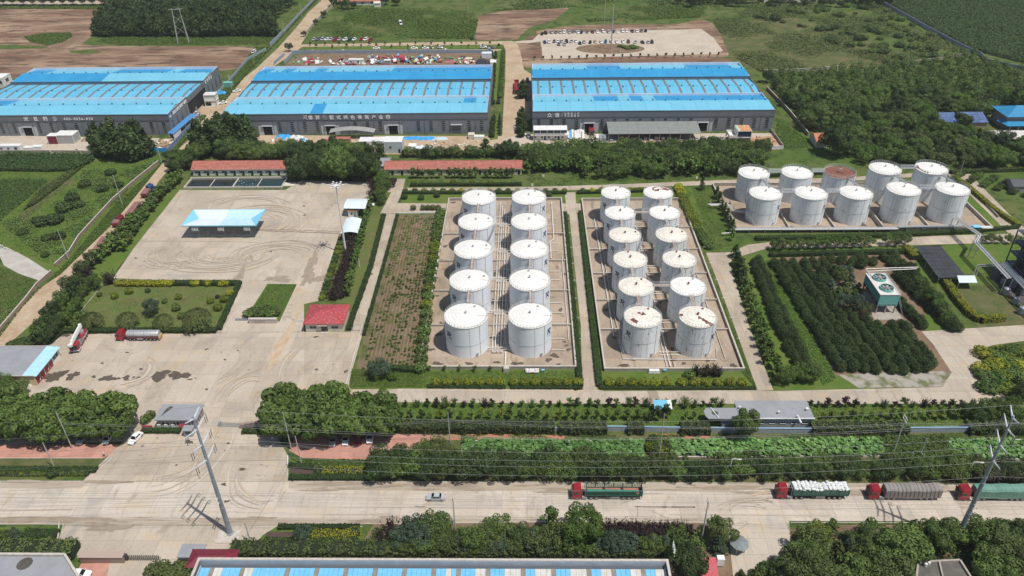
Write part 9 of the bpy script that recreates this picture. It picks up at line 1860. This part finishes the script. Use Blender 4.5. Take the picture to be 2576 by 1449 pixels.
# lotus ponds
LEAF=MB();n=8;LEAF.add([(0,0,0)]+[((1+.08*sin(3*i))*cos(2*pi*i/n),(1+.08*sin(3*i))*sin(2*pi*i/n),.22+.06*sin(2*i)) for i in range(n)],[(0,1+i,1+(i+1) % n) for i in range(n)])
LOT=LEAF.mesh('lotus_leaf',L_LOTUS);LOT.polygons.foreach_set('use_smooth',[True]*n)
for k,(poly,lab) in enumerate((([(1165,1112),(1620,1113),(1618,1155),(1160,1160)],'left lotus pond packed with round green leaves'),([(1685,1112),(2214,1108),(2222,1150),(1690,1152)],'middle lotus pond packed with round green leaves'),([(2380,1112),(2700,1108),(2700,1158),(2395,1158)],'right lotus pond packed with round green leaves'))):
    wp=W_(poly);c=Vector((sum(p[0] for p in wp)/4,sum(p[1] for p in wp)/4,0));t=empty('lotus_pond',c,0,lab,'pond');loc=[(p[0]-c.x,p[1]-c.y) for p in wp]
    sheet('water',[(x,y) for x,y in loc],WATER,.16,kind=None,parent=t)
    for i in range(4):a_,b_=Vector((*loc[i],0)),Vector((*loc[(i+1) % 4],0));d=b_-a_;m_=(a_+b_)/2;MB().box((m_.x,m_.y,.28+.004*(i % 2)),(d.length+.3,.35,.56),atan2(d.y,d.x)).build('pond_rim',KERB,t)
    pts=scatter_pts(wp,1500 if k<2 else 900);rest_v=[];
    o_=sorted(range(len(pts)),key=lambda i:pts[i][1])
    mbr=MB()
    for j,i in enumerate(o_):
        x,y=pts[i][0]-c.x,pts[i][1]-c.y;z=.55+RU(0,.75);s_=RU(.38,.60)
        if j<240:o=inst('lotus_leaf',LOT,t,(x,y,z),RU(0,6),s_);o.rotation_euler.x=R.gauss(0,.32);o.rotation_euler.y=R.gauss(0,.32)
        else:
            M=Matrix.Rotation(R.gauss(0,.32),3,'X') @ Matrix.Rotation(R.gauss(0,.32),3,'Y') @ Matrix.Rotation(RU(0,6),3,'Z')
            mbr.add([tuple(M @ Vector(v)*s_+Vector((x,y,z))) for v in LEAF.v],LEAF.f)
    o=mbr.build('lotus_leaves',L_LOTUS,t,kind='stuff',smooth=True)
cover('weeds',W_([(1500,1095),(2700,1090),(2700,1106),(1160,1108),(1160,1096)]),8000,.2,L_BRIGHT,'weeds between the grey wall and the lotus ponds',(.03,.4),clump=.35);cover('weeds',W_([(2220,1100),(2380,1100),(2395,1165),(2222,1165)]),4500,.3,L_MID,'rank weeds between the lotus ponds, right gap',(.1,1.2));cover('weeds',W_([(1500,1150),(1700,1150),(1700,1165),(1500,1165)]),700,.25,L_MID,'weeds below the lotus ponds',(.05,.7))
for x,y in ((1640,1118),(1652,1125),(1662,1118),(1645,1140),(1665,1142),(1635,1132),(1672,1130)):q=at(x,y);bush(q.x,q.y,3.4,2.6,'bush in the gap between left and middle lotus ponds','bushes between the lotus ponds',RC([L_OLIVE,L_YELG,L_DARK]))
# roadside belt
for row,(yy,n) in enumerate(((1184,40),(1201,41))):
    for i in range(n):
        x=960+i*(1700/n)+RU(-9,9)
        if row==2 and (x>2440):continue
        if 1440<x<1455+12 and row==0:continue
        q=at(x,yy+RU(-3,3));tree('round',q.x,q.y,RU(3.3,4.4)*(1.25 if x<1560 else 1),f"tree of the belt between lotus ponds and road, {('rear', 'front')[row]} row, {('left', 'middle', 'right')[min(2, int((x - 940) // 550))]} stretch",'roadside tree belt',RC([L_DARK,L_DARK,L_MID,L_OLIVE]),wd=1.3)
for x,y,h in ((1075,1150,4.5),(1100,1150,5),(1062,1162,4.5),(1120,1155,4.5),(1090,1165,5),(990,1175,4.5),(975,1185,4),(1010,1165,4)):q=at(x,y);tree('round',q.x,q.y,h,'olive green tree where the pink bricks end','trees at the end of the pink bricks',RC([L_OLIVE,L_MID]),wd=1.25)
for i in range(18):q=at(2445+i*11,1205+(i % 2)*3);tree('spik',q.x,q.y,3.6,'purple shrub behind the last parked lorry','purple shrubs behind the lorry',wd=1.5)
hedge([(812,1190),(860,1186),(900,1190),(945,1186)],2.4,1.0,L_YEL,'wavy yellow hedge on the middle roadside lawn');hedge([(728,1204),(945,1204)],1.7,.9,L_HEDGE,'clipped hedge along the kerb of the middle roadside lawn');hedge([(727,1172),(790,1178)],1.5,.8,L_HEDGE,'short clipped hedge at the corner of the middle roadside lawn');q=at(803,1190);bush(q.x,q.y,2.6,1.8,'dark bush at the left end of the wavy yellow hedge',None,L_DARK)
cover('grass',W_([(760,1156),(940,1158),(940,1182),(800,1184),(735,1170)]),3500,.22,L_MID,'weeds on the middle roadside lawn',(.03,.5));area('bare_soil',[(728,1178),(800,1182),(800,1194),(728,1196)],mat('plum_soil',(.06,.04,.035),(.09,.055,.045),.5),5)
hedge([(-100,1184),(245,1184)],1.8,.9,L_HEDGE,'clipped strip hedge left of the gate apron, rear');hedge([(-100,1195),(225,1194)],1.4,.7,L_YELG,'yellow-green strip hedge left of the gate apron, front');q=at(136,1195);bush(q.x,q.y,3.2,2.2,'dark bush in the left roadside strip',None,L_DARK)
hedge([(665,1362),(700,1363),(900,1363)],1.6,.8,L_HEDGE,'clipped hedge at the near edge of the southern flower bed');hedge([(700,1328),(905,1328)],1.4,.8,L_HEDGE,'clipped hedge at the far edge of the southern flower bed');hedge([(785,1342),(810,1350),(835,1346),(862,1352),(905,1338)],2.6,.9,L_YEL,'wavy yellow hedge in the southern flower bed');q=at(765,1357);tree('round',q.x,q.y,3.0,'blue-green dwarf tree in the southern flower bed',None,L_BLUE,wd=1.2);area('bare_soil',[(672,1338),(760,1338),(745,1356),(665,1356)],MATS['plum_soil'],5)
q=at(42,1350);tree('ced',q.x,q.y,3.6,'small blue-green conifer in the bottom left flower bed',None,wd=1.0);hedge([(60,1344),(146,1346)],2.6,.8,L_HEDGE,'low hedge in the bottom left flower bed');hedge([(-60,1346),(30,1348)],2.2,.8,L_YELG,'yellow-green hedge in the bottom left flower bed, left part');area('bare_soil',[(82,1330),(148,1331),(146,1341),(84,1340)],MATS['plum_soil'],5)
arching(-80,195,1392,'thick arching hedge above the bottom left building',4.2,2.6);hedge([(585,1392),(780,1393),(1240,1395),(1680,1396)],4.0,2.6,L_OLIVE,'very long arching hedge along the blue-roofed hall','arching_hedge',dens=10,size=.27,rag=.3)
for x,y in ((390,1445),(410,1440),(440,1450),(460,1438),(475,1455),(420,1460)):q=at(x,y);bush(q.x,q.y,4.2,2.8,'feathery bush left of the blue-roofed hall','bushes left of the blue-roofed hall',L_OLIVE)
for x,y,h,kd,m in ((985,1345,4.5,'spik',None),(960,1360,4,'spik',None),(1030,1365,5.5,'round',L_BLUE),(1060,1355,6,'round',L_BLUE),(1090,1350,6,'round',L_MID),(1010,1375,5,'round',L_BLUE),(1060,1380,5,'round',L_BLUE),(1110,1345,5,'round',L_MID),(1120,1375,5,'round',L_MID),(1150,1378,4.5,'round',L_BLUE),(1190,1380,5,'round',L_MID),(1230,1375,5,'ced',L_BLUE),(1255,1350,5.5,'round',L_MID),(1290,1355,4.8,'gink',L_MID),(1235,1365,4.5,'round',L_OLIVE),(1310,1375,5,'round',L_DARK),(1345,1370,5.5,'ced',L_DARK),(1385,1335,7.5,'open',L_MID),(1465,1365,7.5,'round',L_BRIGHT),(1395,1375,5,'round',L_OLIVE),(1350,1385,4.5,'round',L_OLIVE),(1430,1385,5,'round',L_MID),(1500,1385,5,'ced',L_BLUE),(1540,1382,5,'round',L_BLUE),(1590,1385,6,'ced',L_BLUE),(1640,1385,5.5,'ced',L_BLUE),(1670,1385,5,'ced',L_BLUE),(1700,1370,4.5,'round',L_MID),(1795,1350,6.2,'open',L_MID),(1815,1365,5,'round',L_OLIVE),(1805,1385,5,'ced',L_BLUE),(1722,1452,8,'round',L_DARK),(1722,1420,5,'round',L_DARK)):
    q=at(x,y);tree(kd,q.x,q.y,h,{'spik':'purple leaved tree','ced':'feathery blue-green conifer','open':'open-crowned young tree','gink':'young ginkgo','round':'full leafy tree'}[kd]+' in the belt between road and blue-roofed hall','trees south of the road',m,wd=1.15 if kd=='round' else 1.1)
for i in range(26):q=at(1515+i*8.6,1345+(i % 2)*6);tree('spik',q.x,q.y,3.4,'dark purple shrub along the south kerb','purple shrubs south of the road',wd=1.3)
for i in range(22):q=at(1010+i*31+RU(-8,8),1388);tree('round',q.x,q.y,RU(3,4.4),'bushy tree rising above the long arching hedge','bushes above the long hedge',RC([L_OLIVE,L_MID,L_BLUE]),wd=1.3)
for x,y,h,kd,m in ((2085,1345,6,'open',L_MID),(2050,1370,6,'round',L_YELG),(2030,1400,7,'round',L_DARK),(2010,1440,8,'round',L_DARK),(2060,1430,8,'round',L_DARK),(2100,1400,6.5,'ced',L_DARK),(2130,1395,6.5,'ced',L_BLUE),(2120,1440,8,'round',L_DARK),(2090,1475,9,'round',L_DARK),(2190,1370,7,'round',L_MID),(2215,1400,8,'ced',L_BLUE),(2240,1380,7,'ced',L_BLUE),(2280,1375,8,'open',L_OLIVE),(2260,1420,9,'round',L_DARK),(2210,1440,8,'round',L_MID),(2165,1455,6,'round',L_MID),(2350,1380,7.5,'round',L_DARK),(2300,1392,6,'round',L_DARK),(2440,1385,7,'open',L_MID),(2460,1375,7,'round',L_MID),(2452,1408,7,'round',L_MID),(2490,1400,8,'round',L_DARK),(2530,1390,8,'round',L_DARK),(2560,1400,7,'round',L_BLUE),(2570,1345,5,'open',L_MID),(2510,1440,8,'round',L_DARK),(2550,1450,8,'round',L_MID),(2480,1460,8,'round',L_MID),(1970,1470,7,'round',L_DARK),(1940,1475,7,'round',L_DARK),(1900,1470,6.5,'pop',L_DARK),(1860,1465,5,'pop',L_DARK),(1915,1455,6,'pop',L_DARK),(2590,1420,8,'round',L_DARK),(2150,1500,9,'round',L_MID),(2220,1490,9,'round',L_DARK),(2180,1420,7,'round',L_DARK),(2330,1365,6,'round',L_MID),(2400,1370,6,'round',L_DARK),(2150,1375,5,'round',L_DARK),(2070,1395,6,'round',L_DARK),(2530,1365,6,'round',L_DARK),(2005,1480,8,'round',L_DARK),(2050,1490,8,'round',L_DARK)):
    kd='ced' if kd=='round' and R.random()<.3 else kd;h*=.86;m=RC([L_DARK,L_MID,L_OLIVE]) if m is L_DARK else m;q=at(x,y);tree(kd,q.x,q.y,h,{'ced':'feathery conifer','open':'open-crowned young tree','pop':'slim columnar tree','round':'full leafy tree'}[kd]+' in the bottom right grove','trees of the bottom right grove',m,wd=1.2 if kd=='round' else 1.0)
cover('undergrowth',W_([(1990,1340),(2700,1340),(2700,1520),(2010,1520)]),9000,.35,L_DARK,'undergrowth of the bottom right grove',(.05,1.0));cover('undergrowth',W_([(940,1330),(1820,1325),(1830,1390),(920,1390)]),12000,.25,L_MID,'undergrowth between road and blue-roofed hall',(.03,.8),clump=.5)
# lettering becomes solid mesh
dg=bpy.context.evaluated_depsgraph_get();dg.update()
for o in [o for o in bpy.data.objects if o.type=='FONT']:
    me=bpy.data.meshes.new_from_object(o.evaluated_get(dg));n=inst(o.name.split('.')[0],me,o.parent,o.location,0);n.rotation_euler=o.rotation_euler;bpy.data.objects.remove(o)
# a thin summer haze over the whole plain
hz=MB().ab((-2600,-350,-1),(2600,4600,152)).build('haze',bpy.data.materials.new('haze_air'),label='thin pale summer haze filling the air over the plain',kind='stuff')
hm=hz.data.materials[0];hm.use_nodes=True;ht=hm.node_tree;ht.nodes.clear();pv=ht.nodes.new('ShaderNodeVolumePrincipled');pv.inputs['Color'].default_value=(.90,.95,1,1);pv.inputs['Density'].default_value=.00008;ho=ht.nodes.new('ShaderNodeOutputMaterial');ht.links.new(pv.outputs[0],ho.inputs['Volume'])
